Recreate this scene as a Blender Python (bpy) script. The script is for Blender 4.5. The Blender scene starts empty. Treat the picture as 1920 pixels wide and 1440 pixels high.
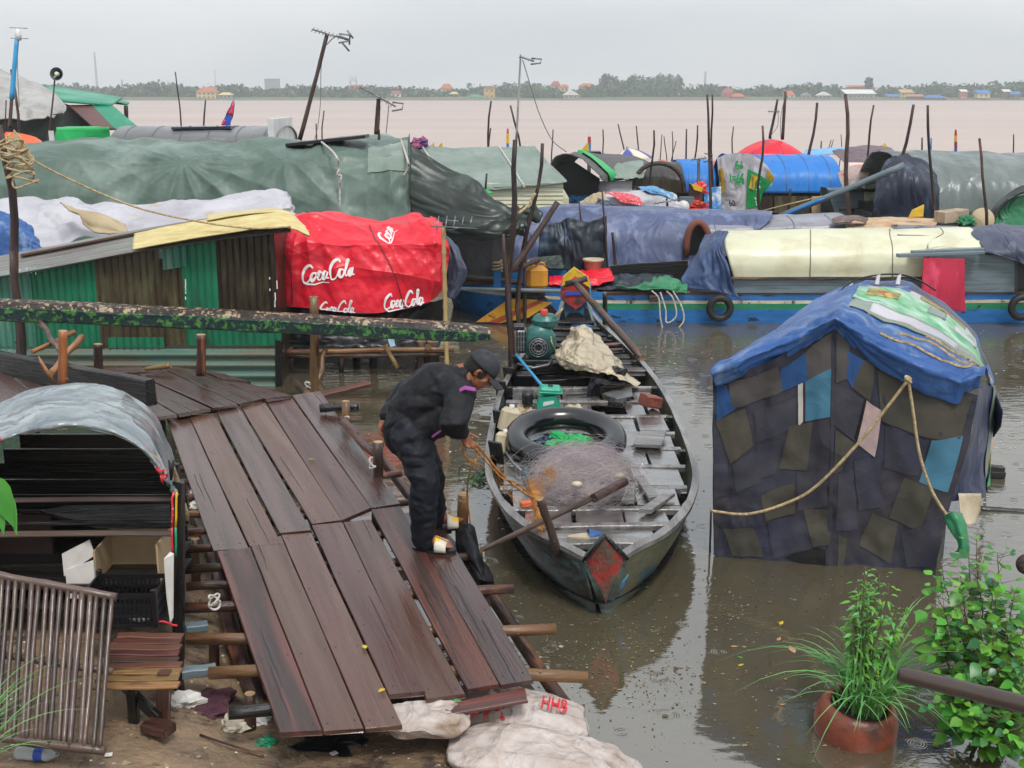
EXPOSURE=0.72
HAZE=0.00055
import bpy, math, random
import numpy as np
from mathutils import Vector, Matrix, noise
random.seed(7); RNG = np.random.RandomState(7)
S = bpy.context.scene; COL = S.collection
R_ = math.radians
# ---------------------------------------------------------------- camera model (used to lay things out on real planes)
CH = 3.4; TH = R_(13.8); FP = 2200.0
CT, ST = math.cos(TH), math.sin(TH)
def ray(px, py):
    a = (px-960)/FP; b = (720-py)/FP
    return Vector((a, CT + b*ST, -ST + b*CT))
def V(px, py, D):                       # point on the upright plane y = D
    r = ray(px, py); return Vector((r.x*D/r.y, D, CH + r.z*D/r.y))
def W(px, py, z=0.0):                   # point on the level plane z
    r = ray(px, py); t = (z-CH)/r.z; return Vector((r.x*t, r.y*t, z))
def WK(px, py, a, b, y0):               # point on the slope z = a + b*(y-y0)
    r = ray(px, py); t = (a-b*y0-CH)/(r.z-b*r.y); return Vector((r.x*t, r.y*t, CH+r.z*t))
# ---------------------------------------------------------------- numpy noise
_T = RNG.rand(64, 64, 64)*2-1
def vn(P):
    P = np.asarray(P, float); i = np.floor(P).astype(int); f = P-i; f = f*f*(3-2*f)
    x0, y0, z0 = (i[..., 0] & 63), (i[..., 1] & 63), (i[..., 2] & 63); x1, y1, z1 = (x0+1) & 63, (y0+1) & 63, (z0+1) & 63
    fx, fy, fz = f[..., 0], f[..., 1], f[..., 2]
    l = lambda a, b, t: a+(b-a)*t
    return l(l(l(_T[x0, y0, z0], _T[x1, y0, z0], fx), l(_T[x0, y1, z0], _T[x1, y1, z0], fx), fy),
             l(l(_T[x0, y0, z1], _T[x1, y0, z1], fx), l(_T[x0, y1, z1], _T[x1, y1, z1], fx), fy), fz)
def fbm(P, o=4):
    P = np.asarray(P, float); s = 0; a = 1.0
    for k in range(o): s = s+a*vn(P*(2.03**k)+k*17.3); a *= .5
    return s
def rdg(P, o=3):
    P = np.asarray(P, float); s = 0; a = 1.0
    for k in range(o): s = s+a*(1-np.abs(vn(P*(2.1**k)+k*9.7))*2.2); a *= .5
    return s*.5
def facets(u, v, sc, seed):
    rs = np.random.RandomState(int(seed*7+1) % 9999); s = 0
    for k in range(8):
        a = rs.rand()*6.28; f = sc*(.2+.6*rs.rand()); x = (u*math.cos(a)+v*.6*math.sin(a))*f+rs.rand()*9+.5*vn(np.dstack([u*2.2, v*2.2, u*0+k+seed]))
        m = np.clip(vn(np.dstack([u*3, v*3, u*0+k*5+seed]))*1.7+.35, 0, 1); s = s+m*(np.abs(x-np.round(x))*2-.5)*(sc*.4/f)**.6
    return s*.5+(.3*facets(u, v, sc*2.7, seed+31) if sc < 60 and seed < 900 else 0)*(1 if sc < 40 else 0)
# ---------------------------------------------------------------- objects
WM = {}
def link(o, parent, M):
    COL.objects.link(o); WM[o.name] = M
    if parent is not None:
        o.parent = parent; o.matrix_basis = WM[parent.name].inverted() @ M
    else: o.matrix_basis = M
    return o
def tag(o, label=None, cat=None, group=None, kind=None):
    if label: o['label'] = label
    if cat: o['category'] = cat
    if group: o['group'] = group
    if kind: o['kind'] = kind
    return o
def thing(name, label, cat, loc=(0, 0, 0), group=None):
    o = bpy.data.objects.new(name, None); o.empty_display_size = .2
    link(o, None, Matrix.Translation(Vector(loc))); return tag(o, label, cat, group)
def frame(A, B, up=(0, 0, 1)):
    x = (B-A).normalized(); u = Vector(up)
    if abs(x.dot(u)) > .97: u = Vector((0, 1, 0))
    y = u.cross(x).normalized(); z = x.cross(y)
    M = Matrix((x, y, z)).transposed().to_4x4(); M.translation = A; return M
class B:
    def __init__(s): s.v = []; s.f = []; s.m = []; s.s = []
    def add(s, vs, fs, mi=0, sm=False):
        n = len(s.v); s.v += [tuple(v) for v in vs]
        for f in fs: s.f.append(tuple(n+i for i in f)); s.m.append(mi); s.s.append(sm)
        return s
    def box(s, c, d, R=None, mi=0, ch=0.0, jit=0):
        x, y, z = d[0]/2, d[1]/2, d[2]/2
        if ch <= 0:
            vs = [Vector((a, b, e)) for a in (-x, x) for b in (-y, y) for e in (-z, z)]
            fs = [(0, 1, 3, 2), (4, 6, 7, 5), (0, 4, 5, 1), (2, 3, 7, 6), (0, 2, 6, 4), (1, 5, 7, 3)]
        else:   # chamfered
            vs = []; fs = []
            idx = {}
            for a in (-1, 1):
                for b in (-1, 1):
                    for e in (-1, 1):
                        for k in range(3):
                            q = [a*x, b*y, e*z]
                            for j in range(3):
                                if j != k: q[j] -= (a, b, e)[j]*ch
                            idx[(a, b, e, k)] = len(vs); vs.append(Vector(q))
            for a in (-1, 1):
                for b in (-1, 1):
                    for e in (-1, 1):
                        t = (idx[(a, b, e, 0)], idx[(a, b, e, 1)], idx[(a, b, e, 2)])
                        fs.append(t if a*b*e > 0 else t[::-1])
            def q4(k, sg, o1, o2):
                r = []
                for (p, q) in ((-1, -1), (1, -1), (1, 1), (-1, 1)):
                    w = [0, 0, 0]; w[k] = sg; w[o1] = p; w[o2] = q; r.append(idx[(w[0], w[1], w[2], k)])
                return tuple(r) if sg > 0 else tuple(r[::-1])
            fs += [q4(0, 1, 1, 2), q4(0, -1, 1, 2), q4(1, 1, 2, 0), q4(1, -1, 2, 0), q4(2, 1, 0, 1), q4(2, -1, 0, 1)]
            for k in range(3):
                o1, o2 = (k+1) % 3, (k+2) % 3
                for p in (-1, 1):
                    for q in (-1, 1):
                        def g(kk, sg):
                            w = [0, 0, 0]; w[k] = sg; w[o1] = p; w[o2] = q; return idx[(w[0], w[1], w[2], kk)]
                        t = (g(o1, -1), g(o1, 1), g(o2, 1), g(o2, -1)); fs.append(t if p*q > 0 else t[::-1])
        if jit: vs = [v+Vector([random.uniform(-jit, jit) for _ in range(3)]) for v in vs]
        c = Vector(c)
        vs = [(R @ v if R is not None else v)+c for v in vs]
        return s.add(vs, fs, mi)
    def tube(s, pts, r, n=8, mi=0, sm=True, cap=True, jit=0, flat=None, round_=False):
        pts = [Vector(p) for p in pts]; k = len(pts)
        if not hasattr(r, '__len__'): r = [r]*k
        r = list(r)
        if round_ and k >= 2:
            def cap_pts(P, Q, ra):
                d = (P-Q).normalized(); return [(P+d*ra*math.sin(t), ra*max(.08, math.cos(t))) for t in (1.45, 1.1, .6)]
            a = cap_pts(pts[0], pts[1], r[0]); b = cap_pts(pts[-1], pts[-2], r[-1])[::-1]
            pts = [p for p, _ in a]+pts+[p for p, _ in b]; r = [q for _, q in a]+r+[q for _, q in b]; k = len(pts)
        vs = []; u = None
        for i in range(k):
            t = (pts[min(i+1, k-1)]-pts[max(i-1, 0)]).normalized() if k > 1 else Vector((0, 0, 1))
            if u is None:
                u = Vector(flat[0]) if flat else (Vector((0, 0, 1)) if abs(t.z) < .9 else Vector((1, 0, 0)))
            u = (u-t*u.dot(t)).normalized(); w = t.cross(u)
            for j in range(n):
                a = 2*math.pi*j/n; q = 1+random.uniform(-jit, jit)
                fy = flat[1] if flat else 1
                vs.append(pts[i]+(u*math.cos(a)*fy+w*math.sin(a))*r[i]*q)
        fs = [(i*n+j, i*n+(j+1) % n, (i+1)*n+(j+1) % n, (i+1)*n+j) for i in range(k-1) for j in range(n)]
        s.add(vs, fs, mi, sm)
        if cap:
            n0 = len(s.v)-k*n; s.f.append(tuple(n0+j for j in range(n))[::-1]); s.f.append(tuple(n0+(k-1)*n+j for j in range(n)))
            s.m += [mi, mi]; s.s += [False, False]
        return s
    def lathe(s, prof, o=(0, 0, 0), n=20, mi=0, sm=True, Mx=None):
        vs = []; k = len(prof)
        for (r, z) in prof:
            for j in range(n):
                a = 2*math.pi*j/n; p = Vector((r*math.cos(a), r*math.sin(a), z))
                vs.append((Mx @ p if Mx else p)+Vector(o))
        fs = [(i*n+j, i*n+(j+1) % n, (i+1)*n+(j+1) % n, (i+1)*n+j) for i in range(k-1) for j in range(n)]
        return s.add(vs, fs, mi, sm)
    def ball(s, c, r, n=12, m=8, mi=0, Mx=None, sm=True):
        if not hasattr(r, '__len__'): r = (r, r, r)
        vs = [Vector((0, 0, -r[2]))]
        for i in range(1, m):
            t = math.pi*i/m-math.pi/2
            vs += [Vector((r[0]*math.cos(t)*math.cos(2*math.pi*j/n), r[1]*math.cos(t)*math.sin(2*math.pi*j/n), r[2]*math.sin(t))) for j in range(n)]
        vs.append(Vector((0, 0, r[2]))); L = len(vs)-1
        fs = [(0, 1+(j+1) % n, 1+j) for j in range(n)]
        fs += [(1+i*n+j, 1+i*n+(j+1) % n, 1+(i+1)*n+(j+1) % n, 1+(i+1)*n+j) for i in range(m-2) for j in range(n)]
        fs += [(1+(m-2)*n+j, 1+(m-2)*n+(j+1) % n, L) for j in range(n)]
        c = Vector(c); return s.add([(Mx @ v if Mx else v)+c for v in vs], fs, mi, sm)
    def grid(s, P, mi=0, sm=True, flip=False):
        nv, nu = P.shape[:2]
        fs = []
        for j in range(nv-1):
            for i in range(nu-1):
                q = (j*nu+i, j*nu+i+1, (j+1)*nu+i+1, (j+1)*nu+i); fs.append(q[::-1] if flip else q)
        return s.add(P.reshape(-1, 3).tolist(), fs, mi, sm)
    def prism(s, poly, d, mi=0):
        n = len(poly); d = Vector(d); poly = [Vector(p) for p in poly]
        s.add(poly+[p+d for p in poly], [tuple(range(n))[::-1], tuple(range(n, 2*n))]+[(i, (i+1) % n, n+(i+1) % n, n+i) for i in range(n)], mi)
        return s
    def obj(s, name, mats, parent=None, M=None, solid=0, local=False):
        if not isinstance(mats, (list, tuple)): mats = [mats]
        a = np.array(s.v, float)
        if M is None:
            if parent is None: c = Vector(((a[:, 0].min()+a[:, 0].max())/2, (a[:, 1].min()+a[:, 1].max())/2, a[:, 2].min()))
            else: c = Vector(((a.min(0)+a.max(0))/2).tolist())
            M = Matrix.Translation(c); a = a-np.array(c)
        elif not local:
            Mi = np.array(M.inverted()); a = a@Mi[:3, :3].T+Mi[:3, 3]
        me = bpy.data.meshes.new(name); me.from_pydata(a.tolist(), [], s.f)
        me.polygons.foreach_set('material_index', s.m); me.polygons.foreach_set('use_smooth', s.s)
        for m in mats: me.materials.append(m)
        me.update()
        o = bpy.data.objects.new(name, me); link(o, parent, M)
        if solid:
            md = o.modifiers.new('solid', 'SOLIDIFY'); md.thickness = solid; md.offset = 0
        return o
def joined(*ss):
    r = B()
    for b in ss: r.add(b.v, b.f); r.m[-len(b.f):] = b.m; r.s[-len(b.f):] = b.s
    return r
# ---------------------------------------------------------------- cloth sheets
def crw(rows, n):
    A = np.zeros((n, rows))
    for k in range(n):
        t = k/(n-1)*(rows-1); i = min(int(t), rows-2); f = t-i
        w = [-.5*f+f*f-.5*f**3, 1-2.5*f*f+1.5*f**3, .5*f+2*f*f-1.5*f**3, -.5*f*f+.5*f**3]
        for j, q in enumerate(w): 
            idx = i-1+j
            if idx < 0: A[k, 0] += 2*q; A[k, min(1, rows-1)] -= q
            elif idx >= rows: A[k, rows-1] += 2*q; A[k, max(rows-2, 0)] -= q
            else: A[k, idx] += q
    return A
def normals(P):
    du = np.gradient(P, axis=1); dv = np.gradient(P, axis=0); n = np.cross(du, dv)
    l = np.linalg.norm(n, axis=2, keepdims=True); return n/np.maximum(l, 1e-9)
class Sheet:
    def __init__(s, grid, nu=60, nv=30, amp=0.0, fu=3, fv=1, sc=0, samp=0, pins=(), seed=0, edge=0, lin=False, sag=0):
        G = np.array([[list(p) for p in row] for row in grid], float)
        if lin:
            def lw(r, n):
                A = np.zeros((n, r))
                for k in range(n):
                    t = k/(n-1)*(r-1); i = min(int(t), r-2); A[k, i] += 1-(t-i); A[k, i+1] += t-i
                return A
            A, C = lw(G.shape[0], nv), lw(G.shape[1], nu)
        else: A, C = crw(G.shape[0], nv), crw(G.shape[1], nu)
        P = np.einsum('ai,bj,ijk->abk', A, C, G)
        u, v = np.meshgrid(np.linspace(0, 1, nu), np.linspace(0, 1, nv)); d = np.zeros_like(u)
        N = normals(P)
        if amp: d += amp*(rdg(np.dstack([u*fu+.4*vn(np.dstack([u*3, v*3, u*0+seed+5])), v*fv, u*0+seed*3.7]), 3)-.35)
        if samp: d += samp*(facets(u, v, sc, seed)+.2*fbm(np.dstack([u*sc, v*sc*.6, u*0+seed+40.]), 3))
        for (u0, v0, k, a, fall) in pins:
            dx, dy = (u-u0), (v-v0)*.6; r = np.hypot(dx, dy); th = np.arctan2(dy, dx)
            d += a*(np.abs(np.sin(th*k+.6*vn(np.dstack([th*2, r*4, u*0+seed]))))-.5)*np.clip(r*6, 0, 1)*np.exp(-r/fall)
        if edge: d += edge*np.sin(u*40+3*vn(np.dstack([u*8, v*0, v*0])))*v**4
        s.P = P+N*d[..., None]; s.N = normals(s.P); s.nu, s.nv = nu, nv
    def at(s, u, v, off=0.004):
        x = min(max(u, 0), .9999)*(s.nu-1); y = min(max(v, 0), .9999)*(s.nv-1); i, j = int(x), int(y); a, b = x-i, y-j
        f = lambda Q: Q[j, i]*(1-a)*(1-b)+Q[j, i+1]*a*(1-b)+Q[j+1, i]*(1-a)*b+Q[j+1, i+1]*a*b
        p = f(s.P); n = f(s.N)
        if n[1] > 0 and off < 1: n = -n        # always towards the viewer's half-space (the outside of these sheets)
        return Vector((p+n*off).tolist())
    def b(s, bb=None, mi=0):
        bb = bb or B(); return bb.grid(s.P, mi)
    def patch(s, bb, quad, mi, off=.005, n=8):      # a sewn-on / printed patch, quad in (u,v)
        q = [Vector((a, b, 0)) for a, b in quad]; P = np.zeros((n+1, n+1, 3))
        for j in range(n+1):
            for i in range(n+1):
                a, b = i/n, j/n; w = q[0]*(1-a)*(1-b)+q[1]*a*(1-b)+q[2]*a*b+q[3]*(1-a)*b
                P[j, i] = s.at(w.x, w.y, off)
        return bb.grid(P, mi)
    def stroke(s, bb, pts, w, mi, off=.008, sub=5):  # ribbon with width along a (u,v) polyline
        q = []
        for i in range(len(pts)-1):
            for k in range(sub): t = k/sub; q.append((pts[i][0]*(1-t)+pts[i+1][0]*t, pts[i][1]*(1-t)+pts[i+1][1]*t))
        q.append(tuple(pts[-1][:2])); P = [s.at(a, b, off) for a, b in q]; n = len(P)
        vs = []; 
        for i in range(n):
            t = (P[min(i+1, n-1)]-P[max(i-1, 0)]); t = t.normalized() if t.length > 1e-9 else Vector((1, 0, 0))
            nn = Vector((0, -1, .2)); sd = t.cross(nn); sd = sd.normalized() if sd.length > 1e-6 else Vector((1, 0, 0))
            ww = w(i/(n-1)) if callable(w) else w
            vs += [P[i]+sd*ww/2, P[i]-sd*ww/2]
        return bb.add(vs, [(2*i, 2*i+1, 2*i+3, 2*i+2) for i in range(n-1)], mi)
def text_mesh(txt, bold=0.0):
    c = bpy.data.curves.new('t', 'FONT'); c.body = txt; c.size = 1; c.offset = bold; c.resolution_u = 3
    o = bpy.data.objects.new('t', c); COL.objects.link(o)
    dg = bpy.context.evaluated_depsgraph_get(); me = bpy.data.meshes.new_from_object(o.evaluated_get(dg))
    vs = [tuple(v.co) for v in me.vertices]; fs = [tuple(p.vertices) for p in me.polygons]
    bpy.data.objects.remove(o); bpy.data.meshes.remove(me); bpy.data.curves.remove(c)
    return vs, fs
def text_on(bb, txt, fn, mi, bold=0.0):     # fn maps (x in 0..1, y in 0..1) of the text's own box to a point
    vs, fs = text_mesh(txt, bold)
    x0 = min(v[0] for v in vs); x1 = max(v[0] for v in vs); y0 = min(v[1] for v in vs); y1 = max(v[1] for v in vs)
    return bb.add([fn((v[0]-x0)/(x1-x0), (v[1]-y0)/(y1-y0)) for v in vs], fs, mi)
# ---------------------------------------------------------------- materials
def mat(name, c, c2=None, sc=3.0, st=(1, 1, 1), rough=.5, rv=.1, bump=.3, bsc=20.0, bd=.02, metal=0.0, coat=0.0, rnd=.0, isl=.0,
        c3=None, s3=1.5, t3=.55, w3=.06, crease=0.0, csc=4.0, spec=.5, ior=None, alpha=1.0, trans=0, sub=0, gen=False, wave=None):
    m = bpy.data.materials.new(name); m.use_nodes = True; nt = m.node_tree; N = nt.nodes; L = nt.links
    b = N['Principled BSDF']; tc = N.new('ShaderNodeTexCoord'); mp = N.new('ShaderNodeMapping'); mp.inputs['Scale'].default_value = st
    L.new(tc.outputs['Object'], mp.inputs['Vector'])
    oi = N.new('ShaderNodeObjectInfo'); off = N.new('ShaderNodeVectorMath'); off.operation = 'ADD'
    mu = N.new('ShaderNodeMath'); mu.operation = 'MULTIPLY'; mu.inputs[1].default_value = 37.0
    L.new(oi.outputs['Random'], mu.inputs[0]); L.new(mp.outputs['Vector'], off.inputs[0]); L.new(mu.outputs[0], off.inputs[1])
    def nz(s, det=6, ty=None, vec=None, dis=0, ro=.55):
        n = N.new('ShaderNodeTexNoise'); n.inputs['Scale'].default_value = s; n.inputs['Detail'].default_value = det; n.inputs['Roughness'].default_value = ro
        n.inputs['Distortion'].default_value = dis
        if ty: n.noise_type = ty
        L.new(vec or off.outputs[0], n.inputs['Vector']); return n
    def mixc(f, a, bb):
        x = N.new('ShaderNodeMix'); x.data_type = 'RGBA'
        if isinstance(f, float): x.inputs[0].default_value = f
        else: L.new(f, x.inputs[0])
        for k, q in ((6, a), (7, bb)):
            if isinstance(q, (tuple, list)): x.inputs[k].default_value = (*q[:3], 1)
            else: L.new(q, x.inputs[k])
        return x.outputs[2]
    def mr(src, a, bb, c_, d):
        x = N.new('ShaderNodeMapRange'); L.new(src, x.inputs[0]); 
        for i, q in enumerate((a, bb, c_, d)): x.inputs[i+1].default_value = q
        return x.outputs[0]
    n1 = nz(sc); f1 = mr(n1.outputs[0], .35, .65, 0, 1)
    col = mixc(f1, c, c2 or tuple(x*.82 for x in c))
    if c3:
        n3 = nz(s3, 8, dis=.3, ro=.65); col = mixc(mr(n3.outputs[0], t3-w3, t3+w3, 0, 1), col, c3)
    if rnd or isl:
        src = oi.outputs['Random']
        if isl: g = N.new('ShaderNodeNewGeometry'); src = g.outputs['Random Per Island']
        hs = N.new('ShaderNodeHueSaturation'); k = rnd or isl
        L.new(mr(src, 0, 1, 1-k, 1+k), hs.inputs['Value'])
        m2 = N.new('ShaderNodeMath'); m2.operation = 'MULTIPLY'; m2.inputs[1].default_value = 7.31; fr = N.new('ShaderNodeMath'); fr.operation = 'FRACT'
        L.new(src, m2.inputs[0]); L.new(m2.outputs[0], fr.inputs[0]); L.new(mr(fr.outputs[0], 0, 1, .5-k*.06, .5+k*.06), hs.inputs['Hue'])
        L.new(col, hs.inputs['Color']); col = hs.outputs[0]
    L.new(col, b.inputs['Base Color'])
    L.new(mr(n1.outputs[0], .3, .7, max(.02, rough-rv), min(1, rough+rv)), b.inputs['Roughness'])
    b.inputs['Metallic'].default_value = metal; b.inputs['Specular IOR Level'].default_value = spec
    if ior: b.inputs['IOR'].default_value = ior
    if coat: b.inputs['Coat Weight'].default_value = coat; b.inputs['Coat Roughness'].default_value = .08
    if alpha < 1: b.inputs['Alpha'].default_value = alpha
    if trans: b.inputs['Transmission Weight'].default_value = trans
    if sub:
        tr = N.new('ShaderNodeBsdfTranslucent'); L.new(col, tr.inputs[0]); mx = N.new('ShaderNodeMixShader'); mx.inputs[0].default_value = sub
        L.new(b.outputs[0], mx.inputs[1]); L.new(tr.outputs[0], mx.inputs[2]); L.new(mx.outputs[0], N['Material Output'].inputs[0])
    nrm = None
    def addb(h, st_, d):
        nonlocal nrm
        x = N.new('ShaderNodeBump'); x.inputs['Strength'].default_value = st_; x.inputs['Distance'].default_value = d; L.new(h, x.inputs['Height'])
        if nrm: L.new(nrm, x.inputs['Normal'])
        nrm = x.outputs[0]
    if crease:
        for q, st_ in ((.4, crease), (1, crease*.6), (2.4, crease*.22)):
            a_ = nz(csc*q, 1.5, dis=.8).outputs[0]; x = N.new('ShaderNodeMath'); x.operation = 'SUBTRACT'; x.inputs[1].default_value = .5; L.new(a_, x.inputs[0])
            y = N.new('ShaderNodeMath'); y.operation = 'ABSOLUTE'; L.new(x.outputs[0], y.inputs[0]); z = N.new('ShaderNodeMath'); z.operation = 'POWER'; z.inputs[1].default_value = .8; L.new(y.outputs[0], z.inputs[0]); addb(z.outputs[0], min(1, st_), -.10/q)
    if wave:
        w = N.new('ShaderNodeTexWave'); w.bands_direction = wave[0]; w.inputs['Scale'].default_value = wave[1]; w.inputs['Distortion'].default_value = .3
        L.new(tc.outputs['Object'], w.inputs['Vector']); addb(w.outputs['Fac'], wave[2], wave[3])
    if bump: addb(nz(bsc, 8).outputs[0], bump, bd)
    if nrm: L.new(nrm, b.inputs['Normal'])
    return m
def h(s):      # sRGB hex -> linear
    s = s.lstrip('#'); r = []
    for i in (0, 2, 4):
        c = int(s[i:i+2], 16)/255; r.append(c/12.92 if c <= .04045 else ((c+.055)/1.055)**2.4)
    return tuple(r)
M = {}
WOODX = (0.35, 7, 7)
M['plank'] = mat('wet plank', h('522f26'), h('42291f'), 1.8, WOODX, .3, .16, .28, 9, .012, rnd=.22, c3=h('5f463b'), s3=.9, t3=.56, w3=.12, spec=.6, ior=1.6)
M['plank_dark'] = mat('dark wet plank', h('4a2f27'), h('37251f'), 2.0, WOODX, .24, .14, .35, 9, .012, rnd=.25, spec=.6, ior=1.75)
M['plank_red'] = mat('reddish wet plank', h('643b31'), h('4d3029'), 2.2, WOODX, .34, .14, .35, 9, .012, rnd=.2, c3=h('3a2a26'), s3=1.1, t3=.56, spec=.6)
M['bark'] = mat('wet log bark', h('4a3228'), h('231814'), 4, (.6, 3, 3), .35, .12, .9, 9, .02, rnd=.3, c3=h('8a5a34'), s3=2.2, t3=.58)
M['bark_light'] = mat('pale peeled log', h('8a6a42'), h('5f452b'), 3, (.5, 3, 3), .35, .12, .8, 9, .015, rnd=.2, c3=h('3a2417'), s3=2.6, t3=.57)
M['peeled'] = mat('freshly peeled post', h('a66d3c'), h('74492a'), 3, (.5, 5, 5), .4, .1, .5, 9, .01, rnd=.1)
M['pole'] = mat('weathered pole wood', h('3a2b26'), h('1f1715'), 5, (.5, 3, 3), .5, .1, 1.0, 12, .02, rnd=.3, c3=h('6a4a3c'), s3=2.5, t3=.6)
M['pole_brown'] = mat('brown pole wood', h('58433a'), h('2f2320'), 5, (.5, 3, 3), .5, .1, 1.0, 12, .02, rnd=.25)
M['cutend'] = mat('sawn end grain', h('a98a63'), h('6d5236'), 9, rough=.6)
M['blackwood'] = mat('black wet timber', h('1b1a1a'), h('0e0d0d'), 4, WOODX, .3, .12, .7, 9, .012, rnd=.3, c3=h('3a3530'), s3=2, t3=.64)
M['bamboo'] = mat('bamboo pole', h('b39a6a'), h('8b7248'), 3, (.4, 3, 3), .4, .1, .2, 9, .01, rnd=.15)
M['bamboo_dark'] = mat('wet dark bamboo', h('5b4a42'), h('3a2f2b'), 3, (.4, 3, 3), .3, .1, .4, 9, .01, rnd=.3, spec=.6)
M['black'] = mat('black plastic', h('15161a'), rough=.4, bump=.1)
M['steel'] = mat('dull steel', h('8c8f92'), h('5c5f62'), 8, rough=.4, metal=.6)
M['alu'] = mat('light grey pipe', h('9a9c9d'), h('7d7f80'), rough=.45, bump=0)
M['wire'] = mat('grey wire', h('77787a'), rough=.5, bump=0)
M['rope'] = mat('pale rope', h('c9b48c'), h('9b8560'), 30, rough=.85, bump=.8, bsc=90)
M['rope_orange'] = mat('orange hemp rope', h('d79a55'), h('a36a30'), 30, rough=.9, bump=1, bsc=80)
M['rope_white'] = mat('white rope', h('cfcbc4'), h('9d988f'), 30, rough=.8, bump=.6, bsc=80)
M['net_w'] = mat('white net', h('e0d9d5'), rough=.5, bump=0)
def tarp(name, c, c2=None, **k):
    a = dict(sc=1.3, rough=.47, rv=.12, bump=.25, bsc=14, bd=.015, crease=.5, csc=2.2, st=(1, 1, .45), spec=.45); a.update(k)
    return mat(name, c, c2, **a)
M['t_green'] = tarp('grey green tarp', h('5d7067'), h('4b5f56'), crease=.3, csc=1.2, c3=h('7f8f88'), s3=.7, t3=.62, w3=.12, rough=.52)
M['t_green2'] = tarp('pale grey green tarp', h('7b8a80'), h('6a7a70'), rough=.36)
M['t_dkgreen'] = tarp('dark green tarp', h('27322d'), h('1b2421'), crease=.22, csc=1.2, rough=.4, c3=h('3f4c46'), s3=2, t3=.6)
M['t_grey'] = tarp('grey tarp', h('a5a3a0'), h('8f8d8a'), c3=h('7a7874'), s3=1.2, t3=.62)
M['t_grey2'] = tarp('slate grey tarp', h('6f7977'), h('5d6765'), rough=.34)
M['t_white'] = tarp('dirty white tarp', h('bbbac0'), h('a3a2aa'), c3=h('a8917c'), s3=2.4, t3=.66, w3=.05)
M['t_canvas'] = tarp('cream canvas', h('b5a587'), h('9a8a6c'), rough=.7)
M['t_red'] = tarp('red tarp', h('df1f35'), h('d3192e'), rough=.38, crease=.75, csc=1.7, st=(.8, 1, 1.3), c3=h('b81c30'), s3=2.5, t3=.62, w3=.1)
M['t_blue'] = tarp('blue tarp', h('2f5a98'), h('234a82'), c3=h('6d86a8'), s3=5, t3=.60, w3=.08)
M['t_navy'] = tarp('navy tarp', h('232e52'), h('1b2342'), rough=.35)
M['t_denim'] = tarp('faded denim blue tarp', h('525d80'), h('414c6c'), crease=.9, bump=.5, c3=h('6b7594'), s3=3.5, t3=.58)
M['t_dkdenim'] = tarp('dark worn blue tarp', h('232f3a'), h('19222c'), crease=.3, c3=h('46566a'), s3=4, t3=.62, rough=.45)
M['t_slate'] = tarp('blue grey tarp', h('4a5064'), h('3d4357'))
M['t_sky'] = tarp('bright blue sheet', h('2478c8'), h('1c6bb8'), crease=.3, rough=.5, c3=h('4a90cf'), s3=1.6, t3=.68)
M['t_bright'] = tarp('bright green tarp', h('1fa85a'), h('17944c'))
M['t_emerald'] = tarp('emerald tarp', h('2f7d55'), h('28704b'))
M['t_black'] = tarp('black tarp', h('1f2024'), h('131417'), rough=.4, crease=.3)
M['t_brown'] = tarp('brown purple tarp', h('6b5a60'), h('5c4c52'))
M['t_pinkred'] = tarp('pink red cloth', h('b5203f'), h('9b1a35'), rough=.7, c3=h('c94060'), s3=4, t3=.6)
M['t_silver'] = tarp('silver tarp', h('a0a9ac'), h('737e83'), sc=3.2, rough=.26, rv=.1, crease=.8, csc=3.2, metal=.25, c3=h('4b5a66'), s3=3, t3=.62)
M['cream'] = mat('cream sheet metal', h('d0d0b6'), h('c4c4a8'), 1.2, rough=.4, bump=.15, bsc=2.5, bd=.05, c3=h('b5ae8e'), s3=1.6, t3=.60, w3=.12)
M['cream_dirty'] = mat('yellowed plastic sheet', h('cdbf88'), h('b8a66e'), 5, (1, 4, 1), .4, .1, .3, 12)
M['white'] = mat('white paint', h('d5d6d6'), h('bfc0c0'), 3, rough=.45, bump=.1)
M['yellow'] = mat('yellow paint', h('d9b324'), h('b8942a'), 6, rough=.5, c3=h('8b7a48'), s3=5, t3=.64)
M['red'] = mat('red paint', h('b8342c'), h('8c2a26'), 8, rough=.5, c3=h('4a3230'), s3=9, t3=.56)
M['orange'] = mat('orange plastic', h('e2643a'), rough=.4, bump=.1)
M['boatblue'] = mat('boat blue paint', h('2070b4'), h('1a5f9c'), 3, (1, 1, 3), .45, .1, .5, 12, .012, c3=h('1c2a38'), s3=4.2, t3=.60, w3=.02)
M['boatgreen'] = mat('boat green paint', h('20825e'), h('1a7050'), 3, rough=.4, c3=h('1c3a34'), s3=4, t3=.64, w3=.02)
M['boatwhite'] = mat('boat cream paint', h('c8c2ac'), h('a89f88'), 5, rough=.45, c3=h('4a4038'), s3=6, t3=.6, w3=.02)
M['boatgrey'] = mat('grey painted boards', h('66757c'), h('56656c'), 3, (.6, 1, 6), .45, .1, .5, 10, .012, c3=h('4a5458'), s3=3, t3=.6)
M['hullbottom'] = mat('dark hull bottom', h('3a3c38'), h('23282a'), 4, rough=.5)
M['green'] = mat('green plastic', h('1e9d74'), h('178560'), 3, rough=.35, bump=.1)
M['engine'] = mat('engine green enamel', h('2c6b66'), h('1f4f4c'), 6, rough=.35, c3=h('2b2b28'), s3=9, t3=.62)
M['rubber'] = mat('wet black rubber', h('101317'), h('0b0d10'), 3, rough=.2, rv=.06, bump=.05, spec=.8)
M['tire'] = mat('tyre rubber', h('151515'), rough=.6, bump=.5)
M['terracotta'] = mat('wet terracotta', h('8c4630'), h('6b3627'), 3, rough=.35, rv=.1, c3=h('3a2a20'), s3=2.6, t3=.58, w3=.08, bump=.5)
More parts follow.
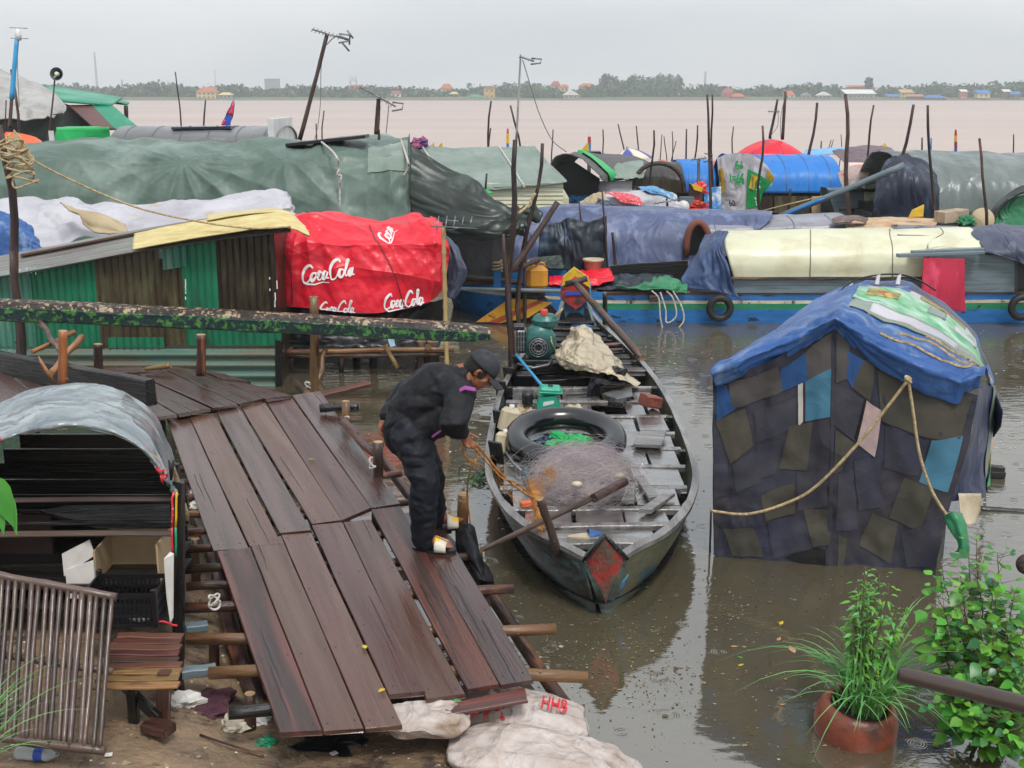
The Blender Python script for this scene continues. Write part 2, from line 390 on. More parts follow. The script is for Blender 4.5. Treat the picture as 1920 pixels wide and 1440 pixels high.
M['skin'] = mat('tanned skin', h('9a6144'), h('7f4d36'), 12, rough=.45, bump=.15, bsc=120)
M['hair'] = mat('black hair', h('15120f'), rough=.6, bump=.8, bsc=200)
M['jacket'] = mat('black jacket cloth', h('191a20'), h('111217'), 5, rough=.62, rv=.1, bump=.3, bsc=30, crease=.35, csc=4, bd=.01, spec=.3)
M['trouser'] = mat('dark trouser cloth', h('171b26'), h('10131b'), 5, rough=.62, bump=.35, bsc=30, crease=.4, csc=3.5, bd=.01, spec=.3)
M['cap'] = mat('charcoal cap cloth', h('2b2e37'), h('22252d'), 20, rough=.75, bump=.4, bsc=200, bd=.003)
M['pink'] = mat('magenta cloth', h('8c3f8a'), rough=.7, bump=.1)
M['plastic_clear'] = mat('milky plastic', h('d9d3c6'), h('b8b0a0'), 3, rough=.3, alpha=.78, crease=.6, csc=5)
M['jug'] = mat('dirty jug plastic', h('c2b7a0'), h('a8997c'), 5, rough=.45)
M['jerry'] = mat('amber jerrycan', h('c98d2e'), h('b57a26'), 4, rough=.4, bump=.1)
M['brick'] = mat('wet brick', h('8c4c3f'), h('6f3a30'), 12, rough=.6, bump=.8, bsc=30)
M['card'] = mat('cardboard', h('b39b7a'), h('9c8566'), 3, rough=.8, bump=.1)
M['foam'] = mat('white foam board', h('d9d6d2'), h('c3bfba'), 5, rough=.7, bump=.1)
M['sack'] = mat('woven white sack', h('c2b9b5'), h('a89c95'), 5, rough=.6, rv=.1, bump=.5, bsc=120, bd=.004, c3=h('8f7a68'), s3=2.6, t3=.58, w3=.1, crease=.5, csc=7)
M['letter_white'] = mat('white print', h('ece8e8'), rough=.45, bump=0)
M['letter_red'] = mat('red print', h('d62a3a'), rough=.5, bump=0, c3=h('d9c8be'), s3=30, t3=.62)
M['letter_green'] = mat('green print', h('1f8a4a'), rough=.5, bump=0)
M['letter_dark'] = mat('dark print', h('2b2c30'), rough=.5, bump=0)
M['letter_blue'] = mat('blue print', h('2b4fae'), rough=.5, bump=0)
M['panel'] = mat('solar panel glass', h('161b2c'), h('1b2136'), 2, rough=.12, bump=0, spec=.7)
M['leaf'] = mat('bright leaf', h('6aa836'), h('4b8a2c'), 6, rough=.4, isl=.35, bump=.1, sub=.25)
M['leaf_dark'] = mat('deep leaf', h('3a7a3c'), h('28602f'), 6, rough=.38, isl=.35, bump=.1, sub=.2)
M['blade'] = mat('grass blade', h('7fb566'), h('5a9a58'), 3, rough=.45, isl=.25, bump=.1, sub=.25)
M['stem'] = mat('plant stem', h('5a4a2c'), h('4a5a2c'), 5, rough=.6)
# ---------------------------------------------------------------- common builders
def plank(name, A, Bp, w, th, m, parent=None, tilt=0, n=7, ends=0.012, up=(0, 0, 1)):
    """sawn board from A to B (centre line of its top face)"""
    A = Vector(A); Bp = Vector(Bp); F = frame(A, Bp, up) @ Matrix.Rotation(tilt, 4, 'X'); L = (Bp-A).length; ch = min(.006, th*.25)
    prof = [(-w/2, -ch), (-w/2+ch, 0), (w/2-ch, 0), (w/2, -ch), (w/2, -th+ch), (w/2-ch, -th), (-w/2+ch, -th), (-w/2, -th+ch)]
    vs = []; wob = random.random()*50
    for i in range(n):
        t = i/(n-1); x = L*t; dw = 1+.02*noise.noise((t*3, wob, 0)); dz = .006*noise.noise((t*2.2, wob, 3)); dy = .006*noise.noise((t*2, wob, 7))
        for j, (y, z) in enumerate(prof):
            xx = x
            if i in (0, n-1): xx += ends*noise.noise((y*14, wob, i))
            tw = .004*noise.noise((t*2, wob, 9))*(y/(w/2))
            vs.append((xx, y*dw+dy, z+dz+tw))
    k = 8; fs = [(i*k+j, (i+1)*k+j, (i+1)*k+(j+1) % k, i*k+(j+1) % k) for i in range(n-1) for j in range(k)]
    fs += [tuple(range(k)), tuple((n-1)*k+j for j in range(k))[::-1]]
    b = B(); b.add(vs, [f[::-1] for f in fs]); return b.obj(name, m, parent, F, local=True)
def quadboard(name, q, th, m, parent=None, ch=.004, nails=False):
    """board from its four top corners (world), thickness downwards; local x runs along q0->q3 (its length)"""
    q = [Vector(p) for p in q]; A = (q[0]+q[1])/2; Bp = (q[3]+q[2])/2; nrm = (q[1]-q[0]).cross(q[3]-q[0]).normalized()
    if nrm.z < 0: nrm = -nrm
    F = frame(A, Bp, nrm); Fi = F.inverted(); n = 6; vs = []; wob = random.random()*50
    for i in range(n):
        t = i/(n-1); a = q[0].lerp(q[3], t); b_ = q[1].lerp(q[2], t); e = (b_-a).normalized()
        jj = e*.004*noise.noise((t*4, wob, 1)); a = a+jj; b_ = b_+e*.004*noise.noise((t*4, wob, 5)); up = nrm*(.005*noise.noise((t*2.5, wob, 2)))
        ring = [a+e*0-nrm*ch, a+e*ch, b_-e*ch, b_-nrm*ch, b_-nrm*(th-ch), b_-e*ch-nrm*th, a+e*ch-nrm*th, a-nrm*(th-ch)]
        sl = (Bp-A).normalized()
        for j, p in enumerate(ring):
            pp = p+up
            if i in (0, n-1): pp = pp+sl*.01*noise.noise((j*.9, wob, i))
            vs.append(Fi @ pp)
    k = 8; fs = [(i*k+j, (i+1)*k+j, (i+1)*k+(j+1) % k, i*k+(j+1) % k) for i in range(n-1) for j in range(k)]
    fs += [tuple(range(k)), tuple((n-1)*k+j for j in range(k))[::-1]]
    b = B(); b.add(vs, fs)
    if nails:
        Lx = (Bp-A).length
        def sp(x, f):    # x along, f across 0..1
            t = min(max(x/Lx, 0), .999)*(n-1); i = int(t); e_ = t-i; g = lambda k: Vector(vs[k*8+1]).lerp(Vector(vs[k*8+2]), f); return g(i).lerp(g(i+1), e_)
        for x in (.05, .09, Lx*.34, Lx*.66, Lx-.07):
            for f in (.16, .84):
                c = sp(x+random.uniform(-.02, .02), f+random.uniform(-.05, .05)); zz = .0015; r_ = .0055; b.add([c+Vector((r_*math.cos(k), r_*math.sin(k), zz)) for k in (0, 1.05, 2.1, 3.14, 4.2, 5.24)], [(0, 1, 2, 3, 4, 5)], 1)
        for _ in range(random.choice((0, 1, 1, 2))):
            f = random.uniform(.2, .8); x0 = random.choice((0, Lx*.5, Lx*.7)); ln = random.uniform(.3, .9); cs = []
            for k in range(14):
                u_ = k/13; c = sp(min(Lx-.01, x0+ln*u_), min(.95, max(.05, f+.06*noise.noise((u_*3, wob, 4))))); w_ = .0035*math.sin(math.pi*(.15+.85*u_))+.0004; cs += [c+Vector((0, w_, .0012)), c+Vector((0, -w_, .0012))]
            b.add(cs, [(2*k, 2*k+1, 2*k+3, 2*k+2) for k in range(13)], 1)
        m = [m, M['black']]
    o = b.obj(name, m, parent, F, local=True)
    o.data.validate(); 
    import bmesh
    bm = bmesh.new(); bm.from_mesh(o.data); bmesh.ops.recalc_face_normals(bm, faces=bm.faces); bm.to_mesh(o.data); bm.free()
    return o
def logpts(A, Bp, bend=.02, n=9, seed=None):
    A = Vector(A); Bp = Vector(Bp); s = random.random()*90 if seed is None else seed; L = (Bp-A).length; F = frame(A, Bp)
    y = F.col[1].to_3d(); z = F.col[2].to_3d(); out = []
    for i in range(n):
        t = i/(n-1); e = math.sin(math.pi*min(1, t*1.0))
        out.append(A.lerp(Bp, t)+y*bend*L*noise.noise((t*2.4, s, 0))*min(1, t*5)+z*bend*L*noise.noise((t*2.4, s, 8))*min(1, t*5))
    return out
def log(name, A, Bp, r0, r1, m, parent=None, bend=.03, n=9, seg=9, knots=2, cut=True):
    A = Vector(A); Bp = Vector(Bp); P = logpts(A, Bp, bend, n); b = B(); s = random.random()*60
    r = [(r0+(r1-r0)*i/(n-1))*(1+.12*noise.noise((i*.9, s, 0))) for i in range(n)]
    b.tube(P, r, seg, jit=.05, cap=False)
    k = len(b.v)
    for e, (base, rev) in enumerate(((0, True), (k-seg, False))):
        f = tuple(base+j for j in range(seg)); b.f.append(f[::-1] if rev else f); b.m.append(1 if cut else 0); b.s.append(False)
    for _ in range(knots):
        i = random.randrange(1, n-1); a = random.random()*6.28; F = frame(A, Bp); d = F.col[1].to_3d()*math.cos(a)+F.col[2].to_3d()*math.sin(a)
        b.tube([P[i], P[i]+d*r[i]*1.25], [r[i]*.5, r[i]*.22], 6)
    o = b.obj(name, [m, M['cutend']], parent, frame(A, Bp)); return o
def pole(name, label, cat, A, Bp, r0, r1, m='pole', bend=.02, group=None, n=11, knots=3):
    """upright pole A (foot) to B (top), its own thing"""
    o = log(name, A, Bp, r0, r1, M[m], None, bend, n, 7, knots, cut=False); return tag(o, label, cat, group)
def rope(name, pts, r, m='rope', parent=None, sag=0, n=14, seg=6):
    P = []
    pts = [Vector(p) for p in pts]
    if len(pts) == 2:
        for i in range(n+1):
            t = i/n; P.append(pts[0].lerp(pts[1], t)-Vector((0, 0, sag*4*t*(1-t))))
    else:
        G = np.array([[p.x, p.y, p.z] for p in pts]); P = [Vector(q) for q in (crw(len(pts), n)@G).tolist()]
    b = B(); b.tube(P, r, seg); return b.obj(name, M[m], parent)
def fuse(bb, name, mats, parent=None, voxel=.012, smooth=4, disp=None):
    """voxel-merge the closed shapes of bb into one continuous surface"""
    me = bpy.data.meshes.new('tmp'); me.from_pydata([list(v) for v in bb.v], [], bb.f)
    o = bpy.data.objects.new('tmp', me); COL.objects.link(o)
    md = o.modifiers.new('r', 'REMESH'); md.mode = 'VOXEL'; md.voxel_size = voxel
    if smooth: sm = o.modifiers.new('s', 'SMOOTH'); sm.factor = .5; sm.iterations = smooth
    dg = bpy.context.evaluated_depsgraph_get(); m2 = bpy.data.meshes.new_from_object(o.evaluated_get(dg))
    n = len(m2.vertices); a = np.zeros(n*3); m2.vertices.foreach_get('co', a); a = a.reshape(-1, 3); nn = np.zeros(n*3); m2.vertices.foreach_get('normal', nn); nn = nn.reshape(-1, 3)
    if disp: a = a+nn*disp(a)[:, None]
    fs = [tuple(p.vertices) for p in m2.polygons]
    bpy.data.objects.remove(o); bpy.data.meshes.remove(me); bpy.data.meshes.remove(m2)
    r = B(); r.v = a.tolist(); r.f = fs; r.m = [0]*len(fs); r.s = [True]*len(fs)
    return r.obj(name, mats, parent)
def blades(b, base, n, L, w_, spread, droop=.5, dirs=None, mi=0):
    for k in range(n):
        a = random.uniform(0, 6.28) if dirs is None else random.uniform(*dirs); l = L*random.uniform(.55, 1.1); o_ = Vector((random.uniform(-1, 1)*.05, random.uniform(-1, 1)*.05, 0)); hx = Vector((math.cos(a), math.sin(a), 0)); sp = spread*random.uniform(.3, 1.2); P = []
        m_ = 9
        for i in range(m_):
            t = i/(m_-1); P.append(Vector(base)+o_+hx*(sp*l*t*(.5+.8*t))+Vector((0, 0, l*(t-droop*sp*t*t*t))))
        sd = hx.cross(Vector((0, 0, 1))); vs = []
        for i, p in enumerate(P):
            t = i/(m_-1); ww = w_*min(1, .5+2*t)*max(.03, 1-t**2.5); vs += [p+sd*ww/2, p+Vector((0, 0, -ww*.25)), p-sd*ww/2]
        b.add(vs, [(3*i+j, 3*i+j+1, 3*i+4+j, 3*i+3+j) for i in range(m_-1) for j in (0, 1)], mi, True)
def leafshape(b, base, d, up, L, w_, mi=0, fold=.12, n=6, droop=.3):
    d = Vector(d).normalized(); up = Vector(up); sd = d.cross(up); sd = sd.normalized() if sd.length > 1e-4 else Vector((1, 0, 0)); up = sd.cross(d); vs = []
    for i in range(n):
        t = i/(n-1); ww = w_*math.sin(math.pi*min(.98, t**.8*.97+.02))*.5; p = Vector(base)+d*L*t-Vector((0, 0, 1))*droop*L*t*t; vs += [p+sd*ww+up*fold*ww, p, p-sd*ww+up*fold*ww]
    return b.add(vs, [(3*i+j, 3*i+j+1, 3*i+4+j, 3*i+3+j) for i in range(n-1) for j in (0, 1)], mi, True)
# ================================================================ camera, world, sun
cam = bpy.data.cameras.new('camera'); cam.sensor_width = 36; cam.lens = 36*FP/1920; cam.clip_end = 5000; cam.clip_start = .1
co = bpy.data.objects.new('camera', cam); COL.objects.link(co); co.location = (0, 0, CH); co.rotation_euler = (math.pi/2-TH, 0, 0); S.camera = co
w = bpy.data.worlds.new('World'); S.world = w; w.use_nodes = True; nt = w.node_tree; N, L = nt.nodes, nt.links
bg = N['Background']; sky = N.new('ShaderNodeTexSky'); sky.sky_type = 'NISHITA'; sky.sun_disc = False
SUN_E, SUN_R = R_(58), R_(160)
sky.sun_elevation = SUN_E; sky.sun_rotation = SUN_R; sky.air_density = 1.6; sky.dust_density = 4.0
tc = N.new('ShaderNodeTexCoord'); mp = N.new('ShaderNodeMapping'); mp.inputs['Scale'].default_value = (1, 1, 4.5)
n1 = N.new('ShaderNodeTexNoise'); n1.inputs['Scale'].default_value = 2.6; n1.inputs['Detail'].default_value = 7; n1.inputs['Roughness'].default_value = .5; n1.inputs['Distortion'].default_value = .3
L.new(tc.outputs['Generated'], mp.inputs[0]); L.new(mp.outputs[0], n1.inputs['Vector'])
cr = N.new('ShaderNodeValToRGB'); cr.color_ramp.elements[0].position = .34; cr.color_ramp.elements[0].color = (5.3, 5.7, 6.1, 1)
cr.color_ramp.elements[1].position = .68; cr.color_ramp.elements[1].color = (7.5, 7.55, 7.6, 1)
L.new(n1.outputs[0], cr.inputs[0])
mx = N.new('ShaderNodeMix'); mx.data_type = 'RGBA'; mx.inputs[0].default_value = .9
L.new(sky.outputs[0], mx.inputs[6]); L.new(cr.outputs[0], mx.inputs[7]); L.new(mx.outputs[2], bg.inputs['Color']); bg.inputs['Strength'].default_value = .1
sd = bpy.data.lights.new('sun', 'SUN'); sd.energy = 1.5; sd.angle = R_(16); sd.color = (1, .97, .93)
so = bpy.data.objects.new('sun', sd); COL.objects.link(so); so.rotation_euler = (math.pi/2-SUN_E, 0, math.pi-SUN_R)
S.view_settings.view_transform = 'Standard'; S.view_settings.look = 'None'; S.view_settings.gamma = 1; S.view_settings.exposure = EXPOSURE
S.cycles.use_denoising = True; S.cycles.max_bounces = 8; S.cycles.transparent_max_bounces = 12; S.cycles.volume_bounces = 0
# ================================================================ water
def ground_z(x, y):
    sh = 6.1 if x > -1.45 else (6.1+(-1.45-x)*2.6 if x > -2.6 else 9.1)   # where the shore runs
    sh -= max(0, x+.35)*1.6 if x > -.35 else 0
    d = sh-y
    z = .28*math.tanh(d*.55) if d > 0 else d*.35
    if y < 4.6: z += (4.6-y)*.36
    if x > 1.2: z -= max(0, min(1, (x-1.2)))*.15*(y > 4)
    z += .02*noise.noise((x*2.5, y*2.5, 0))+.008*noise.noise((x*9, y*9, 1))
    return z
def mk_water():
    b = B(); a = [-2600, -60, -12, 12, 60, 2600]; c = [-30, 3, 14, 40, 200, 2600]
    P = np.array([[(x, y, 0) for x in a] for y in c], float); b.grid(P, sm=False)
    m = bpy.data.materials.new('muddy river water'); m.use_nodes = True; nt = m.node_tree; N, L = nt.nodes, nt.links; p = N['Principled BSDF']
    g = N.new('ShaderNodeNewGeometry'); sep = N.new('ShaderNodeSeparateXYZ'); L.new(g.outputs['Position'], sep.inputs[0])
    def mr(src, a, b_, c_, d, cl=True):
        x = N.new('ShaderNodeMapRange'); L.new(src, x.inputs[0]); x.clamp = cl
        for i, q in enumerate((a, b_, c_, d)): x.inputs[i+1].default_value = q
        return x.outputs[0]
    def math_(op, a, b_=None):
        x = N.new('ShaderNodeMath'); x.operation = op
        for i, q in enumerate((a, b_)):
            if q is None: continue
            if isinstance(q, (int, float)): x.inputs[i].default_value = q
            else: L.new(q, x.inputs[i])
        return x.outputs[0]
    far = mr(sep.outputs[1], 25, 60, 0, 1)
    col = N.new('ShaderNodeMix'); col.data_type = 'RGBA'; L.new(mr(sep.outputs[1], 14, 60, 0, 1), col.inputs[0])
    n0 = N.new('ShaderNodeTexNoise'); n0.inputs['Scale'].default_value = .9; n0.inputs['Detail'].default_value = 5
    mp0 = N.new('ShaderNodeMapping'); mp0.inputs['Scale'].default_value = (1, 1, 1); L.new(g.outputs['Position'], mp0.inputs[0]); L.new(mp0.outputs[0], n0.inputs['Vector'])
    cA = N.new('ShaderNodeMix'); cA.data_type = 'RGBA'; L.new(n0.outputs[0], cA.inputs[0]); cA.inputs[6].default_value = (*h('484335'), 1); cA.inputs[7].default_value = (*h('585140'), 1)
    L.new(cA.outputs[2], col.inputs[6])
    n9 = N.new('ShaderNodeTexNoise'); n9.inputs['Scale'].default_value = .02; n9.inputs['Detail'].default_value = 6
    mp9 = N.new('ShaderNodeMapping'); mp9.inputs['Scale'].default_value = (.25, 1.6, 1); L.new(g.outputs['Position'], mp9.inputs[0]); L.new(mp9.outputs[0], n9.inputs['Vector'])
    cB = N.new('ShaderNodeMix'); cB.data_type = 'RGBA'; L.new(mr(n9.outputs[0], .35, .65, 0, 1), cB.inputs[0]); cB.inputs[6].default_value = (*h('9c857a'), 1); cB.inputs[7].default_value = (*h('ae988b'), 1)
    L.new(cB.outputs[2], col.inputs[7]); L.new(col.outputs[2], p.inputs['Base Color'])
    p.inputs['IOR'].default_value = 2.7; p.inputs['Roughness'].default_value = .03
    L.new(mr(sep.outputs[1], 16, 60, .04, .45), p.inputs['Roughness'])
    # waves
    def wav(sc, det, sx, sy, dis=0):
        mpp = N.new('ShaderNodeMapping'); mpp.inputs['Scale'].default_value = (sx, sy, 1); L.new(g.outputs['Position'], mpp.inputs[0])
        n = N.new('ShaderNodeTexNoise'); n.inputs['Scale'].default_value = sc; n.inputs['Detail'].default_value = det; n.inputs['Distortion'].default_value = dis
        L.new(mpp.outputs[0], n.inputs['Vector']); return n.outputs[0]
    nrm = None
    def bump(hh, st, d):
        nonlocal nrm
        x = N.new('ShaderNodeBump'); L.new(hh, x.inputs['Height']); x.inputs['Distance'].default_value = d
        if isinstance(st, float): x.inputs['Strength'].default_value = st
        else: L.new(st, x.inputs['Strength'])
        if nrm: L.new(nrm, x.inputs['Normal'])
        nrm = x.outputs[0]
    bump(wav(.8, 3, 1, 1.7, .4), .16, .05)
    bump(wav(5, 4, 1, 2.2, .3), mr(wav(.35, 2, 1, 1), .4, .62, .04, .3), .02)
    bump(wav(.15, 6, .5, 2.4), mr(sep.outputs[1], 20, 80, 0, .8), .3)
    # rain-drop rings
    def rings(sc, dens, k, seed):
        mpp = N.new('ShaderNodeMapping'); mpp.inputs['Location'].default_value = (seed, seed*1.7, 0); mpp.inputs['Scale'].default_value = (1, 1, 0); L.new(g.outputs['Position'], mpp.inputs[0])
        v = N.new('ShaderNodeTexVoronoi'); v.voronoi_dimensions = '2D'; v.inputs['Scale'].default_value = sc; L.new(mpp.outputs[0], v.inputs['Vector'])
        sp = N.new('ShaderNodeSeparateColor'); L.new(v.outputs['Color'], sp.inputs[0])
        d = math_('DIVIDE', v.outputs['Distance'], sc)                              # metres from the drop
        rad = math_('MULTIPLY_ADD', sp.outputs[1], .05); rad.node.inputs[2].default_value = .02
        q = math_('SUBTRACT', d, rad); env = math_('POWER', 2.718, math_('MULTIPLY', math_('MULTIPLY', q, q), -2600.0))
        s = math_('SINE', math_('MULTIPLY', q, k)); on = math_('LESS_THAN', sp.outputs[0], dens)
        return math_('MULTIPLY', math_('MULTIPLY', s, env), on)
    near = mr(sep.outputs[1], 12, 22, 1, 0)
    bump(rings(3.0, .22, 330, 3.1), .25, .0032); bump(rings(4.6, .2, 420, 8.7), .25, .0024)
    L.new(nrm, p.inputs['Normal'])
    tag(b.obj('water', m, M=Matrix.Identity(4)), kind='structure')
mk_water()
def mk_ground():
    nx, ny = 150, 120; P = np.zeros((ny, nx, 3))
    xs = np.concatenate([np.linspace(-9, -4.5, 15), np.linspace(-4.4, 1.6, 110), np.linspace(1.7, 12, 25)])
    ys = np.concatenate([np.linspace(-4, 4, 14), np.linspace(4.1, 7.2, 80), np.linspace(7.3, 12, 26)])
    for j, y in enumerate(ys):
        for i, x in enumerate(xs): P[j, i] = (x, y, ground_z(x, y))
    m = mat('wet muddy bank', h('8f7860'), h('71604c'), 3, rough=.5, rv=.15, bump=1.0, bsc=16, bd=.03, c3=h('4b4038'), s3=4, t3=.56, spec=.5)
    b = B(); b.grid(P); tag(b.obj('mud_bank', m, M=Matrix.Identity(4)), kind='structure')
mk_ground()
# far bank terrain
def mk_far():
    xs = np.linspace(-900, 1000, 90); ys = [905, 912, 930, 1000, 1300, 2400]; zs = [-.5, 1.2, 2.4, 3, 3.5, 4]
    P = np.array([[(x, y+8*noise.noise((x*.01, 0, 0)), z+(.8*noise.noise((x*.02, y*.01, 1)) if z > 0 else 0)) for x in xs] for y, z in zip(ys, zs)])
    m = mat('far river bank earth', h('5d6b4a'), h('6d6550'), .05, rough=.9, bump=0)
    b = B(); b.grid(P); tag(b.obj('far_bank', m, M=Matrix.Identity(4)), kind='structure')
mk_far()
# haze
hb = B(); hb.box((50, 1100, 58), (3600, 2400, 122)); hm = bpy.data.materials.new('pale haze'); hm.use_nodes = True; nt = hm.node_tree
nt.nodes.remove(nt.nodes['Principled BSDF']); pv = nt.nodes.new('ShaderNodeVolumePrincipled'); pv.inputs['Color'].default_value = (.93, .96, .98, 1); pv.inputs['Density'].default_value = HAZE
pv.inputs['Anisotropy'].default_value = .0
nt.links.new(pv.outputs[0], nt.nodes['Material Output'].inputs['Volume']); tag(hb.obj('haze', hm), kind='stuff')
# ---------------------------------------------------------------- far bank greenery, houses, masts
M['far_leaf'] = mat('distant foliage', h('47643a'), h('2f4a2a'), .08, rough=.9, isl=.4, bump=0)
M['far_leaf2'] = mat('distant blue green foliage', h('3a5c3c'), h('264430'), .1, rough=.9, isl=.35, bump=0)
def leafcloud(b, c, r, n, s, mi=0, shell=.6):
    c = np.array(c, float); r = np.array(r, float)
    d = RNG.randn(n, 3); d /= np.linalg.norm(d, axis=1)[:, None]; rad = shell+(1-shell)*RNG.rand(n); p = c+d*r*rad[:, None]*(1+.18*fbm(d*2.2+c*.13, 2))[:, None]
    nn = d+RNG.randn(n, 3)*.6; nn /= np.linalg.norm(nn, axis=1)[:, None]; t = np.cross(nn, RNG.randn(n, 3)); t /= np.linalg.norm(t, axis=1)[:, None]; w_ = np.cross(nn, t)
    sz = s*(.6+.8*RNG.rand(n))[:, None]
    q = np.stack([p-t*sz-w_*sz*.6, p+t*sz-w_*sz*.6, p+t*sz*.7+w_*sz*.7, p-t*sz*.7+w_*sz*.7], 1).reshape(-1, 3)
    b.add(q.tolist(), [(4*i, 4*i+1, 4*i+2, 4*i+3) for i in range(n)], mi)
FD = 925.0
def fx(px, D=FD): return (px-960)/FP*D*1.0*(CT+ .003)  # x of a column far away
def treeheight(px):
    pts = [(0, 153), (60, 158), (130, 156), (200, 160), (230, 157), (300, 152), (340, 160), (400, 160), (440, 157), (500, 164), (560, 158), (640, 162), (700, 160), (760, 162), (820, 166), (860, 168), (900, 160), (960, 156), (1000, 157), (1040, 160), (1090, 166), (1110, 158), (1200, 152), (1290, 154), (1310, 162), (1340, 156), (1380, 166), (1420, 158), (1460, 164), (1490, 157), (1540, 155), (1580, 165), (1640, 163), (1700, 160), (1760, 156), (1840, 158), (1920, 150)]
    for (a, u), (b_, v) in zip(pts, pts[1:]):
        if a <= px <= b_: return u+(v-u)*(px-a)/(b_-a)
    return 160
tb = B()
for k in range(800):
    px = random.uniform(-500, 2420); D = random.choice([934, 942, 952, 968, 990]); top = treeheight(min(1919, max(0, px)))+random.uniform(-1, 9)
    zt = V(px, top, D).z; zt *= random.uniform(.55, 1.0) if D < 940 else 1
    rr = max(2.0, zt*.5); leafcloud(tb, (fx(px, D), D, zt-rr*.9), (rr*random.uniform(1.4, 2.6), rr*1.2, rr), 60, 1.25, random.random() < .4)
    leafcloud(tb, (fx(px, D), D-3, 2.2), (rr*1.8, 3, 2.4), 24, 1.3, random.random() < .4)
tag(tb.obj('tree_belt', [M['far_leaf'], M['far_leaf2']], M=Matrix.Identity(4)), 'hazy belt of trees along the far river bank', None, kind='stuff')
def fartree(name, label, px, top, wpx, D=935, palm=False, base=184, group=None, trunk_frac=.45):
    r = thing(name, label, 'palm tree' if palm else 'tree', (fx(px, D), D, 1.5), group); z1 = V(px, top, D).z; wd = wpx/FP*D/2; t = B()
    x = fx(px, D)
    if palm:
        t.tube([(x, D, 1), (x+.4, D, z1*.5), (x+.2, D, z1-1.5)], [.35, .25, .2], 6); t.obj('trunk', M['pole'], r); c = B()
        for k in range(14):
            a = k*2.4; e = random.uniform(-.2, .9); P = [Vector((x+.2, D, z1-1.5))]
            for s_ in range(1, 5): P.append(P[0]+Vector((math.cos(a)*wd*s_/4, math.sin(a)*wd*s_/4, (e*s_-.28*s_*s_)*wd/4)))
            c.tube(P, [.5, .8, .7, .4, .1], 4, flat=((0, 0, 1), .2), sm=False)
        c.obj('crown', M['far_leaf2'], r)
    else:
        t.tube([(x, D, 1), (x+.3, D, z1*.6)], [.6, .3], 6)
        for k in range(4): a = k*1.7; t.tube([(x, D, z1*.35), (x+math.cos(a)*wd*.6, D+math.sin(a)*wd*.6, z1*.75)], [.3, .12], 5)
        t.obj('trunk', M['pole'], r); c = B(); H = z1*(1-trunk_frac)/2
        for k in range(5): a = k*1.3; leafcloud(c, (x+math.cos(a)*wd*.4, D+math.sin(a)*wd*.4, z1-H*random.uniform(.8, 1.4)), (wd*.7, wd*.7, H*.7), 45, 1.0)
        c.obj('crown', M['far_leaf2'], r)
fartree('tree', 'round-crowned tree rising above the hazy treeline, above the far orange-roofed house at left', 293, 151, 14)
fartree('tree', 'lone tall tree standing above the white-roofed riverside sheds on the far bank', 1625, 142, 15)
fartree('tree', 'bushy tree at the right edge of the far bank skyline', 1905, 150, 34)
for i, (px, top, lb) in enumerate([(880, 153, 'palm left of the yellow two storey house on the far bank'), (947, 151, 'palm right of the yellow two storey house on the far bank'), (988, 149, 'taller palm beside the antenna mast on the far bank'), (1533, 152, 'palm behind the grey riverside sheds on the far bank'), (1748, 150, 'palm behind the blue roofed huts on the far bank'), (1861, 148, 'palm above the blue and white riverside huts at far right'), (147, 152, 'palm above the green roof at far left')]):
    fartree('palm_tree', lb, px, top, 13, palm=True)
for k, px in enumerate(range(1133, 1286, 17)):
    fartree('tree', ['leftmost', 'second', 'third', 'fourth', 'fifth', 'sixth', 'seventh', 'eighth', 'rightmost'][k]+' from the left of the nine tall grey trees in the far grove', px, 134+3*(k % 3)-(k > 5)*2, 21, D=1020, group='tall grove on the far bank', trunk_frac=.3)
def farhouse(name, label, x0, x1, yr, ye, yb, wall, roof, D=916, floors=1, cat='house', rooft='hip', stilts=True):
    A = V(x0, ye, D); Bx = V(x1, ye, D); zt = V(x0, yr, D).z; zb = max(1.0, V(x0, yb, D).z); w_ = Bx.x-A.x; dp = max(4, w_*.6); cx = (A.x+Bx.x)/2
    r = thing(name, label, cat, (cx, D, 0)); z1 = A.z; b = B(); b.box((cx, D+dp/2, (z1+zb)/2), (w_*.9, dp, z1-zb)); 
    b.obj('wall', wall, r); q = B()
    if rooft == 'hip':
        q.add([(A.x, D-.6, z1), (Bx.x, D-.6, z1), (Bx.x, D+dp+.6, z1), (A.x, D+dp+.6, z1), (A.x+w_*.28, D+dp/2, zt), (Bx.x-w_*.28, D+dp/2, zt)], [(0, 1, 5, 4), (1, 2, 5), (2, 3, 4, 5), (3, 0, 4), (3, 2, 1, 0)])
    elif rooft == 'shed':
        q.prism([(A.x, D-.8, z1), (A.x, D+dp+.4, zt), (A.x, D+dp+.4, zt+.2), (A.x, D-.8, z1+.2)], (w_, 0, 0))
    else:
        q.prism([(A.x-.2, D-.6, z1), (cx, D-.6, zt), (Bx.x+.2, D-.6, z1)], (0, dp+1.2, 0))
    q.obj('roof', roof, r)
    for f in range(floors):
        n = max(2, int(w_/3.5))
        for k in range(n):
            z = zb+(z1-zb)*(f+.5)/floors; p = B(); p.box((A.x+w_*.1+w_*.8*(k+.5)/n, D-.04, z), (min(1.3, w_*.4/n), .1, min(1.2, (z1-zb)*.45/floors))); p.obj('window', M['letter_dark'], r)
    if stilts and zb > 1.5:
        for k in range(4):
            p = B(); p.box((A.x+w_*.08+w_*.84*k/3, D+.5, zb/2-.6), (.25, .25, zb+.8)); p.obj('stilt', M['pole'], r)
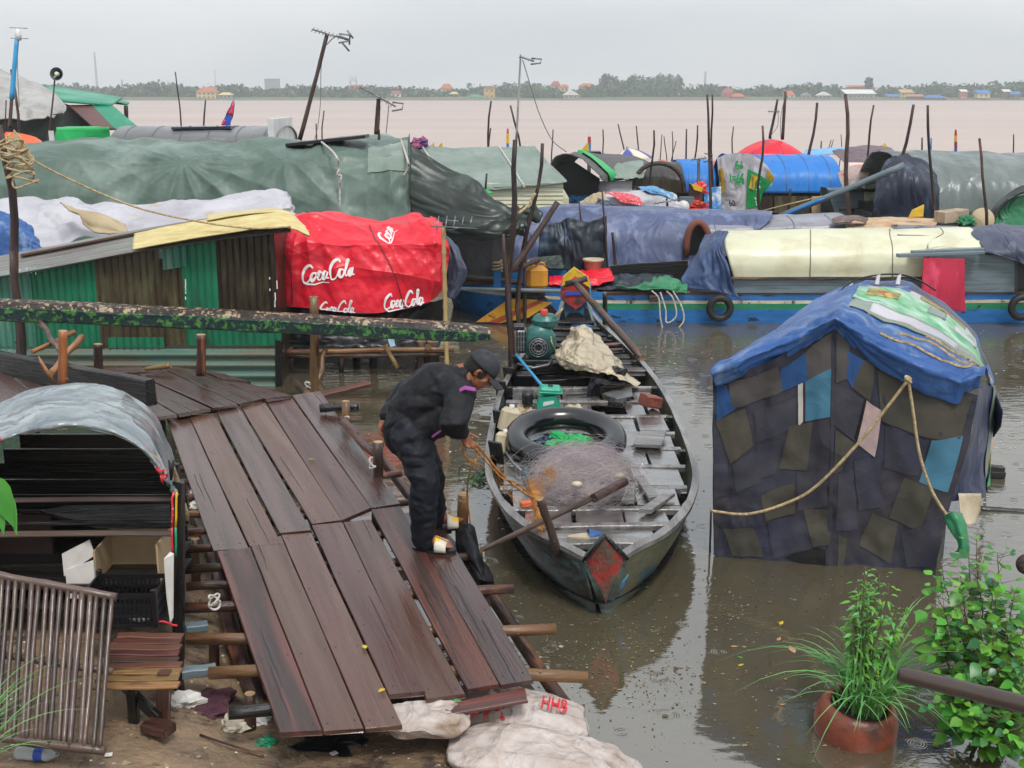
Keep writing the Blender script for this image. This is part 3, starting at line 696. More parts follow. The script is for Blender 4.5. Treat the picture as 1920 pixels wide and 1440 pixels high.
fw = {k: mat('far '+k, h(c), rough=.8, bump=0, c2=h(c), c3=tuple(x*.7 for x in h(c)), s3=.3, t3=.6) for k, c in dict(terracotta='a8553c', redtin='9c4a44', white='d8d8d4', cream='c9b987', yellow='b89b5c', blue='2f72b8', green='3f8a63', grey='8d9290', pink='b07468', brown='6d5a4c', orange='b5623a').items()}
for a in [
    ('temple_house', 'tiered orange-roofed villa on the far bank, left of the river view', 366, 407, 163, 173, 186, fw['cream'], fw['orange'], 916, 2),
    ('house', 'low cream-roofed shelter right of the tiered orange villa on the far bank', 408, 436, 173, 178, 186, fw['grey'], fw['cream']),
    ('house', 'long red-roofed house under the far water tower', 650, 688, 159, 166, 178, fw['white'], fw['redtin'], 950),
    ('house', 'small pink-roofed house among far trees left of centre', 731, 753, 170, 175, 182, fw['white'], fw['redtin'], 930),
    ('house', 'orange hip-roofed villa high among the far trees at centre', 825, 850, 157, 166, 176, fw['cream'], fw['orange'], 950),
    ('house', 'small orange roof beside the high orange villa on the far bank', 842, 860, 172, 176, 182, fw['cream'], fw['cream'], 930),
    ('pavilion', 'green-roofed pavilion at the waterline of the far bank', 875, 908, 177, 182, 187, fw['white'], fw['green'], 912),
    ('house', 'yellow two storey house next to the far green pavilion', 906, 929, 161, 165, 187, fw['yellow'], fw['brown'], 914, 2),
    ('house', 'red dome-roofed house behind far palms right of the antenna mast', 1032, 1052, 152, 160, 172, fw['cream'], fw['redtin'], 960),
    ('house', 'low orange-roofed house touching the far red dome-roofed one', 1050, 1067, 158, 163, 172, fw['cream'], fw['orange'], 950),
    ('house', 'orange tiled villa just left of the tall far grove', 1084, 1118, 156, 162, 176, fw['cream'], fw['orange'], 950),
    ('shed', 'white roofed shed below the orange villa by the far grove', 1055, 1086, 168, 178, 186, fw['grey'], fw['white'], 916, 1, 'shed', 'gable'),
    ('house', 'red-roofed house right of the far telecom mast', 1354, 1376, 165, 174, 186, fw['pink'], fw['redtin']),
    ('house', 'orange roof touching the water right of the far red roof', 1371, 1398, 175, 181, 187, fw['pink'], fw['orange'], 911),
    ('house', 'orange-roofed house with white wall, middle of the far right bank', 1470, 1492, 170, 178, 186, fw['white'], fw['orange'], 925),
    ('shed', 'grey tin shed at the water right of the orange-roofed house', 1502, 1522, 174, 178, 187, fw['grey'], fw['grey'], 913, 1, 'shed', 'gable'),
    ('shed', 'pale gabled shed left of the big white riverside shed', 1532, 1560, 172, 179, 187, fw['grey'], fw['white'], 914, 1, 'shed', 'gable'),
    ('warehouse', 'long white-roofed riverside shed on the far bank', 1585, 1644, 168, 176, 188, fw['grey'], fw['white'], 912, 1, 'shed', 'shed'),
    ('house', 'orange and yellow flat-topped house behind the long white shed', 1592, 1641, 160, 163, 172, fw['yellow'], fw['orange'], 935, 1, 'house', 'shed'),
    ('hut', 'blue-roofed hut at the water right of the white shed', 1662, 1688, 177, 181, 188, fw['yellow'], fw['blue'], 912, 1, 'hut', 'shed'),
    ('house', 'yellow stepped house behind the blue hut on the far bank', 1688, 1714, 168, 174, 186, fw['cream'], fw['yellow'], 925, 2, 'house', 'shed'),
    ('shed', 'pink tin-roofed shed at the water on the far right bank', 1703, 1734, 177, 181, 188, fw['brown'], fw['pink'], 911, 1, 'shed', 'shed'),
    ('hut', 'wide pale-blue pyramid-roofed hut on the far right bank', 1735, 1776, 178, 183, 188, fw['grey'], fw['blue'], 911, 1, 'hut'),
    ('hut', 'narrow stilt hut with pale blue roof on the far right bank', 1801, 1815, 168, 172, 186, fw['pink'], fw['white'], 914, 1, 'hut', 'shed'),
    ('hut', 'bright blue roofed hut second from the right on the far bank', 1832, 1858, 169, 175, 184, fw['cream'], fw['blue'], 914, 1, 'hut', 'shed'),
    ('hut', 'white-roofed stilt hut near the right end of the far bank', 1881, 1896, 168, 172, 186, fw['brown'], fw['white'], 915, 1, 'hut', 'shed'),
    ('hut', 'blue and white hut at the right end of the far bank', 1893, 1915, 172, 177, 187, fw['brown'], fw['blue'], 912, 1, 'hut', 'shed'),
    ('tower_block', 'unfinished grey concrete block in the haze behind the far treeline', 494, 523, 147, 148, 170, fw['grey'], fw['grey'], 1700, 5, 'building', 'shed')]:
    farhouse(*a)
def mast(label, px, top, D, wd, name='mast'):
    zt = V(px, top, D).z; x = fx(px, D); b = B()
    for s in (-1, 1):
        for t in (-1, 1): b.tube([(x+s*wd, D+t*wd, 0), (x+s*wd*.4, D+t*wd*.4, zt)], wd*.22, 4)
    for k in range(12): z = zt*k/12; b.box((x, D, z), (wd*1.8*(1-.5*k/12), wd*1.8*(1-.5*k/12), wd*.25))
    tag(b.obj(name, M['wire']), label, 'mast')
mast('tall lattice radio mast in the haze at upper left', 186, 97, 1500, 1.0)
mast('short lattice mast on the far treeline right of the tall one', 233, 149, 1400, 1.1)
mast('thin mast left of the hazy concrete block', 407, 131, 1500, .55)
mast('pale telecom tower right of the tall far grove', 1320, 134, 1300, 1.3)
wt = B(); D = 1000; x = fx(664, D); wt.box((x, D, V(664, 147, D).z), (6, 6, V(0, 142, D).z-V(0, 152, D).z)); 
for s in (-1, 1):
    for t in (-1, 1): wt.box((x+s*2.4, D+t*2.4, V(0, 152, D).z/2), (.6, .6, V(0, 152, D).z))
tag(wt.obj('water_tower', fw['white']), 'pale square water tower above the far red-roofed house', 'water tower')
# ================================================================ gangway
GA, GB, GY = .33, .076, 5.2
def G(px, py, dz=0): return WK(px, py, GA+dz, GB, GY)
gw = thing('gangway', 'wide gangway of wet brown planks on log crossbars, running up from the mud', 'gangway', G(680, 1150, -.05))
QU = [((312, 781), (352, 779), (466, 1028), (402, 1032), 'plank_dark', .0), ((355, 779), (402, 777), (528, 1020), (470, 1024), 'plank', .004), ((405, 768), (449, 764), (583, 994), (526, 999), 'plank_dark', .012),
      ((452, 760), (496, 754), (640, 975), (586, 982), 'plank', .006), ((499, 750), (545, 744), (695, 952), (641, 976), 'plank', .0), ((549, 741), (600, 733), (750, 944), (698, 952), 'plank_dark', .01)]
QL = [((408, 1034), (468, 1026), (604, 1369), (526, 1373), 'plank_red', 0), ((472, 1024), (526, 1004), (682, 1365), (607, 1369), 'plank', .004), ((529, 1003), (583, 999), (753, 1360), (686, 1366), 'plank', .0),
      ((586, 985), (641, 979), (796, 1297), (730, 1303), 'plank', .006), ((645, 979), (694, 974), (872, 1301), (801, 1310), 'plank', .0), ((697, 955), (750, 949), (935, 1282), (878, 1292), 'plank_red', .005), ((757, 962), (810, 955), (999, 1275), (940, 1284), 'plank_dark', .0)]
for q in QU+QL: quadboard('plank', [G(p[0]+(-1.1, 1.1, 1.1, -1.1)[k], p[1], q[5]) for k, p in enumerate(q[:4])], .028, M[q[4]], gw, nails=True)
for (a, b_, r, m) in [((392, 1262), (1102, 1268), .036, 'bark_light'), ((350, 1100), (640, 1085), .03, 'bark'), ((345, 965), (600, 955), .028, 'bark_light'), ((338, 905), (560, 890), .028, 'bark'), ((330, 850), (520, 840), .026, 'bark'), ((350, 1197), (1042, 1178), .036, 'bark_light'), ((345, 1140), (963, 1104), .034, 'bark'), ((345, 1068), (905, 1046), .032, 'bark'), ((343, 1030), (846, 992), .03, 'bark'),
                      ((343, 1000), (765, 940), .03, 'bark'), ((338, 935), (752, 886), .03, 'bark'), ((330, 880), (718, 832), .03, 'bark'), ((322, 812), (672, 764), .03, 'bark')]:
    log('crossbar', G(*a, -.032-r), G(*b_, -.032-r), r, r*.92, M[m], gw, .015)
log('stringer', G(350, 905, -.16), W(492, 1330, .05), .045, .05, M['bark'], gw, .02, 12)
log('stringer', G(690, 830, -.16), W(1092, 1352, .02), .04, .045, M['bark'], gw, .02, 12)
log('stringer', G(520, 800, -.16), W(760, 1330, .06), .045, .05, M['bark'], gw, .02, 12)
for (p, z) in [((395, 1190), -.1), ((462, 1300), -.1), ((905, 1110), -.3), ((700, 900), -.3), ((360, 1010), -.1)]:
    c = G(*p, -.1); log('leg', (c.x, c.y, z), (c.x+.02, c.y, c.z), .035, .03, M['bark'], gw, .01, 5)
tag(log('ground_log', W(428, 1338, .32), W(640, 1316, .28), .035, .035, M['blackwood'], None, .01), 'short black log lying on the mud under the lower left edge of the gangway', 'log')
# ---------------------------------------------------------------- landing
PZ = .74
ld = thing('landing', 'dark wet plank landing at the top of the gangway, beside the green corrugated shack', 'landing', W(330, 730, PZ-.1))
for q, m, dz in [(((262, 702), (308, 693), (445, 757), (399, 763)), 'plank_dark', .012), (((313, 692), (372, 694), (495, 747), (449, 757)), 'plank_dark', .006), (((418, 714), (462, 718), (546, 741), (500, 748)), 'plank_dark', .014), (((206, 701), (258, 703), (395, 766), (335, 776)), 'plank_dark', .0),
                 (((150, 704), (202, 702), (331, 777), (282, 784)), 'plank_dark', .004), (((378, 694), (420, 700), (470, 716), (424, 712)), 'plank_dark', 0), (((92, 704), (146, 705), (278, 786), (215, 790)), 'plank', 0), (((20, 700), (88, 704), (212, 792), (130, 796)), 'plank_dark', 0), (((-60, 700), (16, 700), (127, 797), (30, 800)), 'plank_dark', 0), (((170, 688), (318, 686), (372, 693), (210, 699)), 'plank_dark', -.004)]:
    quadboard('plank', [W(*p, PZ+dz) for p in q], .032, M[m], ld, nails=True)
for a, b_ in [((60, 700), (440, 712)), ((150, 735), (500, 742)), ((250, 772), (440, 768))]: log('crossbar', W(*a, PZ-.07), W(*b_, PZ-.07), .035, .03, M['blackwood'], ld, .01)
for p in [(200, 702), (420, 722), (300, 765), (500, 750), (60, 760)]:
    c = W(*p, PZ-.1); log('leg', (c.x, c.y, -.4), (c.x, c.y, PZ-.04), .045, .04, M['blackwood'], ld, .01, 5)
def post(label, px, y0, y1, wpx, D, m, group=None, zb=None, lean=0, bend=.01, name='post'):
    A = V(px+lean, y1, D); T = V(px, y0, D); r = wpx/FP*D/2*1.02
    if zb is not None: A = T+(A-T)*((T.z-zb)/(T.z-A.z))
    o = log(name, A, T, r*1.05, r, M[m], None, bend, 9, 9, 1); return tag(o, label, 'post', group)
post('freshly peeled orange post standing against the black timber beam at left', 118, 620, 722, 17, 10.0, 'peeled')
post('short dark post stub behind the black timber beam, left of the brown post', 184, 645, 700, 17, 11.2, 'bark')
post('reddish brown post on the landing with wet wood chips at its foot', 377, 627, 704, 17, 10.9, 'bark')
post('tall split post in front of the red tarp, rising above the mossy beam', 589, 556, 735, 17, 13.1, 'bark_light', zb=-.3)
post('short fresh post at the top right corner of the gangway', 648, 752, 786, 15, 9.75, 'bark_light', zb=-.3)
post('short dark post at the right edge of the gangway, by the crouching man\'s hand'.replace('crouching man\'s', 'bent man\'s left'), 709, 828, 884, 19, 8.5, 'bark', zb=-.3)
post('sawn post with an orange rope tied to its top, between the man and the canoe', 868, 926, 1010, 22, 7.75, 'bark_light', zb=-.3)
o = rope('rope', [V(875, 930, 7.66), V(870, 942, 7.62), V(861, 938, 7.66)], .006, 'rope_orange'); tag(o, 'orange twine lashed round the sawn post beside the canoe', 'rope')
# long timber and loose sticks
b = B(); A, E = V(-60, 668, 11.8), V(283, 737, 9.75); F = frame(A, E); L = (E-A).length
for i in range(10):
    pass
P = []; n = 14; vs = []
for i in range(n):
    t = i/(n-1); hh = .115+.012*noise.noise((t*4, 0, 3)); 
    for (y, z) in ((-.045, -hh), (-.05, -hh+.012), (-.05, hh-.012), (-.042, hh), (.042, hh), (.05, hh-.015), (.05, -hh+.012), (.045, -hh)):
        vs.append((L*t+(.02*noise.noise((y*30, z*30, 1)) if i == n-1 else 0), y+.006*noise.noise((t*5, z*9, 0)), z+.01*noise.noise((t*3, y*20, 5))))
b.add(vs, [(i*8+j, i*8+(j+1) % 8, (i+1)*8+(j+1) % 8, (i+1)*8+j) for i in range(n-1) for j in range(8)]+[tuple(range(8))[::-1], tuple((n-1)*8+j for j in range(8))])
tag(b.obj('timber_beam', M['blackwood'], None, F, local=True), 'thick black rotting timber laid across the landing behind the arched shelter', 'beam')
tag(log('stick', V(95, 700, 10.1), V(155, 632, 11.6), .03, .035, M['peeled'], None, .02), 'fat split branch with a pale broken end, left of the peeled post', 'stick')
tag(log('stick', V(60, 660, 11), V(140, 622, 11.4), .022, .028, M['bark'], None, .04), 'dark thin branch crossing behind the peeled post', 'stick')
tag(log('stick', V(75, 605, 12), V(118, 665, 10.6), .03, .026, M['bark'], None, .02), 'brown branch slanting down under the mossy beam towards the peeled post', 'stick')
b = B(); b.tube([V(106, 722, 9.9), V(90, 700, 9.85), V(78, 680, 9.9), V(72, 668, 10)], [.006, .02, .017, .006], 6, flat=((0, 1, 0), .4)); tag(b.obj('bark_strip', M['peeled']), 'strip of torn reddish bark leaning on the black beam, left of the peeled post', 'bark')
tag(log('stick', V(272, 692, 11.2), V(320, 685, 11.2), .02, .03, M['bark_light'], None, .01), 'broken orange branch end lying on the landing in front of the shack', 'stick')
tag(plank('loose_plank', V(585, 742, 11.6), V(692, 716, 11.9), .14, .04, M['plank_red']), 'reddish plank sticking out over the water right of the landing', 'plank')
tag(log('stick', V(548, 712, 11.8), V(575, 738, 11.2), .035, .035, M['bark'], None, .02), 'stub of round pole poking up at the right corner of the landing', 'stick')
tag(log('stick', V(600, 765, 9.9), V(674, 762, 9.9), .04, .035, M['blackwood'], None, .02), 'black round bar running right from the top of the gangway over the water', 'pole')
tag(log('stick', V(640, 787, 9.4), V(705, 855, 8.6), .035, .035, M['bark'], None, .03), 'grey side rail pole along the upper right edge of the gangway', 'pole')
for k, (p, D, lb) in enumerate([((577, 722), 12.9, 'tangle of white rope round the foot of the tall split post'), ((648, 790), 9.5, 'white rope knot on the side rail at the top right of the gangway'), ((700, 868), 8.5, 'white rope tie at the foot of the short dark post'), ((402, 1128), 6.2, 'white cloth tie knotted round a crossbar left of the gangway')]):
    c = V(*p, D); P = [c+Vector((.03*math.cos(t*1.1), .035*math.sin(t*1.1), .035*math.sin(t*.77+k))) for t in range(16)]; o = rope('rope_knot', P, .007, 'rope_white', n=70); tag(o, lb, 'rope')
# ---------------------------------------------------------------- arched shelter at left
sh = thing('shelter', 'low arched shelter of black boards under a silver tarp at the left edge', 'shelter', W(170, 1250, .1))
fr = [(-150, 905), (-60, 838), (0, 818), (60, 800), (118, 791), (200, 802), (262, 832), (300, 874), (332, 920)]; bk = [(-140, 862), (-60, 782), (0, 757), (52, 733), (112, 722), (192, 725), (250, 746), (302, 800), (340, 905)]
rows = [[V(x, y+9, 6.33) for x, y in fr], [V(x, y, 6.36) for x, y in fr], [V((x*.6+u*.4), (y*.6+v*.4)-5, 6.8) for (x, y), (u, v) in zip(fr, bk)], [V((x*.3+u*.7), (y*.3+v*.7)-3, 7.15) for (x, y), (u, v) in zip(fr, bk)], [V(x, y, 7.5) for x, y in bk], [V(x, y+12, 7.6) for x, y in bk]]
s = Sheet(rows[::-1], 110, 60, .022, 5, 6, sc=26, samp=.012, seed=3, edge=.008)
b = s.b(); 
M['sil2'] = tarp('grey green tarp print', h('5d7470'), h('4d625f'), rough=.3)
s.patch(b, [(.80, .1), (.97, .1), (.985, .97), (.83, .93)], 1, .012, 14)
s.patch(b, [(.83, .35), (.9, .3), (.91, .55), (.86, .6)], 2, .02, 6); s.patch(b, [(.84, .75), (.9, .72), (.93, .95), (.88, .9)], 2, .02, 6)
s.patch(b, [(.22, .82), (.25, .8), (.26, .93), (.23, .95)], 2, .012, 3)
b.obj('roof_tarp', [M['t_silver'], M['sil2'], M['letter_red']], sh, solid=.006)
b = B(); c0 = V(0, 830, 7.3)
for k in range(9):
    z = .35+k*.105; b.box((-2.86+random.uniform(-.01, .01), 7.42+random.uniform(-.01, .01), z), (1.38-max(0, k-5)*.2, .03, .098), jit=.004)
b.obj('back_wall', M['blackwood'], sh)
b = B(); b.box((-3.45, 6.9, .75), (.03, 1.1, 1.1)); b.obj('side_wall', M['blackwood'], sh)
for (px, y0, y1, D, wpx, m) in [(333, 905, 1250, 6.36, 22, 'blackwood'), (325, 870, 1150, 7.4, 18, 'blackwood'), (-90, 880, 1260, 6.4, 20, 'blackwood'), (60, 1040, 1150, 6.9, 16, 'blackwood')]:
    A, T = V(px, y1, D), V(px, y0, D); plank('post', A, T, wpx/FP*D, .05, M[m], sh, up=(0, -1, 0))
for (x0, x1, y, D, wz, m) in [(-140, 326, 938, 6.42, .03, 'bamboo_dark'), (-140, 326, 1003, 6.40, .035, 'bamboo_dark'), (-140, 322, 982, 6.5, .03, 'blackwood'), (-100, 318, 872, 7.38, .02, 'blackwood'), (-100, 318, 905, 7.36, .02, 'blackwood'), (40, 322, 960, 6.9, .02, 'blackwood')]:
    plank('rail', V(x0, y, D), V(x1, y-2, D), wz, .03, M[m], sh, up=(0, -1, .3))
b = B(); b.prism([W(75, 958, .95), W(120, 948, .97), W(318, 945, .99), W(322, 985, .96), W(180, 985, .95)], (0, 0, -.02)); b.obj('shelf', M['blackwood'], sh)
for (z, y0) in ((.62, 1046), (.5, 1160)):
    b = B(); b.box((-2.78, 6.75, z-.02), (1.42, .7, .03)); b.obj('shelf', M['blackwood'], sh)
b = B(); b.box((-3.05, 6.9, .62), (.35, .03, .5)); b.obj('back_panel', mat('dark board', h('3a2620'), h('241915'), 3, rough=.5), sh)
tag(log('leaning_stick', V(351, 975, 6.5), V(322, 868, 6.3), .012, .012, M['rope'], None, .05), 'thin stick wrapped in string leaning on the right corner of the arched shelter', 'stick')
b = B(); b.tube([V(321, 862, 6.25), V(321, 900, 6.25)], [.02, .007], 6); tag(b.obj('brush_handle', M['black']), 'black tapered handle standing at the right edge of the silver roof', 'handle')
for dx, mm, nm in ((-4, M['letter_red'], 'red'), (3, M['yellow'], 'yellow and green')):
    b = B(); P = [V(329+dx*.7, 922, 6.28)]+[V(327+dx+random.uniform(-1, 1), 935+k*18, 6.27) for k in range(7)]; b.tube(P[:5], .007, 5, flat=((0, 1, 0), .4)); b.tube(P[4:], .007, 5, mi=1, flat=((0, 1, 0), .4))
    tag(b.obj('ribbon', [mm, mm if dx < 0 else M['green']]), nm+' ribbon hanging from the right post of the arched shelter', 'ribbon')
b = B(); b.prism([V(277, 846, 6.34), V(297, 860, 6.34), V(283, 868, 6.34)], (0, .01, 0)); b.obj('cardboard_flap', M['card'], sh)
# slatted stand with box, crate
st = thing('slatted_stand', 'low stand topped with rough brown wooden slats in front of the arched shelter', 'stand', W(300, 1360, .25))
for k in range(9):
    y = 5.42+k*.07; b = B()
    A, E = Vector((-2.12-.01*k+random.uniform(-.02, .02), y, .5+random.uniform(-.004, .004))), Vector((-1.70-.016*k+random.uniform(-.012, .012), y+random.uniform(-.012, .012), .5))
    plank('slat', A, E, .062, .014, M['bark_light'] if k < 3 else M['plank_red'], st)
A, T = V(303, 1362, 5.5), V(305, 1265, 5.5); plank('leg', A, T, .065, .06, M['plank'], st, up=(0, -1, 0)); plank('leg', (-1.97, 5.95, .15), (-1.97, 5.95, .48), .05, .05, M['blackwood'], st, up=(0, -1, 0)); plank('leg', (-1.86, 5.95, .1), (-1.86, 5.95, .48), .05, .05, M['blackwood'], st, up=(0, -1, 0))
plank('leg', (-1.97, 5.5, .2), (-1.97, 5.5, .48), .05, .05, M['blackwood'], st, up=(0, -1, 0))
plank('brace', V(212, 1272, 5.6), V(292, 1348, 5.45), .05, .04, M['blackwood'], st, up=(0, -1, 0)); plank('foot', W(275, 1350, .29), W(318, 1362, .29), .1, .05, M['bark'], st)
bx = B(); A = V(120, 1150, 6.62)
cz = .5; x0, x1, D = V(178, 0, 6.6).x, V(302, 0, 6.6).x, 6.6
x0, x1 = -2.45, -2.08
bx.box(((x0+x1)/2, 6.72, cz+.2), (x1-x0, .012, .36)); bx.box((x1, 6.58, cz+.18), (.012, .28, .34)); bx.box((x0, 6.58, cz+.16), (.012, .28, .3)); bx.box(((x0+x1)/2, 6.58, cz+.012), (x1-x0, .28, .012))
o = bx.obj('cardboard_box', M['card']); tag(o, 'open cardboard box with a torn pale flap inside the arched shelter', 'box')
b = B(); b.prism([Vector((x0, 6.45, cz+.28)), Vector((x0-.18, 6.42, cz+.16)), Vector((x0-.18, 6.42, cz+.3)), Vector((x0-.02, 6.44, cz+.38))], (0, .01, 0)); b.prism([Vector((x0-.17, 6.42, cz+.02)), Vector((x0, 6.42, cz+.02)), Vector((x0, 6.42, cz+.26)), Vector((x0-.17, 6.42, cz+.2))], (0, .01, 0)); b.obj('flap', M['foam'], o)
cr_ = thing('plastic_crate', 'black ventilated plastic crate in front of the cardboard box', 'crate', (-2.1, 6.2, cz))
cx, cy, wx, wy, hh = -2.2, 6.22, .4, .28, .2
def crate_side(x0, y0, x1, y1):
    b = B(); n = 15; d = Vector((x1-x0, y1-y0, 0)); L = d.length; R = Matrix.Rotation(math.atan2(d.y, d.x), 3, 'Z'); c = Vector(((x0+x1)/2, (y0+y1)/2, 0))
    for z in (.01, .065, .13, .19): b.box(c+Vector((0, 0, cz+z)), (L, .012, .016 if z < .18 else .025), R)
    for k in range(n+1): b.box(Vector((x0, y0, cz+.1))+d*(k/n), (.009, .01, .19), R)
    b.obj('side', M['black'], cr_)
crate_side(cx-wx/2, cy-wy/2, cx+wx/2, cy-wy/2); crate_side(cx-wx/2, cy+wy/2, cx+wx/2, cy+wy/2); crate_side(cx-wx/2, cy-wy/2, cx-wx/2, cy+wy/2); crate_side(cx+wx/2, cy-wy/2, cx+wx/2, cy+wy/2)
b = B(); b.box((cx, cy, cz+.008), (wx, wy, .01)); b.obj('base', M['black'], cr_); 
for sx in (-1, 1):
    for sy in (-1, 1): b = B(); b.box((cx+sx*wx/2, cy+sy*wy/2, cz+.115), (.03, .03, .23), ch=.006); b.obj('corner_post', M['black'], cr_)
b = B(); b.prism([V(307, 1048, 6.2), V(318, 1036, 6.24), V(325, 1040, 6.24), V(324, 1160, 6.2), V(319, 1168, 6.2), V(312, 1120, 6.2)], (0, .015, 0)); tag(b.obj('foam_sheet', M['foam']), 'narrow white foam sheet leaning on the shelter post right of the black crate', 'foam')
o = rope('red_string', [W(290, 1170, .51), W(303, 1165, .52), W(315, 1168, .51), W(325, 1172, .51), W(332, 1173, .51)], .006, 'letter_red'); tag(o, 'knotted red string on the slatted stand', 'string')
o = rope('wrapper', [W(245, 1160, .51), W(262, 1163, .53), W(280, 1160, .51), W(293, 1154, .52)], .012, 'rope_white'); tag(o, 'twisted red and white wrapper lying below the black crate', 'wrapper')
for (a, e, lb) in [((348, 1172), (390, 1166), 'upper grey timber step between the shelter post and the gangway logs'), ((340, 1255), (404, 1247), 'lower grey timber step beside the slatted stand')]:
    tag(plank('timber_block', W(*a, .3), W(*e, .3), .07, .05, M['boatgrey']), lb, 'timber')
# bamboo rack
rk = thing('bamboo_rack', 'rack of thin wet bamboo slats leaning at the lower left corner', 'rack', V(100, 1400, 5.05))
tl, tr, br, bl = V(-30, 1074, 5.5), V(218, 1120, 5.5), V(197, 1408, 5.02), V(-50, 1378, 5.02)
def bam(name, A, E, r, m, par):
    b = B(); n = 16; P = logpts(A, E, .006, n); rr = [r*(1.18 if (i % 5 == 2) else 1) for i in range(n)]; b.tube(P, rr, 8, jit=.02); return b.obj(name, M[m], par, frame(A, E))
bam('rail', tl, tr, .022, 'bamboo_dark', rk); bam('rail', bl, br, .022, 'bamboo_dark', rk); bam('rail', tl.lerp(bl, .52)+Vector((0, .03, 0)), tr.lerp(br, .52)+Vector((0, .03, 0)), .018, 'bamboo_dark', rk)
for k in range(18):
    t = (k+.5)/18+random.uniform(-.008, .008); bam('slat', tl.lerp(tr, t)+Vector((0, -.01, 0)), bl.lerp(br, min(1, t+random.uniform(-.012, .012)))+Vector((0, -.01, 0)), random.uniform(.011, .0155), random.choice(['bamboo_dark']*5+['plank_red']), rk)
# ---------------------------------------------------------------- sandbags, board, litter
def bag(name, label, c, d, rz=0, tilt=(0, 0), m='sack', letters=None):
    n, k = 56, 40; P = np.zeros((k, n, 3)); sd = random.random()*40
    for j in range(k):
        ph = -math.pi/2+math.pi*j/(k-1)
        for i in range(n):
            a = 2*math.pi*i/(n-1); f = lambda v, e: math.copysign(abs(v)**e, v)
            x = f(math.cos(ph), .75)*f(math.cos(a), .62); y = f(math.cos(ph), .75)*f(math.sin(a), .62); z = f(math.sin(ph), .9)
            q = 1+.10*noise.noise((x*1.6+sd, y*1.6, z*1.6))+.05*noise.noise((x*6+sd, y*3, z*3))+.012*math.sin(x*19+sd)*abs(y)**3; P[j, i] = (x*d[0]/2*q, y*d[1]/2*q, z*d[2]/2*q*(1-.3*abs(x)**3)+.016*rdg(np.array([x*3+sd, y*3, z]), 3)*(z > -.3)+.02*noise.noise((x*2+sd, y*2.5, 4)))
    Mx = Matrix.Translation(Vector(c)) @ Matrix.Rotation(rz, 4, 'Z') @ Matrix.Rotation(tilt[0], 4, 'X') @ Matrix.Rotation(tilt[1], 4, 'Y')
    b = B(); b.grid(P)
    if letters:
        for (txt, x0, y0, w_, h_) in letters:
            def fn(x, y):
                X, Y = x0+x*w_, y0+y*h_; u, v = min(.96, abs(2*X/d[0])), min(.96, abs(2*Y/d[1])); zz = d[2]/2*max(.05, (1-u**3.2)*(1-v**3.2))**.45
                q = 1+.10*noise.noise((2*X/d[0]*1.6+sd, 2*Y/d[1]*1.6, 1.6*.8)); return (X, Y, zz*q*.97+.012)
            text_on(b, txt, fn, 1, .02)
    o = b.obj(name, [M[m], M['letter_red']], None, Mx, local=True); return tag(o, label, 'sandbag')
bag('sandbag', 'small off-white sandbag at the foot of the gangway, left of the lettered one', W(800, 1350, .27), (.46, .26, .13), .1)
bag('sandbag', 'white sandbag with red and orange lettering under the short loose board', W(965, 1343, .13), (.8, .38, .2), -.12, (.1, .08), letters=[('ON', -.30, -.16, .26, .12), ('HHB', .14, -.04, .14, .12)])
bag('sandbag', 'biggest white sandbag, lying at the bottom edge by the water', W(1022, 1432, .1), (.98, .46, .22), -.15, (.05, .1))
M['mudsack'] = M['sack']
tag(quadboard('loose_board', [W(*p, .33) for p in ((826, 1322), (832, 1341), (990, 1312), (983, 1288))], .02, M['plank_red']), 'short reddish board lying across the sandbags at the foot of the gangway', 'board')
def on_ground(px, py, dz=0):
    p = W(px, py, .3)
    for _ in range(6): p = W(px, py, ground_z(p.x, p.y))
    return p+Vector((0, 0, dz))
bt = thing('plastic_bottle', 'empty clear plastic bottle with a blue label lying at the bottom left corner', 'bottle', on_ground(72, 1424))
c = on_ground(72, 1426, .035); Mx = Matrix.Rotation(math.pi/2, 4, 'Y'); Mx = Matrix.Rotation(-.12, 4, 'Z') @ Mx
m_pet = mat('clear bottle plastic', h('c9d0d4'), rough=.12, bump=.2, bsc=60, alpha=.55)
b = B(); b.lathe([(.001, -.11), (.03, -.108), (.033, -.09), (.03, -.08), (.033, -.07), (.03, -.06), (.033, -.05), (.033, .02), (.03, .03), (.033, .04), (.03, .06), (.013, .088), (.013, .1)], c, 18, Mx=Mx); b.obj('body', m_pet, bt)
b = B(); b.lathe([(.0338, -.01), (.0338, .035)], c, 18, Mx=Mx); b.obj('label', M['letter_blue'], bt)
b = B(); b.lathe([(.0145, .096), (.0145, .112), (.001, .113)], c, 14, Mx=Mx); b.obj('cap', M['steel'], bt)
def crumple(name, label, cat, c, r, m, flat=.5, seed=0, n=20):
    b = B(); b.ball(c, (r, r, r*flat), n, n-4); a = np.array(b.v)-np.array(c); dd = 1+.55*vn(a/r*2.3+seed*7)+.3*vn(a/r*6+seed); a = a*dd[:, None]; b.v = (a+np.array(c)).tolist(); b.s = [False]*len(b.s)
    return tag(b.obj(name, m), label, cat)
crumple('plastic_bag', 'crumpled clear bag on the mud left of the gangway foot', 'plastic bag', on_ground(440, 1363, .01), .075, M['plastic_clear'], .6, 3)
crumple('foam_tray', 'broken white foam tray on the mud behind the stand', 'foam', on_ground(345, 1317, .01), .1, M['foam'], .25, 5)
crumple('cloth', 'wet maroon cloth lying in the mud right of the stand leg', 'cloth', on_ground(395, 1322, .0), .16, mat('maroon cloth', h('4a2532'), rough=.7), .22, 8)
crumple('cloth', 'black rotten rag on the mud at the foot of the gangway', 'rag', on_ground(625, 1388, .0), .17, M['black'], .1, 12)
crumple('plastic_wrapper', 'white plastic wrapper beside the short black log', 'wrapper', on_ground(488, 1350, .01), .08, M['foam'], .25, 14)
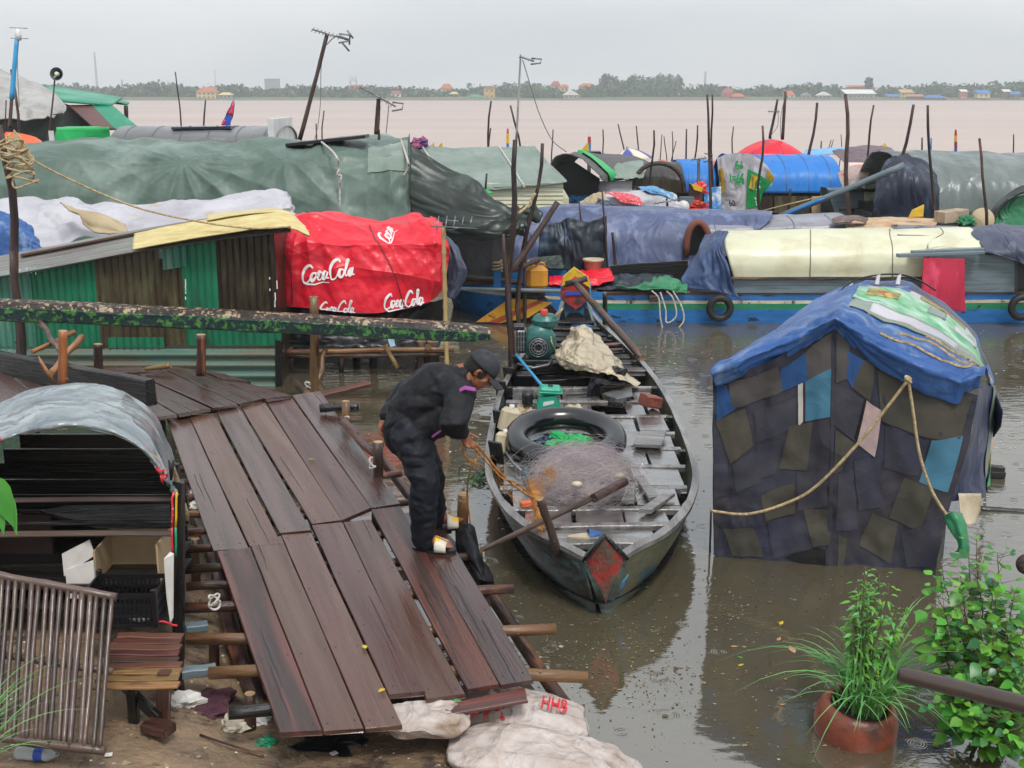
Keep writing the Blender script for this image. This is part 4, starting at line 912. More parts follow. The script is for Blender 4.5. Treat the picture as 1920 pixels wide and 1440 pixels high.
crumple('plastic_bag', 'tangled clear plastic at the base of the gangway logs, right of the crumpled bag', 'plastic bag', on_ground(455, 1345, .0), .05, M['letter_white'], .3, 18)
for k, (px, py, z_) in enumerate([(578, 861, 0), (686, 1216, 0), (722, 1291, 0), (848, 1313, 0)]):
    b = B(); leafshape(b, G(px, py, .02), (math.cos(k*2), math.sin(k*2), .1), (0, 0, 1), .05, .03, 0, .2, 5, .1); tag(b.obj('fallen_leaf', mat('fallen leaf', h(['7a9a2a', 'c9b02a', 'c9a82a', '3f8a4a'][k]), rough=.5), solid=.002), ['green leaf fallen on the upper gangway planks', 'small yellow leaf on the lower gangway, left of the larger one', 'yellow leaf near the foot of the gangway planks', 'green leaf on the loose board at the gangway foot'][k], 'leaf')
tag(log('twig', on_ground(375, 1381, .01), on_ground(495, 1421, .01), .006, .005, M['bark'], None, .02), 'thin brown twig lying on the mud below the gangway', 'twig')
b = B(); c = on_ground(851, 1392, .012); b.ball(c, (.024, .018, .006), 10, 6); b.tube([c, c+Vector((.004, .09, .012))], .006, 6); tag(b.obj('plastic_spoon', M['white']), 'small white plastic spoon on the mud beside the biggest sandbag', 'spoon')
for k, (px, py, lb) in enumerate([(204, 1419, 'white paper scrap right of the bottle'), (626, 1416, 'square white scrap near the bottom edge, below the gangway')]):
    b = B(); c = on_ground(px, py, .012); b.box(c, (.035, .03, .004), Matrix.Rotation(.5*k+.2, 3, 'Z')); tag(b.obj('paper_scrap', M['foam']), lb, 'scrap')
# uncounted pebbles and litter
def scatter(name, label, n, box, mats, size, z0=0.0, test=None, flat=.5):
    b = B()
    for k in range(n):
        for _ in range(40):
            x, y = random.uniform(*box[:2]), random.uniform(*box[2:]); z = ground_z(x, y)
            if z > .005 and (test is None or test(x, y)): break
        else: continue
        s = size*random.uniform(.4, 1.6)*(1 if random.random() < .93 else 2.2); a = random.random()*6.28; mi = random.choices(range(len(mats)), [10, 6, 4, 3]+[1]*(len(mats)-4))[0]; q = random.randint(4, 7)
        ring = [Vector((x+math.cos(a+6.28*j/q)*s*random.uniform(.6, 1.2), y+math.sin(a+6.28*j/q)*s*random.uniform(.5, 1), z+z0)) for j in range(q)]
        top = Vector((x, y, z+s*flat*random.uniform(.3, 1)))
        b.add(ring+[top], [(j, (j+1) % q, q) for j in range(q)], mi)
    tag(b.obj(name, mats, M=Matrix.Identity(4)), label, None, kind='stuff')
pm = [mat('pebble '+c, h(c), rough=.5, isl=.3, bump=0) for c in ('7a6650', '5c4c3e', '94826a', '3f3833', '9c5a48', 'b8b2a8', 'c9c6c0', '5f7a66')]
scatter('gravel_litter', 'pebbles, chips and tiny litter strewn over the mud', 2600, (-3.6, .4, 4.5, 8.9), pm, .011)
# grass and leaves at the left edge
b = B(); gc = V(-70, 1480, 4.45); blades(b, gc, 34, .55, .011, .7, .6, (-.7, 1.2)); blades(b, gc+Vector((-.05, .1, .05)), 20, .68, .011, .5, .6, (-.4, 1.4))
tag(b.obj('grass_tuft', M['blade']), 'arching tuft of long grass at the bottom left corner, in front of the bamboo rack', 'grass')
b = B(); o_ = V(-60, 880, 3.6); tgt = [(V(8, 905, 3.55), V(30, 965, 3.5), .09), (V(0, 930, 3.5), V(3, 990, 3.45), .05), (V(-30, 900, 3.6), V(-20, 960, 3.5), .06)]
b.tube([V(-160, 870, 3.8), V(-60, 885, 3.6), V(0, 900, 3.5)], [.006, .004, .003], 5, mi=1)
leafshape(b, V(-14, 893, 3.5), V(22, 960, 3.45)-V(-14, 893, 3.5), (0, -1, .3), .14, .075); leafshape(b, V(10, 915, 3.5), V(30, 985, 3.45)-V(10, 915, 3.5), (.6, -1, .3), .12, .035); leafshape(b, V(-5, 920, 3.5), V(5, 985, 3.45)-V(-5, 920, 3.5), (.1, -1, .3), .11, .04); leafshape(b, V(-40, 890, 3.55), V(-30, 960, 3.5)-V(-40, 890, 3.55), (.1, -1, .3), .13, .06)
tag(b.obj('leafy_branch', [M['leaf'], M['stem']]), 'drooping bright green leaves poking in at the left edge over the shelter', 'branch')

for k, (px, py, r, mm, lb) in enumerate([(20, 1018, .09, 'foam', 'white scrap in the rubbish behind the shelter, at the left edge'), (45, 1040, .08, 'jug', 'yellowish rag in the rubbish left of the brown back panel'), (15, 1058, .07, 't_silver', 'grey plastic in the rubbish above the bamboo rack'), (375, 920, .07, 'jug', 'yellow green plastic wedged between gangway logs and shelter post'), (368, 948, .05, 'rope_white', 'tangle of pale string below the yellow green plastic'), (500, 1395, .05, 'boatgreen', 'green wrapper scrap on the mud under the gangway end')]):
    crumple('rubbish_scrap', lb, 'rubbish', G(px, py, -.05) if px in (375, 368) else (W(px, py, .12) if py < 1100 else on_ground(px, py)), r, M[mm], .5, 50+k)
# ================================================================ canoe
cn = thing('canoe', 'long wooden canoe with peeling blue paint and a red bow plate', 'canoe', (.7, 11, 0))
SY = [7.27, 7.42, 7.6, 7.9, 8.3, 9.0, 9.8, 10.7, 11.7, 12.7, 13.6, 14.4, 15.0, 15.4]
SW = [.12, .26, .41, .56, .70, .84, .88, .88, .85, .75, .60, .40, .24, .14]
SZ = [.43, .45, .45, .44, .43, .42, .42, .42, .43, .46, .50, .56, .64, .72]
def cx_(y): return .60+(y-7.3)*.029
def hull_pt(i, t, sg):      # t 0 gunwale .. 1 keel
    y, w_, z = SY[i], SW[i], SZ[i]; e = i/(len(SY)-1)
    prof = [(1, z), (.97, z*.72), (.9, z*.4), (.76, .02), (.5, -.14), (0, -.2)]; x_, z_ = prof[t]
    k = 0 if i == 0 else 1
    if i == 0: x_ = [1, .8, .55, .25, .1, 0][t]; y = 7.27+[0, .02, .05, .1, .12, .13][t]
    if i == 1: x_ = [1, .88, .68, .4, .2, 0][t]
    if i == 2: x_ = [1, .92, .76, .52, .3, 0][t]
    if i in (3, 4, 5): x_ = x_*[1, .96, .9, .84, .8, 1][t]+0*i
    if i >= 12: x_ *= [1, .9, .7, .4, .2, 0][t]/max(.01, [1, .97, .9, .76, .5, 1][t]) if t < 5 else 1; z_ = z-(z-z_)*(.55 if i == 13 else .8)
    return Vector((cx_(y)+sg*w_*x_, y, z_))
M['hull'] = mat('peeling teal hull paint', h('30505c'), h('4a5450'), 4.5, (1, .5, 1.4), .38, .1, .8, 14, .015, c3=h('2a2622'), s3=4.0, t3=.50, w3=.04)
M['hullr'] = mat('worn olive hull paint', h('4c5546'), h('5f5940'), 5, (1, .4, 1.4), .38, .1, .8, 14, .015, c3=h('33505c'), s3=4, t3=.56, w3=.04)
M['gunwale'] = mat('pale wet gunwale wood', h('7c7977'), h('4f4b49'), 4, (3, .4, 3), .2, .1, .4, 14, .01, c3=h('3a3735'), s3=5, t3=.62, spec=.7)
M['deckb'] = mat('soaked grey deck board', h('5a5755'), h('3a3735'), 4, (5, 5, 1), .1, .05, .25, 16, .008, rnd=.3, c3=h('7b6254'), s3=1.2, t3=.66, spec=1, ior=2.6)
for sg in (-1, 1):
    s = Sheet([[hull_pt(i, t, sg) for i in range(14)] for t in range(6)], 110, 26, .004, 14, 3, seed=2)
    b = s.b()
    if sg < 0:
        s.patch(b, [(.02, .10), (.12, .12), (.12, .20), (.02, .2)], 1, .006, 5); 
    else:
        s.patch(b, [(.03, .32), (.05, .26), (.052, .40), (.036, .46)], 2, .006, 4)
    b.obj('hull_side', [M['hull'] if sg < 0 else M['hullr'], M['hull'], mat('worn blue patch', h('3a7fa8'), h('2a5f80'), 8, rough=.45, c3=h('4a4f48'), s3=14, t3=.52)], cn, solid=.03)
    g = B(); P = []; vs = []
    G_ = np.array([[cx_(SY[i])+sg*SW[i], SY[i], SZ[i]+.012] for i in range(14)]); GG = crw(14, 70)@G_
    for k, p in enumerate(GG):
        t = GG[min(k+1, 69)]-GG[max(k-1, 0)]; n_ = np.array([-t[1], t[0], 0]); n_ /= np.linalg.norm(n_)*(1 if sg < 0 else -1)*-1; ww = .05 if k < 22 else .036
        wob = .006*noise.noise((k*.5, sg, 0)); a_ = p-n_*.02*1; c_ = p+n_*(ww+wob)
        vs += [a_, c_, c_-np.array([0, 0, .022]), a_-np.array([0, 0, .03])]
    g.add([tuple(v) for v in vs], [(4*i+j, 4*i+(j+1) % 4, 4*i+4+(j+1) % 4, 4*i+4+j) for i in range(69) for j in range(4)]+[(0, 1, 2, 3), (276, 279, 278, 277)]); g.obj('gunwale', M['gunwale'], cn)
    # ribs
    for y in [8.6+1.1*k for k in range(6)]:
        w_ = np.interp(y, SY, SW); z = np.interp(y, SY, SZ); b = B(); b.box((cx_(y)+sg*(w_-.075), y, z-.05), (.06, .07, .12), ch=.006); b.obj('rib', M['blackwood'], cn)
# bow plate
b = B(); L_, R__, T_, Bt = V(1093, 1052, 7.23), V(1177, 1048, 7.23), V(1134, 1003, 7.16), V(1137, 1152, 7.37); inn = .02
fr_ = [T_, L_, L_.lerp(Bt, .5)+Vector((-.01, 0, 0)), Bt+Vector((0, 0, -.1)), R__.lerp(Bt, .5)+Vector((.01, 0, 0)), R__]
b.prism(fr_, (0, .07, 0)); b.obj('bow_post', mat('bow post paint', h('4f6a62'), h('3c4a44'), 5, rough=.45, c3=h('2b2622'), s3=7, t3=.55), cn)
b = B(); q = [T_+Vector((0, -.006, -.02)), L_+Vector((.03, -.006, -.0)), V(1110, 1078, 7.22), V(1124, 1098, 7.225), V(1136, 1132, 7.27), V(1147, 1098, 7.225), V(1158, 1078, 7.22), R__+Vector((-.03, -.006, 0))]; b.prism(q, (0, .01, 0)); b.obj('bow_plate', mat('flaking red bow paint', h('9c2f26'), h('7d2a22'), 9, rough=.42, bump=.8, bsc=30, c3=h('5a4a40'), s3=13, t3=.49, w3=.03), cn)
b = B(); b.tube([T_+Vector((0, -.008, 0)), L_+Vector((0, -.008, 0))], .012, 6); b.tube([T_+Vector((0, -.008, 0)), R__+Vector((0, -.008, 0))], .012, 6); b.obj('bow_trim', M['blackwood'], cn)
# inner floor: dark sheet whose colour gives the shade in the deck gaps
rowsF = [[Vector((cx_(SY[i])+s_*max(0.02, SW[i]-.09), SY[i], .1 if i < 12 else SZ[i]-.1)) for i in range(14)] for s_ in (-1, 0, 1)]
Sheet(rowsF, 50, 8).b().obj('bilge', M['blackwood'], cn)
DZ = .385
ybeam = [7.62, 7.95, 8.35, 8.85, 9.4, 9.9, 10.4, 10.95, 11.5, 12.05]
for k, y in enumerate(ybeam):
    w_ = np.interp(y, SY, SW)-.07; z = np.interp(y, SY, SZ)-.04; A, E = Vector((cx_(y)-w_, y+random.uniform(-.03, .03), z+.01)), Vector((cx_(y)+w_, y+random.uniform(-.03, .03), z+.01)); plank('deck_beam', A, E, .08 if k else .11, .05, M['gunwale'], cn)
for k in range(len(ybeam)-1):
    y0, y1 = ybeam[k]+.05, ybeam[k+1]-.05; ym = (y0+y1)/2; w_ = np.interp(ym, SY, SW)-.10; x = cx_(ym)-w_+.02; xe = cx_(ym)+w_
    while x < xe-.08:
        ww = min(random.uniform(.2, .4), xe-x)
        if x+ww > xe-.12: ww = xe-x
        if not (random.random() < .13 and k > 0):
            a = random.uniform(-.02, .02); z = DZ+random.uniform(-.012, .008); j = lambda: random.uniform(-.012, .012)
            yy0, yy1 = y0+j(), y1+j(); quadboard('deck_board', [(x+j(), yy0, z), (x+ww-.02, yy0+a, z+j()*.5), (x+ww-.02+j(), yy1+a, z), (x, yy1, z+j()*.5)], .018, M['deckb'], cn)
        x += ww+random.uniform(.0, .02)
for q in [((1198, 905), (1212, 908), (1232, 880), (1215, 872)), ((1190, 905), (1222, 920), (1212, 888), (1200, 885))]: pass
tagb = [quadboard('loose_board', [W(*p, .44) for p in q], .03, M['gunwale'], None) for q in [((1164, 938), (1190, 938), (1192, 905), (1172, 905)), ((1190, 893), (1206, 891), (1238, 930), (1216, 933)), ((1198, 955), (1222, 957), (1265, 925), (1240, 925)), ((1187, 832), (1240, 834), (1250, 807), (1200, 808))]]
for o, lb in zip(tagb, ['short thick grey board lying beside the pile of fishing net', 'grey board lying diagonally on the canoe deck right of the net pile', 'bent grey board lying slantwise on the right side of the bow deck', 'loose square grey deck board lying tilted right of the inner tube']): tag(o, lb, 'board')
# stern deck and frames
for k, y in enumerate([12.6, 12.85, 13.1, 13.35, 13.6, 13.85, 14.1, 14.35, 14.6, 14.85]):
    w_ = np.interp(y, SY, SW)-.05; z = np.interp(y, SY, SZ)-.03; plank('stern_board', Vector((cx_(y)-w_, y, z)), Vector((cx_(y)+w_, y, z)), .2, .025, M['blackwood'], cn)
plank('crossbeam', V(1002, 681, 12.55), V(1117, 676, 12.65), .16, .12, M['blackwood'], cn); plank('crossbeam', V(1012, 712, 12.2), V(1112, 706, 12.3), .1, .08, M['blackwood'], cn); plank('crossbeam', V(1062, 742, 11.75), V(1122, 738, 11.8), .1, .12, M['blackwood'], cn)
plank('upright', V(1117, 768, 11.75), V(1117, 710, 11.75), .1, .08, M['blackwood'], cn, up=(0, -1, 0)); plank('upright', V(1012, 740, 12.5), V(1008, 688, 12.55), .1, .08, M['blackwood'], cn, up=(0, -1, 0)); plank('upright', V(1090, 735, 12.2), V(1092, 690, 12.5), .08, .08, M['blackwood'], cn, up=(0, -1, 0))
plank('crossbeam', V(1160, 694, 12.7), V(1226, 690, 12.7), .17, .06, M['plank_dark'], cn)
for a, e in [((1133, 654), (1168, 654)), ((1128, 645), (1167, 643))]: plank('thwart', V(*a, 13.6), V(*e, 13.6), .09, .03, M['plank_red'], cn)
for (px, y0, y1, D, w_) in [(940, 715, 790, 11.9, .13), (957, 690, 760, 12.5, .16), (937, 772, 845, 10.6, .12), (930, 830, 902, 9.5, .13), (970, 668, 700, 12.9, .1)]:
    A, E = V(px+6, y1, D), V(px-4, y0, D-.1); plank('side_board', A, E, w_, .025, M['blackwood'], cn, up=(-.6, -1, 0))
# stern ornament
b = B(); w0 = .19; P0 = V(1079, 612, 15.3); Pt = V(1079, 535, 15.35)
b.box((P0.x, 15.35, (P0.z+Pt.z)/2-.05), (.40, .07, Pt.z-P0.z+.2), ch=.02); b.obj('stern_board', mat('scratched sky blue paint', h('3d86b5'), h('2a6d9c'), 5, (1, 1, .5), .5, .1, .5, 14, c3=h('5a5f60'), s3=6, t3=.55), cn)
b = B(); 
b.prism([V(1051, 555, 15.24), V(1053, 540, 15.24), V(1078, 524, 15.24), V(1104, 538, 15.24), V(1106, 552, 15.24), V(1092, 572, 15.24), V(1080, 580, 15.24), V(1064, 570, 15.24)], (0, .03, 0)); b.obj('painted_flower', M['red'], cn)
b = B(); b.prism([V(1060, 546, 15.215), V(1080, 549, 15.215), V(1098, 546, 15.215), V(1100, 553, 15.215), V(1060, 554, 15.215)], (0, .02, 0)); b.obj('painted_band', M['letter_blue'], cn)
b = B(); b.prism([V(1053, 537, 15.2), V(1056, 520, 15.2), V(1077, 502, 15.2), V(1104, 521, 15.2), V(1108, 541, 15.2), V(1096, 533, 15.2), V(1079, 517, 15.2), V(1062, 532, 15.2)], (0, .1, 0)); b.obj('crest', M['yellow'], cn)
for sg in (-1, 1): plank('stern_strake', V(1079+sg*22, 560, 15.3), V(1079+sg*48, 645, 14.4), .05, .03, M['boatgrey'], cn, up=(0, -1, .3))
plank('stern_flap', V(1066, 603, 15.0), V(1100, 612, 14.6), .18, .02, M['boatblue'], cn)
# ---------------------------------------------------------------- cargo
oar = thing('oar', 'long brown oar with a short crossbar handle slanting across the canoe stern', 'oar', V(1200, 668, 13.2))
o = log('shaft', V(1204, 672, 13.1), V(1078, 530, 14.7), .045, .04, M['pole_brown'], oar, .006); b = B(); b.tube([V(1060, 533, 14.7), V(1101, 522, 14.7)], .04, 8); b.obj('handle', M['pole_brown'], oar)
post('black wooden peg standing on the right side of the canoe stern', 1134, 548, 640, 9, 14.6, 'blackwood', name='peg')
# inner tube
b = B(); C = V(1060, 829, 9.75); C.z = .52; R0, r0 = .425, .105; Rm = Matrix.Rotation(R_(9), 4, 'X'); n, k = 72, 26; vs = []
for i in range(n):
    a = 2*math.pi*i/n; rr = r0*(1+.025*math.sin(3*a+1))
    for j in range(k):
        p = 2*math.pi*j/k; vs.append(Rm @ Vector(((R0+rr*math.cos(p))*math.cos(a), (R0+rr*math.cos(p))*math.sin(a), rr*math.sin(p)))+C)
b.add(vs, [(i*k+j, ((i+1) % n)*k+j, ((i+1) % n)*k+(j+1) % k, i*k+(j+1) % k) for i in range(n) for j in range(k)], 0, True)
it = b.obj('inner_tube', M['rubber']); tag(it, 'big inflated black inner tube lying on the canoe deck', 'inner tube')
crumple('green_bag', 'bright green bag showing through the hole of the inner tube', 'bag', (C.x+.02, C.y+.06, .45), .17, M['t_bright'], .5, 4, 26)
crumple('blue_cloth', 'small dark blue cloth beside the green bag inside the inner tube', 'cloth', (C.x-.16, C.y+.08, .45), .09, M['t_navy'], .5, 9)
crumple('green_rag', 'torn green plastic scrap at the right of the inner tube', 'rag', W(1168, 868, .42), .06, M['t_emerald'], .6, 21)
# net
def strands(b, c, r, n, m_, wdt, mis=1, out=1.12):
    c = np.array(c); r = np.array(r)
    for k in range(n):
        d = RNG.randn(3); d /= np.linalg.norm(d); d[2] = abs(d[2])*(1 if RNG.rand() < .9 else -.3); ax = RNG.randn(3); ax /= np.linalg.norm(ax); P = []; q = d*(.9+.28*RNG.rand()**2*out)
        st_ = RNG.uniform(.08, .22)
        for i in range(m_):
            q = q+np.cross(ax, q)*st_+RNG.randn(3)*.035; ax = ax+RNG.randn(3)*.25; ax /= np.linalg.norm(ax); P.append(c+q*r*(1+.18*math.sin(d[0]*5+d[1]*4)))
        vs = []
        for i, p in enumerate(P): vs += [tuple(p), tuple(p+np.array([RNG.randn()*.3, -.2, 1])*wdt)]
        b.add(vs, [(2*i, 2*i+1, 2*i+3, 2*i+2) for i in range(m_-1)], RNG.randint(mis))
M['net1'] = mat('lilac nylon net', h('cfc4c8'), h('b0a6b4'), 4, rough=.45, bump=0, isl=.25); M['net2'] = mat('pale nylon net', h('d6ccc6'), rough=.4, bump=0, isl=.2); M['netcore'] = mat('dense net heap', h('8f868f'), h('6a6270'), 9, rough=.8, bump=1.2, bsc=60, c3=h('b3a69c'), s3=7, t3=.52)
nt_ = thing('fishing_net', 'tangled heap of lilac grey nylon fishing net in the canoe', 'fishing net', W(1095, 935, .42))
c = W(1095, 925, .42)+Vector((0, .12, .06)); b = B(); b.ball(c, (.31, .27, .20), 40, 26); a = np.array(b.v)-np.array(c); a = a*(1+.22*fbm(a*5, 4)+.05*rdg(a*22, 2))[:, None]; b.v = (a+np.array(c)).tolist(); b.obj('heap', M['netcore'], nt_)
b = B(); strands(b, c, (.32, .28, .21), 2300, 15, .0016, 2); strands(b, c, (.31, .27, .21), 500, 15, .002, 1); strands(b, c+Vector((-.2, 0, -.06)), (.2, .2, .13), 300, 13, .0013, 2); strands(b, c+Vector((.17, .1, -.03)), (.2, .2, .15), 300, 13, .0013, 2)
tag(b.obj('mesh_strands', [M['net1'], M['net2']], nt_), kind='stuff')
for k, (px, py, r) in enumerate([(1042, 868, .045), (1082, 908, .03), (1022, 884, .025), (1160, 892, .03)]):
    b = B(); b.ball(W(px, py, .58), (r*1.4, r, r*.8), 12, 8); b.obj('float', M['jug'], nt_)
# engines
e1 = thing('boat_engine', 'big dark green boat engine with a red tank cap on the canoe stern', 'engine', V(1010, 678, 12.6))
ec = V(1012, 640, 12.65); s_ = .0058
def E(px, py, dy=0): return V(px, py, 12.65+dy)
b = B(); b.lathe([(.001, -.14), (.10, -.135), (.16, -.11), (.185, -.05), (.19, .02), (.17, .09), (.1, .12), (.001, .125)], E(1011, 641), 28, Mx=Matrix.Scale(1.12, 4, (0, 0, 1)) @ Matrix.Rotation(math.pi/2, 4, 'X')); b.obj('housing', M['engine'], e1)
b = B(); b.lathe([(.001, .14), (.05, .15), (.105, .15), (.115, .135), (.115, .1)], E(1009, 647), 26, Mx=Matrix.Rotation(math.pi/2, 4, 'X')); b.obj('fan_cover', M['black'], e1)
b = B()
for r in (.045, .075, .1): b.lathe([(r-.006, .152), (r, .158), (r+.006, .152)], E(1009, 647), 26, Mx=Matrix.Rotation(math.pi/2, 4, 'X'))
for k in range(10): a = k*.628; b.tube([E(1009, 647)+Vector((math.cos(a)*.03, -.156, math.sin(a)*.03)), E(1009, 647)+Vector((math.cos(a)*.1, -.156, math.sin(a)*.1))], .004, 4)
b.obj('fan_grille', M['steel'], e1)
b = B(); c = E(1022, 601); b.lathe([(.001, -.075), (.12, -.07), (.14, -.03), (.145, -.005), (.15, 0), (.15, .012), (.14, .016), (.13, .05), (.09, .075), (.001, .08)], c, 24, Mx=Matrix.Scale(.8, 4, (0, 1, 0))); b.obj('fuel_tank', M['engine'], e1)
b = B(); b.lathe([(.04, .06), (.042, .11), (.035, .125), (.001, .125)], E(1020, 601, -.05), 14); b.obj('tank_cap', mat('red cap', h('c8452e'), rough=.4, bump=0), e1)
b = B(); c = E(977, 637); b.box(c, (.13, .22, .27), ch=.03); b.obj('muffler', M['steel'], e1)
for r_i in range(4):
    b = B()
    for k in range(4): b.box(c+Vector((-.045+k*.03, -.112, -.09+r_i*.06)), (.014, .01, .045))
    b.obj('grille_slots', M['black'], e1)
b = B(); b.box(E(973, 612), (.12, .2, .04), ch=.008); b.obj('muffler_guard', M['blackwood'], e1)
b = B(); b.box(E(1010, 674), (.3, .3, .05), ch=.01); b.obj('mount', M['black'], e1)
b = B(); b.tube([E(970, 682, -.3), E(1000, 690, -.35), E(1028, 684, -.3), E(1034, 675, -.1)], .014, 7); b.obj('handlebar', M['steel'], e1)
b = B(); b.tube([E(1035, 600), E(1048, 588, -.1), E(1055, 578, -.1)], .012, 7); b.tube([E(1030, 612), E(1034, 640, -.14), E(1040, 655, -.1)], .008, 6); b.obj('hose', M['rope'], e1)
b = B(); b.lathe([(.001, 0), (.07, .0), (.07, .05), (.001, .05)], E(1046, 668), 10, Mx=Matrix.Rotation(.5, 4, 'Y')); b.obj('pulley', M['black'], e1)
tag(log('pole', V(968, 665, 12.4), V(1020, 728, 11.4), .016, .016, mat('light blue pipe', h('2f8fc0'), rough=.4, bump=0), None, .0, knots=0), 'light blue pipe slanting from the big engine down to the small one', 'pipe')
e2 = thing('small_engine', 'small bright teal engine with a white label behind the inner tube', 'engine', V(1032, 770, 11.0))
def E(px, py, dy=0): return V(px, py, 11.0+dy)
M['teal'] = mat('teal enamel', h('23a183'), h('1b8a70'), 5, rough=.3, c3=h('2a4a44'), s3=9, t3=.66)
b = B(); b.prism([E(1006, 770), E(1010, 747), E(1041, 742), E(1053, 768), E(1040, 778)], (0, .2, 0)); b.obj('housing', M['teal'], e2)
b = B(); c = E(1032, 731, .08); b.box(c, (.215, .18, .075), Matrix.Rotation(.05, 3, 'Y'), ch=.022); b.box(c+Vector((0, 0, -.01)), (.235, .2, .014), Matrix.Rotation(.05, 3, 'Y'), ch=.005); b.obj('fuel_tank', M['teal'], e2)
b = B(); b.lathe([(.024, .03), (.024, .05), (.001, .052)], c, 12); b.obj('tank_cap', M['black'], e2)
b = B(); b.prism([E(1018, 762, -.006), E(1019, 754, -.006), E(1039, 751, -.006), E(1039, 757, -.006)], (0, .004, 0)); b.obj('label', M['white'], e2)
b = B(); b.lathe([(.001, 0), (.05, 0), (.055, .02), (.05, .05), (.055, .08), (.05, .12), (.001, .125)], E(989, 758), 14); b.obj('air_filter', M['black'], e2)
b = B(); b.box(E(1000, 742, .08), (.06, .08, .05), ch=.01); b.tube([E(996, 746), E(1008, 744)], .02, 6); b.obj('carburettor', M['blackwood'], e2)
# plastic sheet
def PS(rows, *a, **k): return Sheet([[V(*p) for p in r] for r in rows], *a, **k)
s = PS([[(1062, 640, 13.3), (1078, 616, 13.1), (1095, 610, 13.1), (1112, 622, 13.2), (1130, 640, 13.3)], [(1048, 655, 12.9), (1070, 634, 12.7), (1098, 624, 12.6), (1124, 648, 12.8), (1150, 668, 13)],
        [(1040, 668, 12.5), (1066, 660, 12.3), (1105, 650, 12.2), (1140, 660, 12.3), (1168, 690, 12.6)], [(1048, 678, 12.3), (1078, 680, 12.0), (1112, 680, 11.9), (1150, 692, 11.9), (1198, 717, 12.0)], [(1060, 690, 12.25), (1090, 694, 12.0), (1118, 700, 11.8), (1158, 708, 11.7), (1196, 722, 11.8)]], 70, 60, .05, 4, 5, sc=10, samp=.04, seed=11)
tag(s.b().obj('plastic_sheet', mat('cloudy plastic sheet', h('dccfb4'), h('c9bda6'), 2, rough=.28, crease=.8, csc=5, sub=.3, alpha=.93), solid=.003), 'crumpled cloudy plastic sheet heaped over the canoe stern', 'plastic sheet')
s = PS([[(1108, 712, 12.0), (1120, 694, 12.1), (1142, 700, 12.1), (1166, 706, 12.1)], [(1104, 722, 11.8), (1122, 706, 11.8), (1144, 712, 11.8), (1174, 716, 11.8)], [(1102, 742, 11.7), (1118, 724, 11.65), (1146, 724, 11.65), (1170, 726, 11.7)]], 40, 24, .03, 3, 3, seed=4)
tag(s.b().obj('dark_jacket', M['jacket'], solid=.012), 'soaked dark jacket draped over the black frame of the canoe', 'jacket')
crumple('dark_cloth', 'knotted black cloth lying on the plastic sheet', 'cloth', V(1152, 700, 11.9), .1, M['black'], .6, 6)
tag(quadboard('metal_plate', [V(1130, 738, 11.6), V(1156, 748, 11.3), V(1186, 742, 11.5), (V(1182, 716, 12.0))], .012, M['steel']), 'bent grey metal plate lying in front of the dark jacket', 'metal plate')
tag(quadboard('metal_plate', [V(1140, 752, 11.2), V(1168, 756, 11.1), V(1176, 742, 11.5), (V(1150, 738, 11.6))], .05, M['blackwood']), 'dark flat tray under the bent metal plate', 'tray')
b = B(); b.box(W(1219, 752, .48), (.2, .13, .12), Matrix.Rotation(.5, 3, 'Z') @ Matrix.Rotation(.3, 3, 'Y'), ch=.012, jit=.012); tag(b.obj('brick', M['brick']), 'wet red brick lying on the right side of the canoe deck', 'brick')
def jug(name, label, c, s, mm='jug', rz=0):
    r = thing(name, label, 'jug', c); b = B(); b.box(Vector(c)+Vector((0, 0, s*.5)), (s*.75, s*.55, s), Matrix.Rotation(rz, 3, 'Z') @ Matrix.Rotation(.25, 3, 'Y'), ch=s*.14); o = b.obj('body', M[mm], r); md = o.modifiers.new('s', 'SUBSURF'); md.levels = md.render_levels = 2
    b = B(); b.lathe([(s*.1, 0), (s*.1, s*.12), (.001, s*.13)], Vector(c)+Vector((s*.1, 0, s)), 10); b.obj('cap', M['white'], r)
jug('plastic_jug', 'dirty cream plastic jug at the left of the inner tube', W(955, 812, .38), .24, rz=.3)
jug('plastic_jug', 'brownish jug half hidden behind the left rim of the inner tube', W(943, 852, .38), .2, rz=1.1)
crumple('net_bundle', 'small beige net bundle near the left gunwale behind the jugs', 'net', W(985, 775, .4), .11, M['t_canvas'], .7, 31)
crumple('foam_lump', 'yellowish foam lump to the right of the small teal engine', 'foam', W(1075, 768, .4), .09, M['jug'], .5, 33)
tag(plank('loose_board', W(1052, 778, .44), W(1135, 774, .44), .09, .05, M['plank_red']), 'brown board lying across the deck right behind the inner tube', 'board')
b = B(); P = [W(948, 848, .5), W(962, 868, .46), W(975, 880, .45), W(982, 886, .42)]; b.tube(P, .012, 7); b.obj('x', M['steel']).name = 'bent_rod'; tag(bpy.data.objects['bent_rod'], 'bent grey rod below the left side of the inner tube', 'rod')
b = B(); b.tube([W(985, 878, .5), W(988, 912, .42)], .014, 6); b.tube([W(988, 912, .42), W(1003, 910, .42)], .016, 6); b.tube([W(985, 890, .5), W(1000, 908, .44)], .012, 6); b.tube([W(984, 880, .52), W(990, 880, .52)], .01, 6); tag(b.obj('metal_bracket', mat('teal bracket', h('1f5f6a'), rough=.4)), 'small teal metal bracket at the left of the net pile', 'bracket')
b = B(); b.box(W(1003, 905, .41), (.16, .14, .03), Matrix.Rotation(.3, 3, 'Z')); tag(b.obj('wood_scrap', M['bark_light']), 'light wood scrap beside the teal bracket', 'wood')
tag(quadboard('blue_board', [W(*p, .41) for p in ((1010, 925), (1050, 925), (1048, 905), (1018, 905))], .015, M['t_blue']), 'blue painted board under the left edge of the net pile', 'board')
b = B(); b.box(W(986, 945, .43), (.09, .05, .05), Matrix.Rotation(.4, 3, 'Z'), ch=.01); tag(b.obj('yellow_box', M['orange']), 'small orange and yellow packet near the left bow gunwale', 'packet')
